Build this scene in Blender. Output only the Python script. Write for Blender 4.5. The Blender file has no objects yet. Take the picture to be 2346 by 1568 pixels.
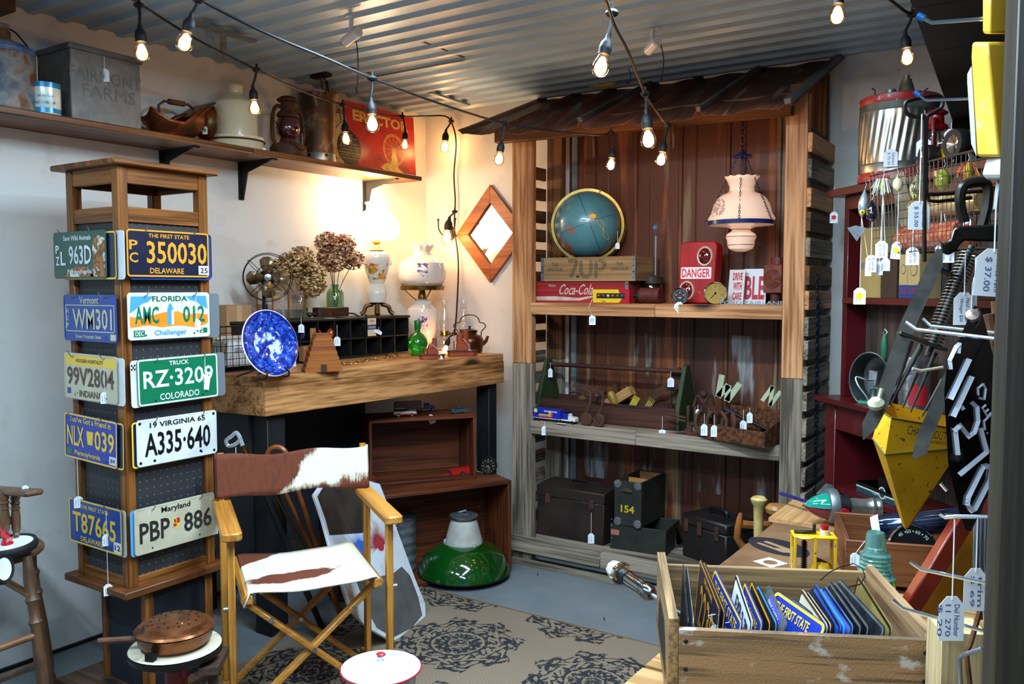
import bpy, bmesh, math, random
from mathutils import Matrix, Vector, Euler
random.seed(7)
SC = bpy.context.scene; COL = SC.collection
PI = math.pi; R = math.radians
# ---------------------------------------------------------------- camera, world, exposure
F = 1954.34                                   # focal length in pixels of the 2346 px frame
RT = Vector((.8336362, .5523139, 0)); UP = Vector((-.0350455, .0529394, .9979826)); FW = Vector((-.5512010, .8319536, -.0634883))
EYE = Vector((0, 0, 1.37))
cd = bpy.data.cameras.new('camera'); cam = bpy.data.objects.new('camera', cd); COL.objects.link(cam)
cd.sensor_width = 36; cd.lens = F / 2346 * 36; cd.clip_start = .02
cam.matrix_world = Matrix(((RT.x, UP.x, -FW.x, 0), (RT.y, UP.y, -FW.y, 0), (RT.z, UP.z, -FW.z, 1.37), (0, 0, 0, 1)))
SC.camera = cam
wd = bpy.data.worlds.new('world'); SC.world = wd; wd.use_nodes = True
wd.node_tree.nodes['Background'].inputs[0].default_value = (.36, .60, 1, 1)
wd.node_tree.nodes['Background'].inputs[1].default_value = .30
SC.view_settings.view_transform = 'Standard'; SC.view_settings.look = 'None'
SC.view_settings.gamma = 1; SC.view_settings.use_curve_mapping = False
SC.view_settings.exposure = 0.45
def light(kind, name, loc, energy, col, size=.05, rot=None, sy=None):
    d = bpy.data.lights.new(name, kind); d.energy = energy; d.color = col
    if kind == 'AREA':
        d.size = size
        if sy: d.shape = 'RECTANGLE'; d.size_y = sy
    else: d.shadow_soft_size = size
    o = bpy.data.objects.new(name, d); o.location = loc; COL.objects.link(o)
    if rot: o.rotation_euler = rot
    return o
COOL = (.58, .80, 1); WARM = (1, .52, .20)
# shop strip lights on the ceiling (their housings are built with the room)
STRIPS = [((-1.2, 1.92, 2.26), 0.0, 58), ((-.66, 1.15, 2.26), 90.0, 34), ((-1.75, .35, 2.26), 0.0, 40), ((-.25, .0, 2.26), 0.0, 30)]
for i, (p, rz, e) in enumerate(STRIPS):
    light('AREA', 'strip_light', p, e, COOL, 1.15, (0, 0, R(rz)), .12)
# ---------------------------------------------------------------- pixel -> point on a world plane
def at(px, py, X=None, Y=None, Z=None, d=None):
    v = FW + RT * ((px - 1173) / F) - UP * ((py - 784) / F)
    if Z is not None: t = (Z - 1.37) / v.z
    elif X is not None: t = X / v.x
    elif Y is not None: t = Y / v.y
    else: t = d
    return EYE + v * t
def depth(p): return (Vector(p) - EYE).dot(FW)
# ---------------------------------------------------------------- materials
def lin(c):
    if isinstance(c, str):
        c = [int(c[i:i+2], 16) / 255 for i in (0, 2, 4)]
        return tuple(x / 12.92 if x < .04045 else ((x + .055) / 1.055) ** 2.4 for x in c) + (1,)
    return tuple(c) + (1,) if len(c) == 3 else tuple(c)
MATS = {}
def newmat(name):
    m = bpy.data.materials.new(name); m.use_nodes = True; MATS[name] = m
    return m, m.node_tree.nodes, m.node_tree.links, m.node_tree.nodes['Principled BSDF']
def coords(n, l, sc=(1, 1, 1), rnd=True):
    tc = n.new('ShaderNodeTexCoord'); mp = n.new('ShaderNodeMapping'); mp.inputs['Scale'].default_value = sc
    if rnd:
        oi = n.new('ShaderNodeObjectInfo'); va = n.new('ShaderNodeVectorMath'); va.operation = 'SCALE'
        cx = n.new('ShaderNodeCombineXYZ')
        for k in range(3): l.new(oi.outputs['Random'], cx.inputs[k])
        l.new(cx.outputs[0], va.inputs[0]); va.inputs['Scale'].default_value = 7.3
        ad = n.new('ShaderNodeVectorMath'); ad.operation = 'ADD'
        l.new(tc.outputs['Object'], ad.inputs[0]); l.new(va.outputs[0], ad.inputs[1]); l.new(ad.outputs[0], mp.inputs[0])
    else: l.new(tc.outputs['Object'], mp.inputs[0])
    return mp.outputs[0]
def M(name, c1, c2=None, sc=10, st=(1, 1, 1), lo=.35, hi=.65, rough=.6, metal=0, bump=0, spec=.4, c3=None, det=4, coat=0, sheen=0):
    """one colour, or two or three blended by a noise of the object's own coordinates"""
    if name in MATS: return MATS[name]
    m, n, l, b = newmat(name)
    b.inputs['Roughness'].default_value = rough; b.inputs['Metallic'].default_value = metal
    b.inputs['Specular IOR Level'].default_value = spec; b.inputs['Coat Weight'].default_value = coat
    b.inputs['Base Color'].default_value = lin(c1)
    if c2 or bump:
        v = coords(n, l, tuple(sc * s for s in st))
        nz = n.new('ShaderNodeTexNoise'); nz.inputs['Scale'].default_value = 1; nz.inputs['Detail'].default_value = det
        nz.inputs['Roughness'].default_value = .6
        l.new(v, nz.inputs['Vector'])
        if c2:
            cr = n.new('ShaderNodeValToRGB'); e = cr.color_ramp.elements
            e[0].position = lo; e[0].color = lin(c1); e[1].position = hi; e[1].color = lin(c2)
            if c3: x = e.new((lo + hi) / 2); x.color = lin(c3)
            l.new(nz.outputs['Fac'], cr.inputs[0]); l.new(cr.outputs[0], b.inputs['Base Color'])
        if bump:
            bp = n.new('ShaderNodeBump'); bp.inputs['Strength'].default_value = bump; bp.inputs['Distance'].default_value = .004
            l.new(nz.outputs['Fac'], bp.inputs['Height']); l.new(bp.outputs[0], b.inputs['Normal'])
    return m
def WOOD(name, c1, c2, ax='x', sc=1.0, rough=.6, knots=True, dark=None, coat=0, bump=.25):
    """planks: fine grain stretched along ax, broad bands and a few knots"""
    key = name + '_' + ax
    if key in MATS: return MATS[key]
    m, n, l, b = newmat(key)
    k = 'xyz'.index(ax); s1 = [120 * sc] * 3; s1[k] = 3 * sc; s2 = [14 * sc] * 3; s2[k] = 1.1 * sc
    na = n.new('ShaderNodeTexNoise'); nb = n.new('ShaderNodeTexNoise')
    l.new(coords(n, l, s1), na.inputs['Vector']); l.new(coords(n, l, s2), nb.inputs['Vector'])
    for q in (na, nb): q.inputs['Scale'].default_value = 1; q.inputs['Detail'].default_value = 5
    nb.inputs['Distortion'].default_value = 1.2
    mx = n.new('ShaderNodeMix'); mx.inputs[0].default_value = .55
    l.new(na.outputs['Fac'], mx.inputs[2]); l.new(nb.outputs['Fac'], mx.inputs[3])
    cr = n.new('ShaderNodeValToRGB'); e = cr.color_ramp.elements
    e[0].position = .41; e[0].color = lin(c1); e[1].position = .575; e[1].color = lin(c2)
    l.new(mx.outputs[0], cr.inputs[0]); out = cr.outputs[0]
    if knots:
        s3 = [5 * sc] * 3; s3[k] = 2.2 * sc
        vo = n.new('ShaderNodeTexVoronoi'); vo.inputs['Scale'].default_value = 1; l.new(coords(n, l, s3), vo.inputs['Vector'])
        c2r = n.new('ShaderNodeValToRGB'); q = c2r.color_ramp.elements
        q[0].position = .06; q[0].color = (1, 1, 1, 1); q[1].position = .15; q[1].color = (0, 0, 0, 1)
        l.new(vo.outputs['Distance'], c2r.inputs[0])
        m2 = n.new('ShaderNodeMix'); m2.data_type = 'RGBA'; l.new(c2r.outputs[0], m2.inputs[0]); l.new(out, m2.inputs[6])
        d = lin(dark) if dark else tuple(x * .35 for x in lin(c1)[:3]) + (1,)
        m2.inputs[7].default_value = d; out = m2.outputs[2]
    l.new(out, b.inputs['Base Color']); b.inputs['Roughness'].default_value = rough; b.inputs['Coat Weight'].default_value = coat
    b.inputs['Specular IOR Level'].default_value = .3
    bp = n.new('ShaderNodeBump'); bp.inputs['Strength'].default_value = bump; bp.inputs['Distance'].default_value = .003
    l.new(na.outputs['Fac'], bp.inputs['Height']); l.new(bp.outputs[0], b.inputs['Normal'])
    return m
def GLASS(name, col=(1, 1, 1), rough=.02, tint=1.0, refl=.6, base=.06):
    """thin clear or tinted glass that lets light through"""
    if name in MATS: return MATS[name]
    m, n, l, b = newmat(name); n.remove(b)
    tr = n.new('ShaderNodeBsdfTransparent'); tr.inputs[0].default_value = lin(col)
    gl = n.new('ShaderNodeBsdfGlossy'); gl.inputs['Roughness'].default_value = rough
    lw = n.new('ShaderNodeLayerWeight'); lw.inputs[0].default_value = .35
    mr = n.new('ShaderNodeMapRange'); mr.inputs['To Min'].default_value = base; mr.inputs['To Max'].default_value = refl
    l.new(lw.outputs['Facing'], mr.inputs[0])
    mx = n.new('ShaderNodeMixShader'); l.new(mr.outputs[0], mx.inputs[0]); l.new(tr.outputs[0], mx.inputs[1]); l.new(gl.outputs[0], mx.inputs[2])
    l.new(mx.outputs[0], n['Material Output'].inputs[0])
    return m
def EMIT(name, col, s, base=None):
    if name in MATS: return MATS[name]
    m, n, l, b = newmat(name)
    b.inputs['Base Color'].default_value = lin(base or col); b.inputs['Emission Color'].default_value = lin(col)
    b.inputs['Emission Strength'].default_value = s; b.inputs['Roughness'].default_value = .25
    return m
class X:
    """tiny node-expression wrapper for procedural patterns"""
    def __init__(s, g, o): s.g = g; s.o = o
    def _m(s, op, *a):
        q = s.g[0].new('ShaderNodeMath'); q.operation = op
        for i, v in enumerate((s,) + a):
            if isinstance(v, X): s.g[1].new(v.o, q.inputs[i])
            else: q.inputs[i].default_value = v
        return X(s.g, q.outputs[0])
    def __add__(s, o): return s._m('ADD', o)
    def __sub__(s, o): return s._m('SUBTRACT', o)
    def __mul__(s, o): return s._m('MULTIPLY', o)
    def __truediv__(s, o): return s._m('DIVIDE', o)
    def mx(s, o): return s._m('MAXIMUM', o)
    def mn(s, o): return s._m('MINIMUM', o)
    def gt(s, o): return s._m('GREATER_THAN', o)
    def lt(s, o): return s._m('LESS_THAN', o)
    def sin(s): return s._m('SINE')
    def abs(s): return s._m('ABSOLUTE')
    def sqrt(s): return s._m('SQRT')
    def atan2(s, o): return s._m('ARCTAN2', o)
    def wrap(s, a, b): return s._m('WRAP', a, b)
def pattern(name, fn, c, rough=.6, metal=0, bump=0, coat=0):
    """fn(x,y,z,noise) -> list of (mask, colour) painted over colour c"""
    if name in MATS: return MATS[name]
    m, n, l, b = newmat(name); g = (n, l)
    tc = n.new('ShaderNodeTexCoord'); sp = n.new('ShaderNodeSeparateXYZ'); l.new(tc.outputs['Object'], sp.inputs[0])
    def noise(s, det=3, st=(1, 1, 1), kind='f'):
        mp = n.new('ShaderNodeMapping'); mp.inputs['Scale'].default_value = st; l.new(tc.outputs['Object'], mp.inputs[0])
        if kind == 'v':
            q = n.new('ShaderNodeTexVoronoi'); q.inputs['Scale'].default_value = s; l.new(mp.outputs[0], q.inputs[0]); return X(g, q.outputs['Distance'])
        q = n.new('ShaderNodeTexNoise'); q.inputs['Scale'].default_value = s; q.inputs['Detail'].default_value = det
        l.new(mp.outputs[0], q.inputs['Vector']); return X(g, q.outputs['Fac'])
    layers = fn(X(g, sp.outputs[0]), X(g, sp.outputs[1]), X(g, sp.outputs[2]), noise)
    out = None
    for mask, colr in layers:
        mm = n.new('ShaderNodeMix'); mm.data_type = 'RGBA'; l.new(mask.o, mm.inputs[0])
        if out: l.new(out, mm.inputs[6])
        else: mm.inputs[6].default_value = lin(c)
        mm.inputs[7].default_value = lin(colr); out = mm.outputs[2]
    l.new(out, b.inputs['Base Color']); b.inputs['Roughness'].default_value = rough; b.inputs['Metallic'].default_value = metal
    b.inputs['Coat Weight'].default_value = coat
    if bump:
        bp = n.new('ShaderNodeBump'); bp.inputs['Strength'].default_value = bump; bp.inputs['Distance'].default_value = .003
        l.new(noise(300, 2).o, bp.inputs['Height']); l.new(bp.outputs[0], b.inputs['Normal'])
    return m
# ---------------------------------------------------------------- mesh builder
WM = {}
def T(x=0, y=0, z=0): return Matrix.Translation((x, y, z))
def RX(a): return Matrix.Rotation(R(a), 4, 'X')
def RY(a): return Matrix.Rotation(R(a), 4, 'Y')
def RZ(a): return Matrix.Rotation(R(a), 4, 'Z')
def S3(x, y, z): return Matrix.Diagonal((x, y, z, 1))
def FM(c, ang=-90, tilt=0, roll=0):
    """frame on a face whose outward normal points along ang (deg): x right, y up, z out"""
    a = R(ang); r = Vector((-math.sin(a), math.cos(a), 0)); nn = Vector((math.cos(a), math.sin(a), 0))
    m = Matrix(((r.x, 0, nn.x, c[0]), (r.y, 0, nn.y, c[1]), (r.z, 1, nn.z, c[2]), (0, 0, 0, 1)))
    return m @ RX(tilt) @ RZ(roll)
def ZTO(p0, p1):
    p0 = Vector(p0); d = Vector(p1) - p0
    return Matrix.Translation(p0) @ d.to_track_quat('Z', 'Y').to_matrix().to_4x4()
TXT = {}
def text_mesh(s, bold=0):
    k = (s, bold)
    if k not in TXT:
        c = bpy.data.curves.new('t', 'FONT'); c.body = s; c.offset = bold; c.resolution_u = 2; c.align_x = 'CENTER'
        c.space_line = .9
        o = bpy.data.objects.new('t', c); COL.objects.link(o); me = bpy.data.meshes.new_from_object(o)
        vs = [v.co.copy() for v in me.vertices]; fs = [tuple(p.vertices) for p in me.polygons]
        bpy.data.objects.remove(o); bpy.data.curves.remove(c); bpy.data.meshes.remove(me)
        if vs:
            x0 = min(v.x for v in vs); x1 = max(v.x for v in vs); y0 = min(v.y for v in vs); y1 = max(v.y for v in vs)
            vs = [((v.x - x0) / (x1 - x0) - .5, (v.y - y0) / max(y1 - y0, 1e-6) - .5) for v in vs]
        TXT[k] = (vs, fs)
    return TXT[k]
class MB:
    def __init__(s): s.v = []; s.f = []; s.m = []
    def add(s, vs, fs, mi=0, m=None):
        k = len(s.v)
        s.v += [(m @ Vector(p)) if m else Vector(p) for p in vs]
        s.f += [tuple(i + k for i in f) for f in fs]; s.m += [mi] * len(fs); return s
    def box(s, x0, x1, y0, y1, z0, z1, mi=0, m=None):
        return s.add([(x, y, z) for z in (z0, z1) for y in (y0, y1) for x in (x0, x1)],
                     [(0, 2, 3, 1), (4, 5, 7, 6), (0, 1, 5, 4), (2, 6, 7, 3), (0, 4, 6, 2), (1, 3, 7, 5)], mi, m)
    def cb(s, c, sz, mi=0, m=None):
        mm = T(*c); mm = (m @ mm) if m else mm
        return s.box(-sz[0]/2, sz[0]/2, -sz[1]/2, sz[1]/2, -sz[2]/2, sz[2]/2, mi, mm)
    def bar(s, p0, p1, w, h, mi=0, up=(0, 0, 1), m=None):
        p0 = Vector(p0); p1 = Vector(p1); d = (p1 - p0); L = d.length; d.normalize(); u = Vector(up)
        if abs(d.dot(u)) > .99: u = Vector((0, 1, 0))
        x = d.cross(u).normalized(); u = x.cross(d).normalized()
        q = Matrix(((x.x, d.x, u.x, p0.x), (x.y, d.y, u.y, p0.y), (x.z, d.z, u.z, p0.z), (0, 0, 0, 1)))
        return s.box(-w/2, w/2, 0, L, -h/2, h/2, mi, (m @ q) if m else q)
    def lathe(s, prof, n=24, mi=0, m=None, arc=None, wav=None, closed=False):
        vs = []; fs = []; N = len(prof); tot = n if arc is None else n + 1
        for i in range(tot):
            a = (2 * PI * i / n) if arc is None else (arc[0] + (arc[1] - arc[0]) * i / n)
            for j, (r, z) in enumerate(prof):
                if wav: r, z = wav(a, j, r, z)
                vs.append((r * math.cos(a), r * math.sin(a), z))
        for i in range(n):
            i2 = (i + 1) % tot
            for j in range(N - 1 if not closed else N):
                j2 = (j + 1) % N
                fs.append((i * N + j, i2 * N + j, i2 * N + j2, i * N + j2))
        return s.add(vs, fs, mi, m)
    def cyl(s, p0, p1, r0, r1=None, n=14, mi=0, m=None, caps=True):
        r1 = r0 if r1 is None else r1; q = ZTO(p0, p1); L = (Vector(p1) - Vector(p0)).length
        vs = [(r * math.cos(2*PI*i/n), r * math.sin(2*PI*i/n), z) for r, z in ((r0, 0), (r1, L)) for i in range(n)]
        fs = [(i, (i+1) % n, n + (i+1) % n, n + i) for i in range(n)]
        if caps: fs += [tuple(range(n-1, -1, -1)), tuple(range(n, 2*n))]
        return s.add(vs, fs, mi, (m @ q) if m else q)
    def tube(s, pts, r, n=6, mi=0, m=None, closed=False, rr=None):
        P = [Vector(p) for p in pts]; N = len(P); vs = []; fs = []; prev = None
        for i in range(N):
            a = P[(i-1) % N] if (closed or i > 0) else P[i]; b = P[(i+1) % N] if (closed or i < N-1) else P[i]
            t = (b - a)
            if t.length < 1e-9: t = Vector((0, 0, 1))
            t.normalize()
            if prev is None:
                u = t.orthogonal().normalized()
            else:
                u = prev - t * prev.dot(t)
                u = u.normalized() if u.length > 1e-6 else t.orthogonal().normalized()
            prev = u; w = t.cross(u); q = rr[i] if rr else r
            vs += [P[i] + (u * math.cos(2*PI*k/n) + w * math.sin(2*PI*k/n)) * q for k in range(n)]
        for i in range(N if closed else N-1):
            i2 = (i+1) % N
            fs += [(i*n+k, i*n+(k+1) % n, i2*n+(k+1) % n, i2*n+k) for k in range(n)]
        if not closed: fs += [tuple(range(n-1, -1, -1)), tuple(range((N-1)*n, N*n))]
        return s.add(vs, fs, mi, m)
    def prism(s, poly, z0, z1, mi=0, m=None, side=None):
        n = len(poly); vs = [(x, y, z) for z in (z0, z1) for x, y in poly]
        k = len(s.f)
        s.add(vs, [tuple(range(n-1, -1, -1)), tuple(range(n, 2*n))] + [(i, (i+1) % n, n+(i+1) % n, n+i) for i in range(n)], mi, m)
        if side is not None:
            for j in range(k + 2, len(s.f)): s.m[j] = side
        return s
    def sph(s, c, r, mi=0, m=None, nu=16, nv=10, sx=1, sy=1, sz=1):
        pr = [(math.sin(PI*j/nv) * r, -math.cos(PI*j/nv) * r) for j in range(nv+1)]
        pr[0] = (1e-4, -r); pr[-1] = (1e-4, r)
        q = T(*c) @ S3(sx, sy, sz)
        return s.lathe(pr, nu, mi, (m @ q) if m else q)
    def text(s, t, w, h, m, mi=0, ext=.0006, bold=0.0, z=0):
        vs, fs = text_mesh(t, bold)
        if not vs: return s
        return s.add([(x * w, y * h, ext + z) for x, y in vs], fs, mi, m)
    def quad(s, a, b, c, d, mi=0, m=None): return s.add([a, b, c, d], [(0, 1, 2, 3)], mi, m)
    def build(s, name, mats, parent=None, world=False, loc=None, rz=0, rot=None, smooth=35, bevel=0, label=None, cat=None, group=None, kind=None, norm=True, seg=1):
        if not isinstance(mats, (list, tuple)): mats = [mats]
        W = None
        if parent is None:
            if world or loc is None:
                xs = [p.x for p in s.v]; ys = [p.y for p in s.v]; zs = [p.z for p in s.v]
                c = Vector(((min(xs)+max(xs))/2, (min(ys)+max(ys))/2, min(zs)))
                W = Matrix.Translation(c); inv = W.inverted(); vs = [inv @ p for p in s.v]
            else:
                W = Matrix.Translation(Vector(loc)) @ (rot if rot is not None else RZ(rz)); vs = s.v
        else:
            W = WM[parent]
            vs = [W.inverted() @ p for p in s.v] if world else s.v
        me = bpy.data.meshes.new(name); me.from_pydata([tuple(p) for p in vs], [], s.f)
        for q in mats: me.materials.append(q)
        me.polygons.foreach_set('material_index', s.m)
        if norm:
            bm = bmesh.new(); bm.from_mesh(me); bmesh.ops.recalc_face_normals(bm, faces=bm.faces); bm.to_mesh(me); bm.free()
        if smooth:
            me.shade_smooth(); me.set_sharp_from_angle(angle=R(smooth))
        me.update()
        o = bpy.data.objects.new(name, me); COL.objects.link(o)
        if parent is None: o.matrix_world = W
        else: o.parent = parent
        WM[o] = W
        if bevel:
            b = o.modifiers.new('bevel', 'BEVEL'); b.width = bevel; b.segments = seg; b.limit_method = 'ANGLE'; b.angle_limit = R(50)
        props(o, label, cat, group, kind)
        return o
def props(o, label=None, cat=None, group=None, kind=None):
    if label: o['label'] = label
    if cat: o['category'] = cat
    if group: o['group'] = group
    if kind: o['kind'] = kind
    return o
def thing(name, label, cat, loc=(0, 0, 0), rz=0, group=None, rot=None):
    o = bpy.data.objects.new(name, None); COL.objects.link(o); o.empty_display_size = .05
    W = Matrix.Translation(Vector(loc)) @ (rot if rot is not None else RZ(rz)); o.matrix_world = W; WM[o] = W
    props(o, label, cat, group); return o
def copy_tree(o, W, label=None, group=None, parent=None):
    c = o.copy(); COL.objects.link(c)
    if parent is None:
        c.parent = None; c.matrix_world = W
        if label: c['label'] = label
        if group: c['group'] = group
    else: c.parent = parent
    WM[c] = W
    for ch in [k for k in list(bpy.data.objects) if k.parent == o]: copy_tree(ch, W, parent=c)
    return c
def rrect(w, h, r, n=4):
    o = []
    for cx, cy, a0 in ((w/2-r, h/2-r, 0), (-w/2+r, h/2-r, 90), (-w/2+r, -h/2+r, 180), (w/2-r, -h/2+r, 270)):
        for k in range(n+1):
            a = R(a0 + 90*k/n); o.append((cx + r*math.cos(a), cy + r*math.sin(a)))
    return o
def circ(r, n=20, cx=0, cy=0, sy=1): return [(cx + r*math.cos(2*PI*i/n), cy + r*sy*math.sin(2*PI*i/n)) for i in range(n)]
def arcp(r, a0, a1, n, c=(0, 0)): return [(c[0] + r*math.cos(R(a0+(a1-a0)*i/n)), c[1] + r*math.sin(R(a0+(a1-a0)*i/n))) for i in range(n+1)]
def lerp(a, b, t): return Vector(a) * (1-t) + Vector(b) * t
def spline(pts, n=8):
    P = [Vector(p) for p in pts]; P = [P[0]*2-P[1]] + P + [P[-1]*2-P[-2]]; o = []
    for i in range(1, len(P)-2):
        for k in range(n):
            t = k/n; a, b, c, d = P[i-1], P[i], P[i+1], P[i+2]
            o.append(.5*((2*b)+(c-a)*t+(2*a-5*b+4*c-d)*t*t+(3*b-a-3*c+d)*t**3))
    o.append(P[-2]); return o
# shared materials
PAPER = M('tag_paper', 'e8e6e4', rough=.7); INK = M('tag_ink', '5a6690', rough=.8); STRG = M('tag_string', 'dcdad6', rough=.9)
DOTY = M('tag_dot_yellow', 'f2d500'); DOTR = M('tag_dot_red', 'd02028')
BLACK = M('black_paint', '0c0c0d', rough=.45); IRON = M('dark_iron', '1c1b1b', '2c2622', 30, rough=.5, metal=.6, bump=.2)
CHROME = M('chrome', 'd8d8da', rough=.12, metal=1); STEEL = M('dull_steel', '8e9092', 'b0b2b4', 12, rough=.35, metal=.9)
BRASS = M('brass', '9a7a3a', '6b5228', 25, rough=.3, metal=1); WHITEP = M('white_enamel', 'e6e9ea', rough=.15, coat=.5)
RUBBER = M('black_rubber', '121213', rough=.6); CLEAR = GLASS('clear_glass')
GALV = M('galvanized', '767b7c', '9a9e9e', 18, rough=.42, metal=.85, bump=.1)
def price_tag(parent, top, drop, w=.028, ang=None, txt=None, dot=None, h=None, roll=0, sag=None, side=0, lines=2, ink=None):
    """paper price tag on a cotton string; top is where the string is tied (world)"""
    top = Vector(top); h = h or w * 1.45
    if ang is None:
        v = EYE - top; ang = math.degrees(math.atan2(v.y, v.x))
    c = top - Vector((0, 0, drop)) + Vector((-math.sin(R(ang)), math.cos(R(ang)), 0)) * side
    b = MB(); m = FM(c, ang) @ RZ(roll) @ T(0, -h/2, 0)
    b.prism([(-w/2, -h/2), (w/2, -h/2), (w/2, h*.3), (w*.2, h/2), (-w*.2, h/2), (-w/2, h*.3)], 0, .0006, 0, m)
    hole = m @ Vector((0, h*.42, .0008))
    b.tube([top, lerp(top, hole, .5) + (Vector(sag) if sag else Vector()), hole], .0007 + w*.012, 4, 1)
    if dot is not None: b.prism(circ(w*.3, 14), .0007, .0011, 3, m)
    if txt:
        for i, t in enumerate(txt): b.text(t, h*.72, w*.22, m @ RZ(-90) @ T(.04*h, w*(.2 - .34*i), 0), 2, .0009, .01)
    else:
        for i in range(lines): b.box(-w*.3+i*w*.28, -w*.3+i*w*.28+w*.045, -h*.32, h*(.16+.1*(i % 2)), .0007, .0009, 2, m)
    return b.build('price_tag', [PAPER, STRG, ink or INK, dot or DOTY], parent, True, smooth=0)
# ================================================================ THE ROOM
XW, YW, ZC = -3.16, 3.87, 2.36
WALLM = pattern('cream_wall', lambda x, y, z, no: [((no(2.2, 5) - .56).mx(0) * 1.5, 'b98f5c'), ((no(9, 4) - .60).mx(0) * 1.6, '8f7350')], 'cfccc4', rough=.75, bump=.35)
CONC = M('concrete', '5c6264', '7c8182', 1.6, rough=.7, bump=.12, det=8, lo=.3, hi=.7)
CEILM = M('white_ribbed_steel', '8ea6b8', '9cb4c6', 3, rough=.38, spec=.5, metal=.1)
MB().box(-3.3, 2.2, -3, 4.0, -.1, 0).build('floor', CONC, kind='structure', smooth=0)
MB().box(XW-.1, XW, -3, YW, 0, ZC+.1).build('wall_left', WALLM, kind='structure', smooth=0)
MB().box(XW-.1, 2.2, YW, YW+.1, 0, ZC+.1).build('wall_back', WALLM, kind='structure', smooth=0)
b = MB(); prof = []; y = -3.0; pit = .1143
while y < YW:
    prof += [(y, ZC), (y+.052, ZC), (y+.066, ZC-.013), (y+.090, ZC-.013), (y+.104, ZC)]; y += pit
prof.append((YW+.02, ZC))
n = len(prof)
b.add([(x, p[0], p[1]) for x in (XW, 2.2) for p in prof] + [(x, p[0], ZC+.06) for x in (XW, 2.2) for p in (prof[0], prof[-1])],
      [(i, i+1, n+i+1, n+i) for i in range(n-1)] + [(2*n, 2*n+1, 2*n+3, 2*n+2)])
b.build('ceiling', CEILM, kind='structure', smooth=0, norm=False)
MB().box(XW, XW+.012, -3, YW, 0, .012).build('baseboard_left', BLACK, kind='structure', smooth=0)
# attic hatch cut through the ribs: dark gaps
b = MB(); A, B_, C_, D_ = [at(px, py, Z=ZC-.014) for px, py in ((940, 78), (1078, 131), (864, 172), (735, 132))]
x0, x1, y0, y1 = D_.x, B_.x, A.y-.02, C_.y
x0 = (A.x + D_.x)/2 - .28; x1 = (B_.x + A.x)/2
hx0 = at(864, 172, Z=ZC).x; hx1 = at(1060, 130, Z=ZC).x; hy0 = at(940, 78, Z=ZC).y; hy1 = at(1060, 132, Z=ZC).y
b.box(hx0, hx1, hy1-.003, hy1+.003, ZC-.0150, ZC-.013); b.box(hx0, hx1, hy0-.001, hy0+.001, ZC-.0150, ZC-.013)
y = -3.0
while y < YW:
    if hy0 < y < hy1-.05:
        for hx in (hx0, hx1): b.box(hx-.006, hx+.006, y+.0, y+.055, ZC-.003, ZC-.001)
    y += pit
b.build('trim_1', BLACK, kind='structure', smooth=0)
WB = WOOD('dark_beam', '3a2412', '5a3a20', 'y')
MB().box(XW+.001, XW+.14, -3, at(50, 22, Z=2.3).y, ZC-.06, ZC-.015).build('trim_2', WB, kind='structure', smooth=0)
# strip light housings (above and behind the camera, out of the frame)
HOUS = M('white_housing', 'd8dadb', rough=.4)
for i, (p, rz, e) in enumerate(STRIPS):
    t = thing('strip_light', 'long white ceiling strip light, %s' % ('nearest the shed' if i == 0 else 'beside the black canopy' if i == 1 else 'left of the camera' if i == 2 else 'straight above the camera'), 'ceiling light', p, rz)
    MB().box(-.6, .6, -.06, .06, .012, .07).build('housing', HOUS, t, smooth=0)
# things on the ceiling
def ceil_camera(px, py, wpx, label):
    p = at(px, py, Z=ZC-.075); t = thing('security_camera', label, 'camera', p)
    q = at(*wpx, Z=ZC-.075) - p; q.z = -.01; q.normalize(); q *= .042
    MB().cyl(-q, q, .019).cyl(-q*.95 , -q*.95-q*.2, .016).build('camera_body', M('white_plastic', 'd4d8dc', rough=.3), t)
    MB().cyl(q, q*1.12, .0165).build('lens', BLACK, t)
    MB().cyl((0, 0, .015), (0, 0, .075), .008).cyl((0, 0, .068), (0, 0, .075), .022).build('mount', MATS['white_plastic'], t)
    return t
ceil_camera(805, 85, (790, 90), 'small white security camera with black lens on ceiling above the long shelf')
ceil_camera(1495, 106, (1478, 118), 'small white security camera on ceiling above the rusty tin roof')
def ceil_wire(p0, p1, zz, lab):
    a = at(*p0, Z=ZC-.01); c = at(*p1, d=depth(a)+.02); m = lerp(a, c, .5) + Vector((.012, 0, 0))
    MB().tube(spline([a, m, c, c+Vector((-.008, 0, .02))]), .0022, 5).build('loose_wire', BLACK, label=lab, cat='wire')
ceil_wire((812, 62), (818, 212), 0, 'thin black wire hanging from the ceiling beside the white camera')
ceil_wire((1513, 96), (1515, 183), 0, 'thin black wire hanging from the ceiling above the tin roof')
ceil_wire((1440, 157), (1439, 192), 0, 'short black wire hanging close to the left side of the tin roof')
b = MB(); a, c = at(425, 48, Z=ZC-.03), at(583, 95, Z=ZC-.03)
b.bar(a, c, .03, .012)
for px, py, qx, qy in ((470, 60, 495, 130), (510, 72, 514, 138)):
    p = at(px, py, Z=ZC-.03); b.bar(p, at(qx, qy, d=depth(p)+.12), .025, .006)
b.build('steel_channel', GALV, world=True, label='perforated galvanized steel channel bracket screwed to the ceiling', cat='bracket')
p = at(735, 178, Z=ZC-.02); t = thing('wire_clamp', 'small black wire clamp on the ceiling above the milk can', 'clamp', p)
MB().box(-.05, .05, -.02, .02, 0, .015).build('plate', BLACK, t)
MB().tube([(0, 0, 0), (0, .01, -.05), (.03, .01, -.06), (.03, 0, -.02)], .004).tube([(.02, 0, 0), (.03, .01, -.04), (.0, .03, -.07)], .004).tube([(.04, 0, -.02), (.05, 0, -.075)], .004).build('hook', BLACK, t)
b = MB(); a, c = at(985, 213, Z=ZC-.016), at(1072, 241, Z=ZC-.016); b.bar(a, c, .03, .01)
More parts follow.
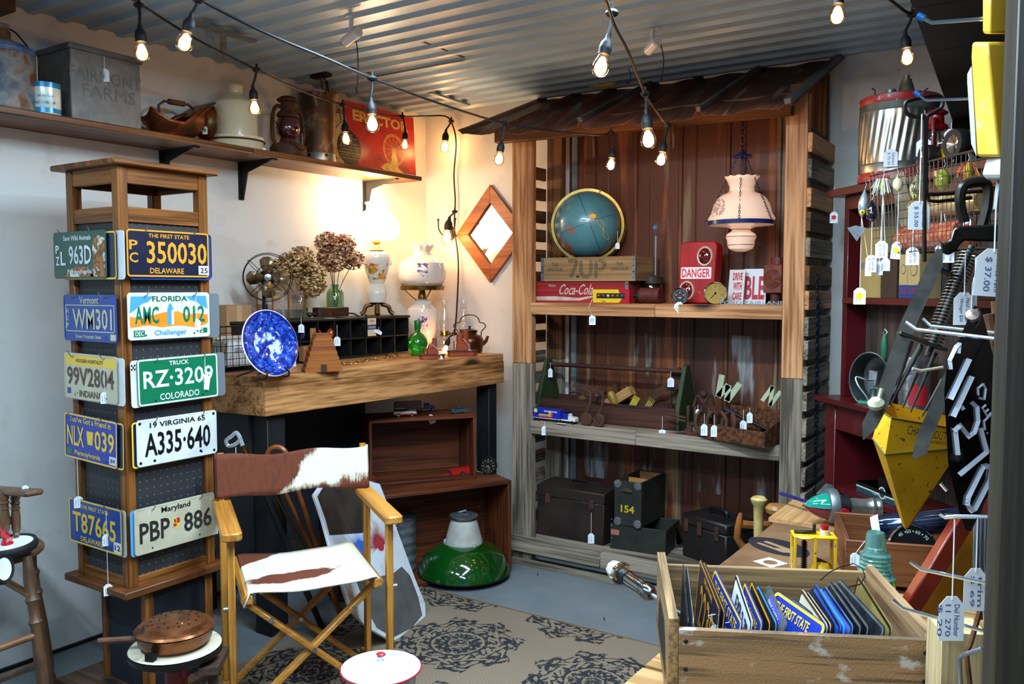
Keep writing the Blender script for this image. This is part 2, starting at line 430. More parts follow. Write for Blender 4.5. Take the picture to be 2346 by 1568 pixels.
b.build('cover_strip', CEILM, world=True, label='pale flat cover strip on the ceiling near the corner', cat='strip')

# ================================================================ STRING LIGHTS
SOCK = M('socket_black', '0b0b0c', rough=.6, spec=.3); BULBG = GLASS('bulb_glass', 'fff0da', refl=.5, base=.05)
FIL = EMIT('filament', (1, .62, .25), 60); GLOW = EMIT('filament_glow', (1, .70, .36), 26)
def bulb(parent, top, end, L=None, energy=.5):
    top = Vector(top); end = Vector(end); L = (end-top).length; m = ZTO(top, end); s = L / .114
    m = m @ S3(s, s, s)
    sk = MB().lathe([(.0005, 0), (.006, 0), (.007, .012), (.011, .018), (.0155, .026), (.0165, .034), (.0172, .036), (.0172, .042), (.0165, .044), (.016, .056), (.0005, .056)], 16, 0, m).build('socket', SOCK, parent, True)
    MB().lathe([(.012, .052), (.0135, .058), (.018, .068), (.0225, .080), (.024, .090), (.0225, .100), (.017, .109), (.009, .1135), (.0005, .114)], 20, 0, m).build('glass_bulb', BULBG, sk, True)
    f = MB()
    for k in range(4):
        a = k*PI/2; f.tube([m @ Vector((.004*math.cos(a), .004*math.sin(a), .062)), m @ Vector((.009*math.cos(a+.5), .009*math.sin(a+.5), .08)), m @ Vector((.004*math.cos(a+.8), .004*math.sin(a+.8), .1))], .0016*s, 5)
    f.sph((0, 0, .083), .0125, 1, m, 14, 9, 1, 1, 1.75)
    f.build('filament', [FIL, GLOW], sk, True)
    p = m @ Vector((0, 0, .085)); light('POINT', 'bulb_light', p, energy, WARM, .022*s)
def string_light(label, cord, bulbs):
    c = [at(px, py, d=d) if d > 0 else at(px, py, Y=YW-.03) for px, py, d in cord]
    t = thing('string_light', label, 'string lights', c[0])
    b = MB().tube(spline(c, 5), .0042, 6)
    for bl in bulbs:
        node, s, e, d = bl[:4]; en = bl[4] if len(bl) > 4 else .5
        nd = at(*node, d=d); st = at(*s, d=d); eb = at(*e, d=d)
        b.sph(nd, .011, 0, None, 8, 6, 1.5, 1.5, .9); b.tube([nd+Vector((0, 0, .022)), nd, lerp(nd, st, .5)+Vector((.003, 0, 0)), st], .0045, 6)
    b.build('cord', SOCK, t, True)
    for bl in bulbs:
        bulb(t, at(*bl[1], d=bl[3]), at(*bl[2], d=bl[3]), energy=bl[4] if len(bl) > 4 else .5)
string_light('black cord of glowing bulbs along the left wall shelf and down the corner', [(200, -60, 2.2), (318, 8, 2.63), (450, 90, 2.9), (588, 160, 3.2), (700, 212, 3.6), (785, 240, 3.9), (870, 262, 4.2), (922, 267, 4.4), (975, 266, 4.6), (1022, 267, 4.7), (1038, 290, 4.75), (1045, 330, -1), (1040, 400, -1), (1043, 460, -1), (1041, 520, -1), (1050, 600, -1), (1047, 700, -1), (1042, 760, -1)],
    [((318, 12), (320, 55), (327, 141), 2.63), ((588, 160), (579, 196), (585, 264), 3.2), ((785, 240), (789, 275), (794, 332), 3.9), ((922, 267), (929, 298), (927, 343), 4.4), ((1034, 278), (1022, 297), (1018, 350), 4.72, 3), ((1042, 485), (1030, 497), (1022, 560), 4.72, 5), ((1041, 765), (1030, 772), (1016, 812), 4.55, 3)])
string_light('black cord of glowing bulbs running over the middle of the ceiling to the tin roof', [(380, -60, 2.0), (460, 0, 2.24), (600, 72, 2.35), (750, 135, 2.5), (853, 180, 2.62), (1000, 235, 2.9), (1155, 283, 3.3), (1250, 298, 3.42), (1370, 310, 3.55), (1400, 304, 3.62)],
    [((455, 0), (440, 30), (418, 119), 2.24), ((853, 180), (850, 224), (854, 303), 2.62, 2.2), ((1155, 283), (1150, 320), (1141, 379), 3.3, 1.4), ((1400, 305), (1405, 335), (1398, 391), 3.6, 3.2)])
string_light('black cord with three glowing bulbs hanging down in front of the tin roof', [(1370, -50, 1.6), (1388, 0, 1.75), (1400, 35, 1.9), (1412, 65, 2.0), (1440, 120, 2.25), (1478, 215, 2.8), (1505, 255, 3.0), (1530, 290, 3.27)],
    [((1402, 30), (1395, 78), (1371, 176), 2.0), ((1478, 215), (1480, 252), (1487, 341), 2.8, 1.8), ((1530, 288), (1523, 318), (1512, 381), 3.3, 3.4)])
string_light('black cord with two glowing bulbs at the top right by the dark canopy', [(1800, -90, 1.9), (1925, -60, 2.1), (1990, -35, 2.2), (2040, 0, 2.4), (2090, 33, 2.5), (2140, 20, 2.7)],
    [((1925, -60), (1922, -35), (1917, 57), 2.1), ((2090, 33), (2073, 72), (2080, 151), 2.5)])

# ================================================================ LONG WALL SHELF
SHZ = 1.955
SHW = WOOD('shelf_board', '3e2412', '7a4c28', 'y', rough=.45)
t = thing('wall_shelf', 'long dark stained wooden shelf on black iron brackets, high on the left wall', 'shelf', (XW, 2, SHZ))
MB().box(XW+.001, -2.9, .6, 2.42, SHZ-.024, SHZ).build('shelf_board', SHW, t, True, bevel=.003)
MB().box(XW+.001, -2.9, 2.423, 3.52, SHZ-.024, SHZ).build('shelf_board', SHW, t, True, bevel=.003)
for px in (372, 551, 834):
    y = at(px, 400, X=XW).y; b = MB(); b.box(XW, XW+.006, y-.014, y+.014, SHZ-.19, SHZ-.024); b.box(XW, -2.93, y-.014, y+.014, SHZ-.03, SHZ-.0245)
    b.prism([(0, 0), (.018, 0), (.05, .12), (.2, .158), (.2, .165), (.0, .165)], y-.003, y+.003, 0, T(XW, 0, SHZ-.19) @ Matrix(((1, 0, 0, 0), (0, 0, 1, 0), (0, 1, 0, 0), (0, 0, 0, 1))))
    b.build('bracket', BLACK, t, True)
def sp(px, x=-3.03): return Vector((x, at(px, 300, X=x).y, SHZ))
# rusty oil can
p = sp(2, -3.02); t = thing('oil_can', 'rusty blue-grey metal can with wire bail handle at the shelf left end', 'can', p)
RCAN = M('rusty_blue_can', '5a6470', '7a4a2c', 9, (1, 1, .8), .42, .62, rough=.5, metal=.4, c3='8a8a86', bump=.2)
MB().lathe([(.0005, 0), (.112, 0), (.114, .005), (.112, .01), (.112, .19), (.1, .215), (.05, .235), (.0005, .236)], 28).build('body', RCAN, t)
MB().lathe([(.113, .185), (.1135, .2), (.102, .214), (.1, .21)], 28).build('blue_band', M('blue_band', '2a4a78', '5a6a80', 20, rough=.5), t)
MB().lathe([(.0005, .233), (.03, .233), (.03, .262), (.0005, .264)], 16, 0, T(.02, .0, 0)).build('cap', M('rusty_cap', '4a2a18', '6e4a26', 30, rough=.7), t)
MB().tube([(.0, .105, .2), (0, .1, .235), (0, .06, .275), (0, .03, .285)], .003).tube([(.0, -.105, .2), (0, -.1, .235), (0, -.06, .275), (0, -.03, .285)], .003).build('bail', IRON, t)
MB().cyl((0, -.035, .285), (0, .035, .285), .011).build('grip', M('grip_wood', '6a6458', '8a857a', 20), t)
price_tag(t, p + Vector((.08, .085, .19)), .1, .02, ang=-60)
# candy tin
p = sp(107, -2.95); t = thing('candy_tin', 'small pale blue and cream round tin lettered salt water taffy', 'tin', p)
CRM = M('tin_cream', 'cfd6c8', rough=.25, metal=.2); BLU = M('tin_blue', '2b7fa8', rough=.25, metal=.2)
b = MB().lathe([(.0005, 0), (.046, 0), (.047, .002), (.047, .1), (.0005, .1)], 28, 0).lathe([(.0473, .004), (.0473, .02)], 28, 1).lathe([(.0473, .088), (.0473, .1)], 28, 1).lathe([(.0485, .1), (.0485, .105), (.045, .105)], 28, 1)
def wrap_text(b, s, rad, ang, z, w, h, mi, bold=.01):
    vs, fs = text_mesh(s, bold); k = []
    for x, y in vs:
        a = R(ang) + x*w/rad; k.append(((rad+.0006)*math.cos(a), (rad+.0006)*math.sin(a), z+y*h))
    b.add(k, fs, mi)
va = math.degrees(math.atan2(-p.y, -p.x))
wrap_text(b, 'Jersey Cow', .0473, va, .058, .05, .012, 1); wrap_text(b, 'SALT WATER TAFFY', .0473, va, .036, .066, .009, 1, .03)
b.build('tin_body', [CRM, BLU], t)
# galvanized farm box
y0, y1 = at(162, 200, X=-2.93).y, at(322, 200, X=-2.93).y; zt = at(162, 97, X=-2.93).z - SHZ
t = thing('milk_box', 'large galvanized metal porch box with faint embossed FARMS lettering', 'metal box', (-3.035, (y0+y1)/2, SHZ)); h = (y1-y0)/2; zt = min(zt, .335)
ZINC = M('old_zinc', '62625f', '7d7c78', 14, (1, 1, 1), .3, .7, rough=.5, metal=.55, bump=.15, c3='6f6e69')
MB().box(-.1, .105, -h, h, 0, zt-.015).build('box_body', ZINC, t, bevel=.003)
MB().box(-.108, .113, -h-.008, h+.008, zt-.02, zt).build('lid', M('zinc_lid', '4f5556', '6c7172', 10, rough=.45, metal=.6), t, bevel=.003)
EMB = M('zinc_embossed', '5a5955', '696762', 20, rough=.5, metal=.5)
MB().text('FARMS', .2, .045, FM((.1055, 0.01, zt*.42), 0)).text('FAIRMONT', .27, .045, FM((.1055, 0.0, zt*.63), 0)).build('embossing', EMB, t)
price_tag(t, at(238, 118, X=-2.928), .06, .032, ang=-50)
# copper coal scuttle
p = sp(403, -3.03); t = thing('coal_scuttle', 'old copper helmet coal scuttle with swing handle, lying on the shelf', 'coal scuttle', p)
COP = M('old_copper', '6a3a20', '4c4630', 12, rough=.38, metal=.7, c3='8a4a28', bump=.1); COPI = M('scuttle_inside', '3c3a2c', '55503c', 12, rough=.5, metal=.4)
def scut(a, j, r, z): return r, z
b = MB(); vs = []; fs = []; N = 18; K = 9
for i in range(K+1):
    u = i/K; x = -.145 + .29*u; rr = .055 + .04*math.sin(PI*min(1, u*1.15))**.8 if u < .97 else .08
    lo = 200 if u < .45 else 200 - (u-.45)*150; hi = 340 if u < .45 else 340 + (u-.45)*170
    for j in range(N+1):
        a = R(lo + (hi-lo)*j/N); vs.append((rr*math.cos(a)*.95, x, .098 + rr*math.sin(a) - (.0 if u > .2 else (.2-u)*-.15)))
for i in range(K):
    for j in range(N): fs.append((i*(N+1)+j, i*(N+1)+j+1, (i+1)*(N+1)+j+1, (i+1)*(N+1)+j))
b.add(vs, fs); k = K*(N+1); b.add([vs[k+j] for j in range(N+1)] + [(0, .148, .1)], [(j, j+1, N+1) for j in range(N)])
o = b.build('scuttle_body', [COP], t); sm = o.modifiers.new('solid', 'SOLIDIFY'); sm.thickness = .004
b = MB(); b.add([(-.085, .05, .1), (.085, .05, .1), (.075, .135, .17), (-.075, .135, .17), (0, .02, .1)], [(4, 1, 2, 3, 0)])
o = b.build('hood', COP, t); sm = o.modifiers.new('solid', 'SOLIDIFY'); sm.thickness = .004
MB().tube([(.0, -.07, .07), (0, -.075, .13), (0, -.05, .15), (0, .06, .155), (0, .085, .14), (0, .09, .1)], .0055).cyl((0, -.03, .152), (0, .04, .154), .011).build('handle', M('handle_brown', '3c2416', '5a3822', 20, rough=.5), t)
MB().lathe([(.05, 0), (.06, .0), (.05, .012), (.045, .012)], 20, 0, S3(1, 1.5, 1)).build('foot_ring', COP, t)
price_tag(t, p + Vector((.05, .1, .12)), .05, .022, dot=M('tag_dot_green', '1f8a4a'), ang=-70)
# stoneware waterer
p = sp(540, -3.025); t = thing('stoneware_waterer', 'cream stoneware poultry waterer crock with narrow neck in a round dish', 'crock', p)
STON = M('cream_stoneware', 'b9b292', 'c5bea2', 6, rough=.22, coat=.3)
MB().lathe([(.0005, .012), (.093, .012), (.094, .03), (.094, .19), (.088, .2), (.04, .235), (.032, .24), (.032, .262), (.036, .268), (.034, .275), (.0005, .275)], 32).build('jug', STON, t)
MB().lathe([(.0005, 0), (.11, 0), (.113, .01), (.118, .036), (.122, .046), (.121, .052), (.112, .05), (.108, .03), (.1, .012), (.0005, .012)], 32).build('dish', STON, t)
MB().lathe([(.1195, .033), (.123, .0375), (.1195, .041)], 32).build('rim_crack', M('brown_glaze', '4a2e18'), t)
price_tag(t, p + Vector((.09, .07, .045)), .03, .026, ang=-55)
# red globe barn lantern
def lantern(name, label, p, s, mbody, mglobe, clear=False, mcap=None):
    t = thing(name, label, 'lantern', p)
    L = lambda pr: [(r*s, z*s) for r, z in pr]
    MB().lathe(L([(.0005, 0), (.075, 0), (.08, .01), (.08, .045), (.07, .06), (.04, .068), (.035, .085), (.0005, .085)]), 24).build('tank', mbody, t)
    MB().lathe(L([(.034, .086), (.05, .105), (.055, .135), (.05, .165), (.038, .185)]), 24).build('globe', mglobe, t)
    MB().lathe(L([(.045, .18), (.05, .187), (.045, .2), (.032, .21), (.03, .245), (.044, .25), (.048, .257), (.03, .27), (.012, .275), (.0005, .275)]), 24).build('chimney_cap', mcap or mbody, t)
    b = MB()
    for sy in (-1, 1):
        b.tube(spline([(0, sy*.06*s, .04*s), (0, sy*.085*s, .08*s), (0, sy*.088*s, .16*s), (0, sy*.07*s, .215*s), (0, sy*.035*s, .225*s)], 5), .0085*s, 8)
    b.build('side_tubes', mbody, t)
    MB().tube(spline([(.0, -.088*s, .17*s), (.05*s, -.095*s, .12*s), (.085*s, 0, .03*s), (.05*s, .095*s, .12*s), (0, .088*s, .17*s)], 6), .0018, 5).build('bail', IRON, t)
    return t
RUST = M('rusty_iron', '3c2417', '5a3822', 25, rough=.75, metal=.3, bump=.3, c3='4a3022')
t = lantern('barn_lantern', 'rusty brown barn lantern with dark red glass globe', sp(660, -3.01), 1.02, RUST, M('red_globe', '3a0408', rough=.08, coat=1, spec=.8))
price_tag(t, sp(692, -2.98) + Vector((0, 0, .12)), .06, .014, ang=-70)
# rusty can
p = sp(731, -3.055); t = thing('milk_can', 'tall rusty galvanized milking pail with flared rim and wire handle beside the red lantern', 'pail', p)
RG = M('rusty_galvanized', '3f352a', '77736a', 16, (1, 1, .6), .4, .65, rough=.5, metal=.6, c3='5a3a20', bump=.2)
MB().lathe([(.0005, 0), (.075, 0), (.078, .02), (.078, .28), (.09, .31), (.096, .325), (.098, .33), (.088, .325), (.07, .28), (.0005, .27)], 28).build('body', RG, t)
MB().lathe([(.079, .0), (.08, .012), (.0795, .05), (.0785, .052)], 28).build('bright_band', GALV, t)
b = MB()
for k in range(6): b.cyl(*[Vector((math.cos(a)*r_, math.sin(a)*r_, .04)) for a, r_ in ((R(k*60-20), .075), (R(k*60-20), .081))], .009)
b.build('vent_holes', BLACK, t)
MB().tube([(0.02, .09, .3), (0.03, .11, .29), (.03, .12, .22), (.02, .08, .18)], .005).build('handle', STEEL, t)
MB().bar((.05, -.085, .34), (.05, -.06, .27), .012, .006).build('lever', STEEL, t)
# red tin toy-set box leaning on the wall
y0, y1 = at(772, 330, X=-3.05).y, at(957, 330, X=-3.05).y; H = at(957, 268, X=-3.05).z - SHZ; Wd = y1 - y0 + .02
t = thing('toy_set_tin', 'red and cream tin with a yellow ferris wheel picture at the shelf end', 'tin box', (-3.07, (y0+y1)/2, SHZ))
m = FM((.0, 0, .002), 0, -3) ; H = min(max(H, .3), .36)
TR = M('tin_red', 'a01414', '7c100e', 10, rough=.35, c3='b01a18'); TC = M('tin_old_cream', 'b59a62', '7a5c34', 22, rough=.45, lo=.45, hi=.7); TB = M('tin_black', '15120f', rough=.4); TY = M('tin_gold', 'd8b45a', 'b08a3c', 20, rough=.35)
b = MB().box(-Wd/2, Wd/2, 0, H, -.05, 0, 0, m)
xl = -Wd/2; b.prism([(xl, 0), (xl+.07, 0), (xl+.12, H*.62), (xl+.08, H), (xl, H)], 0, .0008, 1, m)
b.prism(circ(.085, 28, xl+.12, H*.33), .0008, .0014, 2, m)
b.text('GILBERT', .1, .022, m @ T(xl+.055, H*.82, .001), 2, .0006, .03)
b.text('ERECTOR', Wd*.68, .055, m @ T(.055, H*.82, .0003), 3, .0008, .04)
for i, s in enumerate(('THE', 'Ferris Wheel', 'with', 'ALL ELECTRIC', 'motor and gears', 'complete set', 'Build this model', 'and many others', 'of real engineering')):
    b.text(s, .03+.007*len(s), .009, m @ T(xl+.12, H*.33+.062-.0145*i, .0011), 1, .0006, .01)
cx, cy = Wd*.22, H*.42; rw = .085
b.prism(circ(rw, 28, cx, cy) , .0, .0004, 0, m)
for k in range(28):
    a, c = 2*PI*k/28, 2*PI*(k+1)/28
    for r_ in (rw, rw*.9): b.quad(*[(cx+q*math.cos(x), cy+q*math.sin(x), .0012) for q, x in ((r_, a), (r_, c), (r_-.004, c), (r_-.004, a))], 3, m)
for k in range(12):
    a = 2*PI*k/12; b.bar((cx, cy, .0012), (cx+rw*math.cos(a), cy+rw*math.sin(a), .0012), .0025, .0006, 3, m=m)
b.add([(cx-.03, .05, .0014), (cx+.035, .05, .0014), (cx+.012, cy+.01, .0014), (cx-.012, cy+.01, .0014)], [(0, 1, 2, 3)], 3, m)
b.add([(cx-.11, .045, .0012), (cx-.04, .015, .0012), (cx+.1, .02, .0012), (cx+.03, .055, .0012), (cx-.06, .075, .0012)], [(0, 1, 2, 3, 4)], 3, m)
b.build('tin_box', [TR, TC, TB, TY], t, smooth=0)
# ================================================================ REVOLVING PLATE STAND
OAK = {a: WOOD('oak', '4e2a0e', '8c5422', a, rough=.4, knots=False) for a in 'xyz'}
PEG = pattern('pegboard', lambda x, y, z, no: [((((x+y)/.0254 - ((x+y)/.0254)._m('ROUND'))._m('POWER', 2) + ((z/.0254) - (z/.0254)._m('ROUND'))._m('POWER', 2)).lt(.010), '6a5a44')], '26282b', rough=.55)
X1, Y0, X0, Y1 = -2.515, 1.563, -2.812, 1.895
CX, CY = (X0+X1)/2, (Y0+Y1)/2
t = thing('display_stand', 'tall square oak revolving stand with black pegboard sides hung with licence plates', 'display stand', (CX, CY, 0)); STAND = t
ZT, ZB = 1.772, .40
za = [at(292, y, X=X1).z for y in (419, 473, 508)]
MB().box(X0-.04, X1+.03, Y0-.03, Y1+.025, ZT-.018, ZT).build('top_board', OAK['y'], t, True, bevel=.004)
for x, y in ((X0, Y0), (X1-.035, Y0), (X0, Y1-.035), (X1-.035, Y1-.035)):
    MB().box(x, x+.035, y, y+.035, ZB, ZT-.018).build('post', OAK['z'], t, True, bevel=.0025)
for z0, z1 in ((za[0], ZT-.018), (za[2], za[1]), (ZB, ZB+.03)):
    for y in (Y0+.004, Y1-.02): MB().box(X0+.035, X1-.035, y, y+.016, z0, z1).build('rail', OAK['x'], t, True, bevel=.0015)
    for x in (X0+.004, X1-.02): MB().box(x, x+.016, Y0+.035, Y1-.035, z0, z1).build('rail', OAK['y'], t, True, bevel=.0015)
for y in (Y0+.014, Y1-.018): MB().box(X0+.035, X1-.035, y, y+.004, ZB+.03, za[2]).build('pegboard', PEG, t, True)
for x in (X0+.014, X1-.018): MB().box(x, x+.004, Y0+.035, Y1-.035, ZB+.03, za[2]).build('pegboard', PEG, t, True)
MB().prism([(X0-.035, Y0-.03), (X1+.03, Y0-.03), (X1+.03, Y1+.03), (X0-.035, Y1+.03)], ZB-.025, ZB).build('bottom_board', WOOD('oak_dark', '4e2a10', '6e3f1c', 'y', rough=.5), t, True, bevel=.004)
c = Vector((CX+.02, CY+.02, 0)); h = .13
for x, y in ((-h, -h), (h-.03, -h), (-h, h-.03), (h-.03, h-.03)):
    MB().box(c.x+x, c.x+x+.03, c.y+y, c.y+y+.03, .03, ZB-.025).build('leg', OAK['z'], t, True, bevel=.002)
DKP = M('dark_navy_board', '14171f', '1b1f28', 8, rough=.6)
MB().box(c.x-h+.005, c.x+h-.005, c.y-h+.008, c.y-h+.016, .03, ZB-.025).build('pedestal_panel', DKP, t, True)
MB().box(c.x+h-.016, c.x+h-.008, c.y-h+.005, c.y+h-.005, .03, ZB-.025).build('pedestal_panel', DKP, t, True)
MB().box(c.x-.24, c.x+.17, c.y-.24, c.y+.17, 0, .03).build('base', WOOD('base_brown', '3c281a', '5a4130', 'x'), t, True, bevel=.003)
# plates ---------------------------------------------------------
PW, PH = .305, .152
def pm(name, c, c2=None): return M('plate_' + name, c, c2, 9, rough=.3, spec=.5, lo=.4, hi=.75)
PNAVY = pm('navy', '14182e', '1a2038'); PGOLD = pm('gold', 'd0902c'); PYEL = pm('yellow', 'e0b832'); PWHT = pm('white', 'd6d8d8', 'b8bab8'); PGRN = pm('green', '0c5a3a'); PBLU = pm('blue', '1c3f86'); PCRM = pm('cream', 'bfb79c', 'a89e80')
PBLK = pm('black', '101012'); PROY = pm('royal', '1c2f90'); PVGR = pm('vgreen', '0e6a44'); PORG = pm('orange', 'e2781c', 'e89a30'); PSKY = pm('sky', '4a92c8'); PDGR = pm('darkgreen', '1c4a3a'); PGRY = pm('grey', '6a6e72'); PRUST = pm('brownletter', '4a3024')
def plate(name, label, m, mats, bg=0, border=None, rows=(), extra=None, parent=None, group=None, w=PW, h=PH, holes=True, cat='licence plate'):
    """m: plate centre, x right, y up, z out (world)"""
    b = MB(); b.prism(rrect(w, h, .012), 0, .0014, bg)
    if border is not None:
        o = rrect(w-.002, h-.002, .011); i = rrect(w-.013, h-.013, .007); n = len(o); k = [(x, y, .0022) for x, y in o + i]
        b.add(k, [(j, (j+1) % n, n+(j+1) % n, n+j) for j in range(n)], border)
    if extra: extra(b)
    for s, cx, cy, tw, th, mi in rows: b.text(s, tw, th, T(cx, cy, 0), mi, .0026, .018)
    if holes:
        for x in (-.09, .09):
            for y in (-h/2+.014,): b.prism(circ(.0032, 8, x, y), .0014, .0018, len(mats))
    return b.build(name, list(mats) + [BLACK], loc=m.translation, rot=m.to_3x3().to_4x4(), smooth=0, label=label, cat=cat, group=group)
def on_right(lx, ly, off=.014, lean=0, roll=0):
    p = at(lx, ly, X=X1+off); return FM((X1+off, p.y + PW/2, p.z - PH/2), 0, lean, roll)
def on_left(rx, ry, off=.014, lean=0, roll=0):
    p = at(rx, ry, Y=Y0-off); return FM((p.x - PW/2, Y0-off, p.z - PH/2), -90, lean, roll)
def back_plate(name, label, m, dx, dy, mat, edge=None, z=-.006):
    plate(name, label, m @ T(dx, dy, z), [mat, edge or mat], border=1 if edge else None, holes=False)
G_ = 'licence plates hung on the stand'
def tag2(pl, m, lx, ly, drop, **k): return price_tag(pl, m @ Vector((lx, ly, .004)), drop, **k)
m = on_right(287, 523, .026); pl = plate('license_plate', 'navy and gold PC 350030 Delaware plate, top of the stand right side', m, [PNAVY, PGOLD, PWHT, PBLK], border=1,
    rows=[('THE FIRST STATE', 0, .057, .15, .013, 1), ('350030', .03, .004, .225, .072, 1), ('P', -.128, .026, .03, .03, 1), ('C', -.128, -.014, .03, .032, 1), ('DELAWARE', -.01, -.055, .125, .018, 1), ('25', .131, -.052, .03, .018, 3)],
    extra=lambda b: b.box(.11, .149, -.066, -.036, .0014, .0024, 2))
back_plate('license_plate', 'dark blue plate tucked behind the navy and gold 350030 plate', m, .012, -.008, PBLU)
back_plate('license_plate', 'dark plate farther behind the navy and gold 350030 plate', m, .02, -.004, PBLK, None, -.012)
def fl(b):
    b.add([(-.14, .064, .0016), (-.06, .064, .0016), (-.08, .045, .0016), (-.1, .04, .0016), (-.12, .025, .0016), (-.145, .01, .0016)], [(0, 1, 2, 3, 4, 5)], 1)
    b.add([(.14, .064, .0016), (.06, .064, .0016), (.075, .05, .0016), (.1, .045, .0016), (.12, .03, .0016), (.145, .02, .0016)], [(5, 4, 3, 2, 1, 0)], 1)
    b.add([(-.145, 0, .0017), (-.1, -.006, .0017), (-.05, .006, .0017), (-.02, .012, .0017), (.03, .014, .0017), (.06, .0, .0017), (.1, .006, .0017), (.145, 0, .0017), (.145, -.03, .0017), (.1, -.044, .0017), (.05, -.036, .0017), (.02, -.034, .0017), (-.03, -.038, .0017), (-.08, -.03, .0017), (-.145, -.036, .0017)], [tuple(range(15))], 2)
    b.add([(-.012, -.03, .002), (.014, -.03, .002), (.012, .02, .002), (.004, .04, .002), (-.004, .04, .002), (-.011, .02, .002)], [tuple(range(6))], 1)
    b.box(.004, .013, -.03, .018, .002, .0023, 0); b.box(-.133, -.094, -.066, -.045, .0016, .002, 3); b.box(.112, .142, -.062, -.045, .0016, .002, 3)
    b.text('2', .012, .014, T(.12, -.053, 0), 0, .003, .02)
m = on_right(290, 671, .016); pl = plate('license_plate', 'Florida AMC 012 Challenger plate with blue sky and orange clouds', m, [PWHT, PSKY, PORG, PVGR, PGRN], border=0, extra=fl,
    rows=[('FLORIDA', 0, .056, .13, .018, 4), ('AMC', -.085, .003, .085, .056, 3), ('012', .09, .003, .085, .056, 3), ('Challenger', .0, -.057, .12, .022, 1), ('DEC', -.113, -.0555, .03, .015, 0)])
tag2(pl, m, .098, .06, .075, w=.026)
back_plate('license_plate', 'dark grey plate edge sticking out behind the Florida plate', m, .045, -.004, PGRY)
def chk(b):
    for i in range(3):
        for j in range(3):
            if (i+j) % 2 == 0: b.box(-.15+i*.005, -.145+i*.005, .045+j*.006, .051+j*.006, .0014, .0018, 1)
m = on_right(313, 824, .022, 0, .6); pl = plate('license_plate', 'green Colorado TRUCK RZ-3209 plate with white lettering', m, [PVGR, PWHT], border=1,
    rows=[('TRUCK', 0, .056, .075, .015, 1), ('RZ·3209', 0, .008, .265, .058, 1), ('COLORADO', 0, -.052, .15, .022, 1)])
tag2(pl, m, .1, .066, .06, w=.036, roll=-8); G0 = m
plate('license_plate', 'white checkered-corner plate edge behind the green Colorado plate', m @ T(-.02, -.002, -.005), [PWHT, PBLK], extra=chk, holes=False)
back_plate('license_plate', 'grey plate edge behind the right end of the green Colorado plate', m, .035, .0, PGRY)
m = on_right(311, 965, .02); pl = plate('license_plate', 'white Virginia 1965 plate A335-640 with black numbers and rust spots', m, [PWHT, PBLK, RUST], border=0,
    rows=[('19 VIRGINIA 65', 0, .055, .21, .018, 1), ('A335·640', 0, -.008, .25, .078, 1)], extra=lambda b: [b.prism(circ(.005, 9, x, y), .0014, .0019, 1) for x, y in ((-.14, .064), (.14, .064), (-.14, -.064), (.14, -.064), (-.09, -.063), (.085, -.058))])
back_plate('license_plate', 'yellow edged plate behind the white Virginia plate', m, -.014, -.004, PNAVY, PYEL)
def md(b):
    b.prism([(-.012, .018), (.014, .018), (.014, -.006), (0, -.02), (-.012, -.006)], .0014, .002, 2)
    b.box(.001, .013, 0, .017, .002, .0024, 3); b.box(-.011, .001, -.01, 0, .002, .0024, 3); b.box(-.008, -.003, .003, .015, .002, .0026, 1)
m = on_right(306, 1170, .02); pl = plate('license_plate', 'off-white Maryland PBP 886 plate with a small coloured shield', m, [PCRM, PBLK, PYEL, M('plate_red', 'b02024')], border=0, extra=md,
    rows=[('Maryland', 0, .053, .11, .024, 1), ('PBP', -.08, -.006, .11, .066, 1), ('886', .084, -.006, .11, .066, 1)])
back_plate('license_plate', 'pale blue plate edge behind the Maryland plate', m, -.01, -.002, PSKY)
price_tag(pl, m @ Vector((PW/2+.004, .05, -.01)), .02, .03, h=.11, ang=-10)
# left side
def pa(b):
    b.add([(.06, -.07, .0016), (.145, -.07, .0016), (.145, .05, .0016), (.11, .06, .0016), (.085, .05, .0016), (.075, .02, .0016), (.08, -.02, .0016)], [tuple(range(7))], 2)
    b.add([(-.1, -.07, .0016), (.08, -.07, .0016), (.05, -.04, .0016), (-.02, -.035, .0016), (-.06, -.05, .0016)], [tuple(range(5))], 2)
m = on_left(243, 526, .03); TIGER = M('plate_tiger', 'a8683a', 'd8c8b0', 30, lo=.4, hi=.6, c3='5a3a20'); pl = plate('license_plate', 'green Pennsylvania wild animals plate PZL 963D with a tiger face', m, [PDGR, PWHT, TIGER], extra=pa,
    rows=[('Save Wild Animals', -.01, .055, .16, .016, 1), ('963D', .005, .0, .13, .062, 1), ('L', -.095, -.01, .03, .045, 1), ('P', -.128, .02, .022, .026, 1), ('Z', -.128, -.018, .022, .028, 1), ('Pennsylvania', 0, -.055, .14, .018, 1)])
back_plate('license_plate', 'dark blue yellow-edged plate behind the tiger plate', m, .045, -.004, PNAVY, PYEL)
back_plate('license_plate', 'silver plate with a red sticker behind the tiger plate', m, .078, -.004, PWHT, None, -.012)
m = on_left(267, 676, .016); pl = plate('license_plate', 'blue Vermont WM301 plate with silver lettering', m, [PBLU, PCRM, PWHT], border=0, extra=lambda b: [b.box(-.14, .14, y, y+.003, .0014, .002, 1) for y in (.04, -.045)] + [b.box(x, x+.003, -.045, .04, .0014, .002, 1) for x in (-.14, .137)] + [b.box(.115, .145, -.072, -.05, .0014, .002, 1)],
    rows=[('Vermont', 0, .058, .11, .024, 1), ('WM301', .015, -.003, .225, .068, 1), ('HUP', -.125, 0, .0001, .0001, 1), ('H', -.128, .022, .014, .018, 1), ('U', -.128, -.001, .014, .018, 1), ('P', -.128, -.026, .014, .018, 1), ('Green Mountain State', -.01, -.06, .15, .012, 1)])
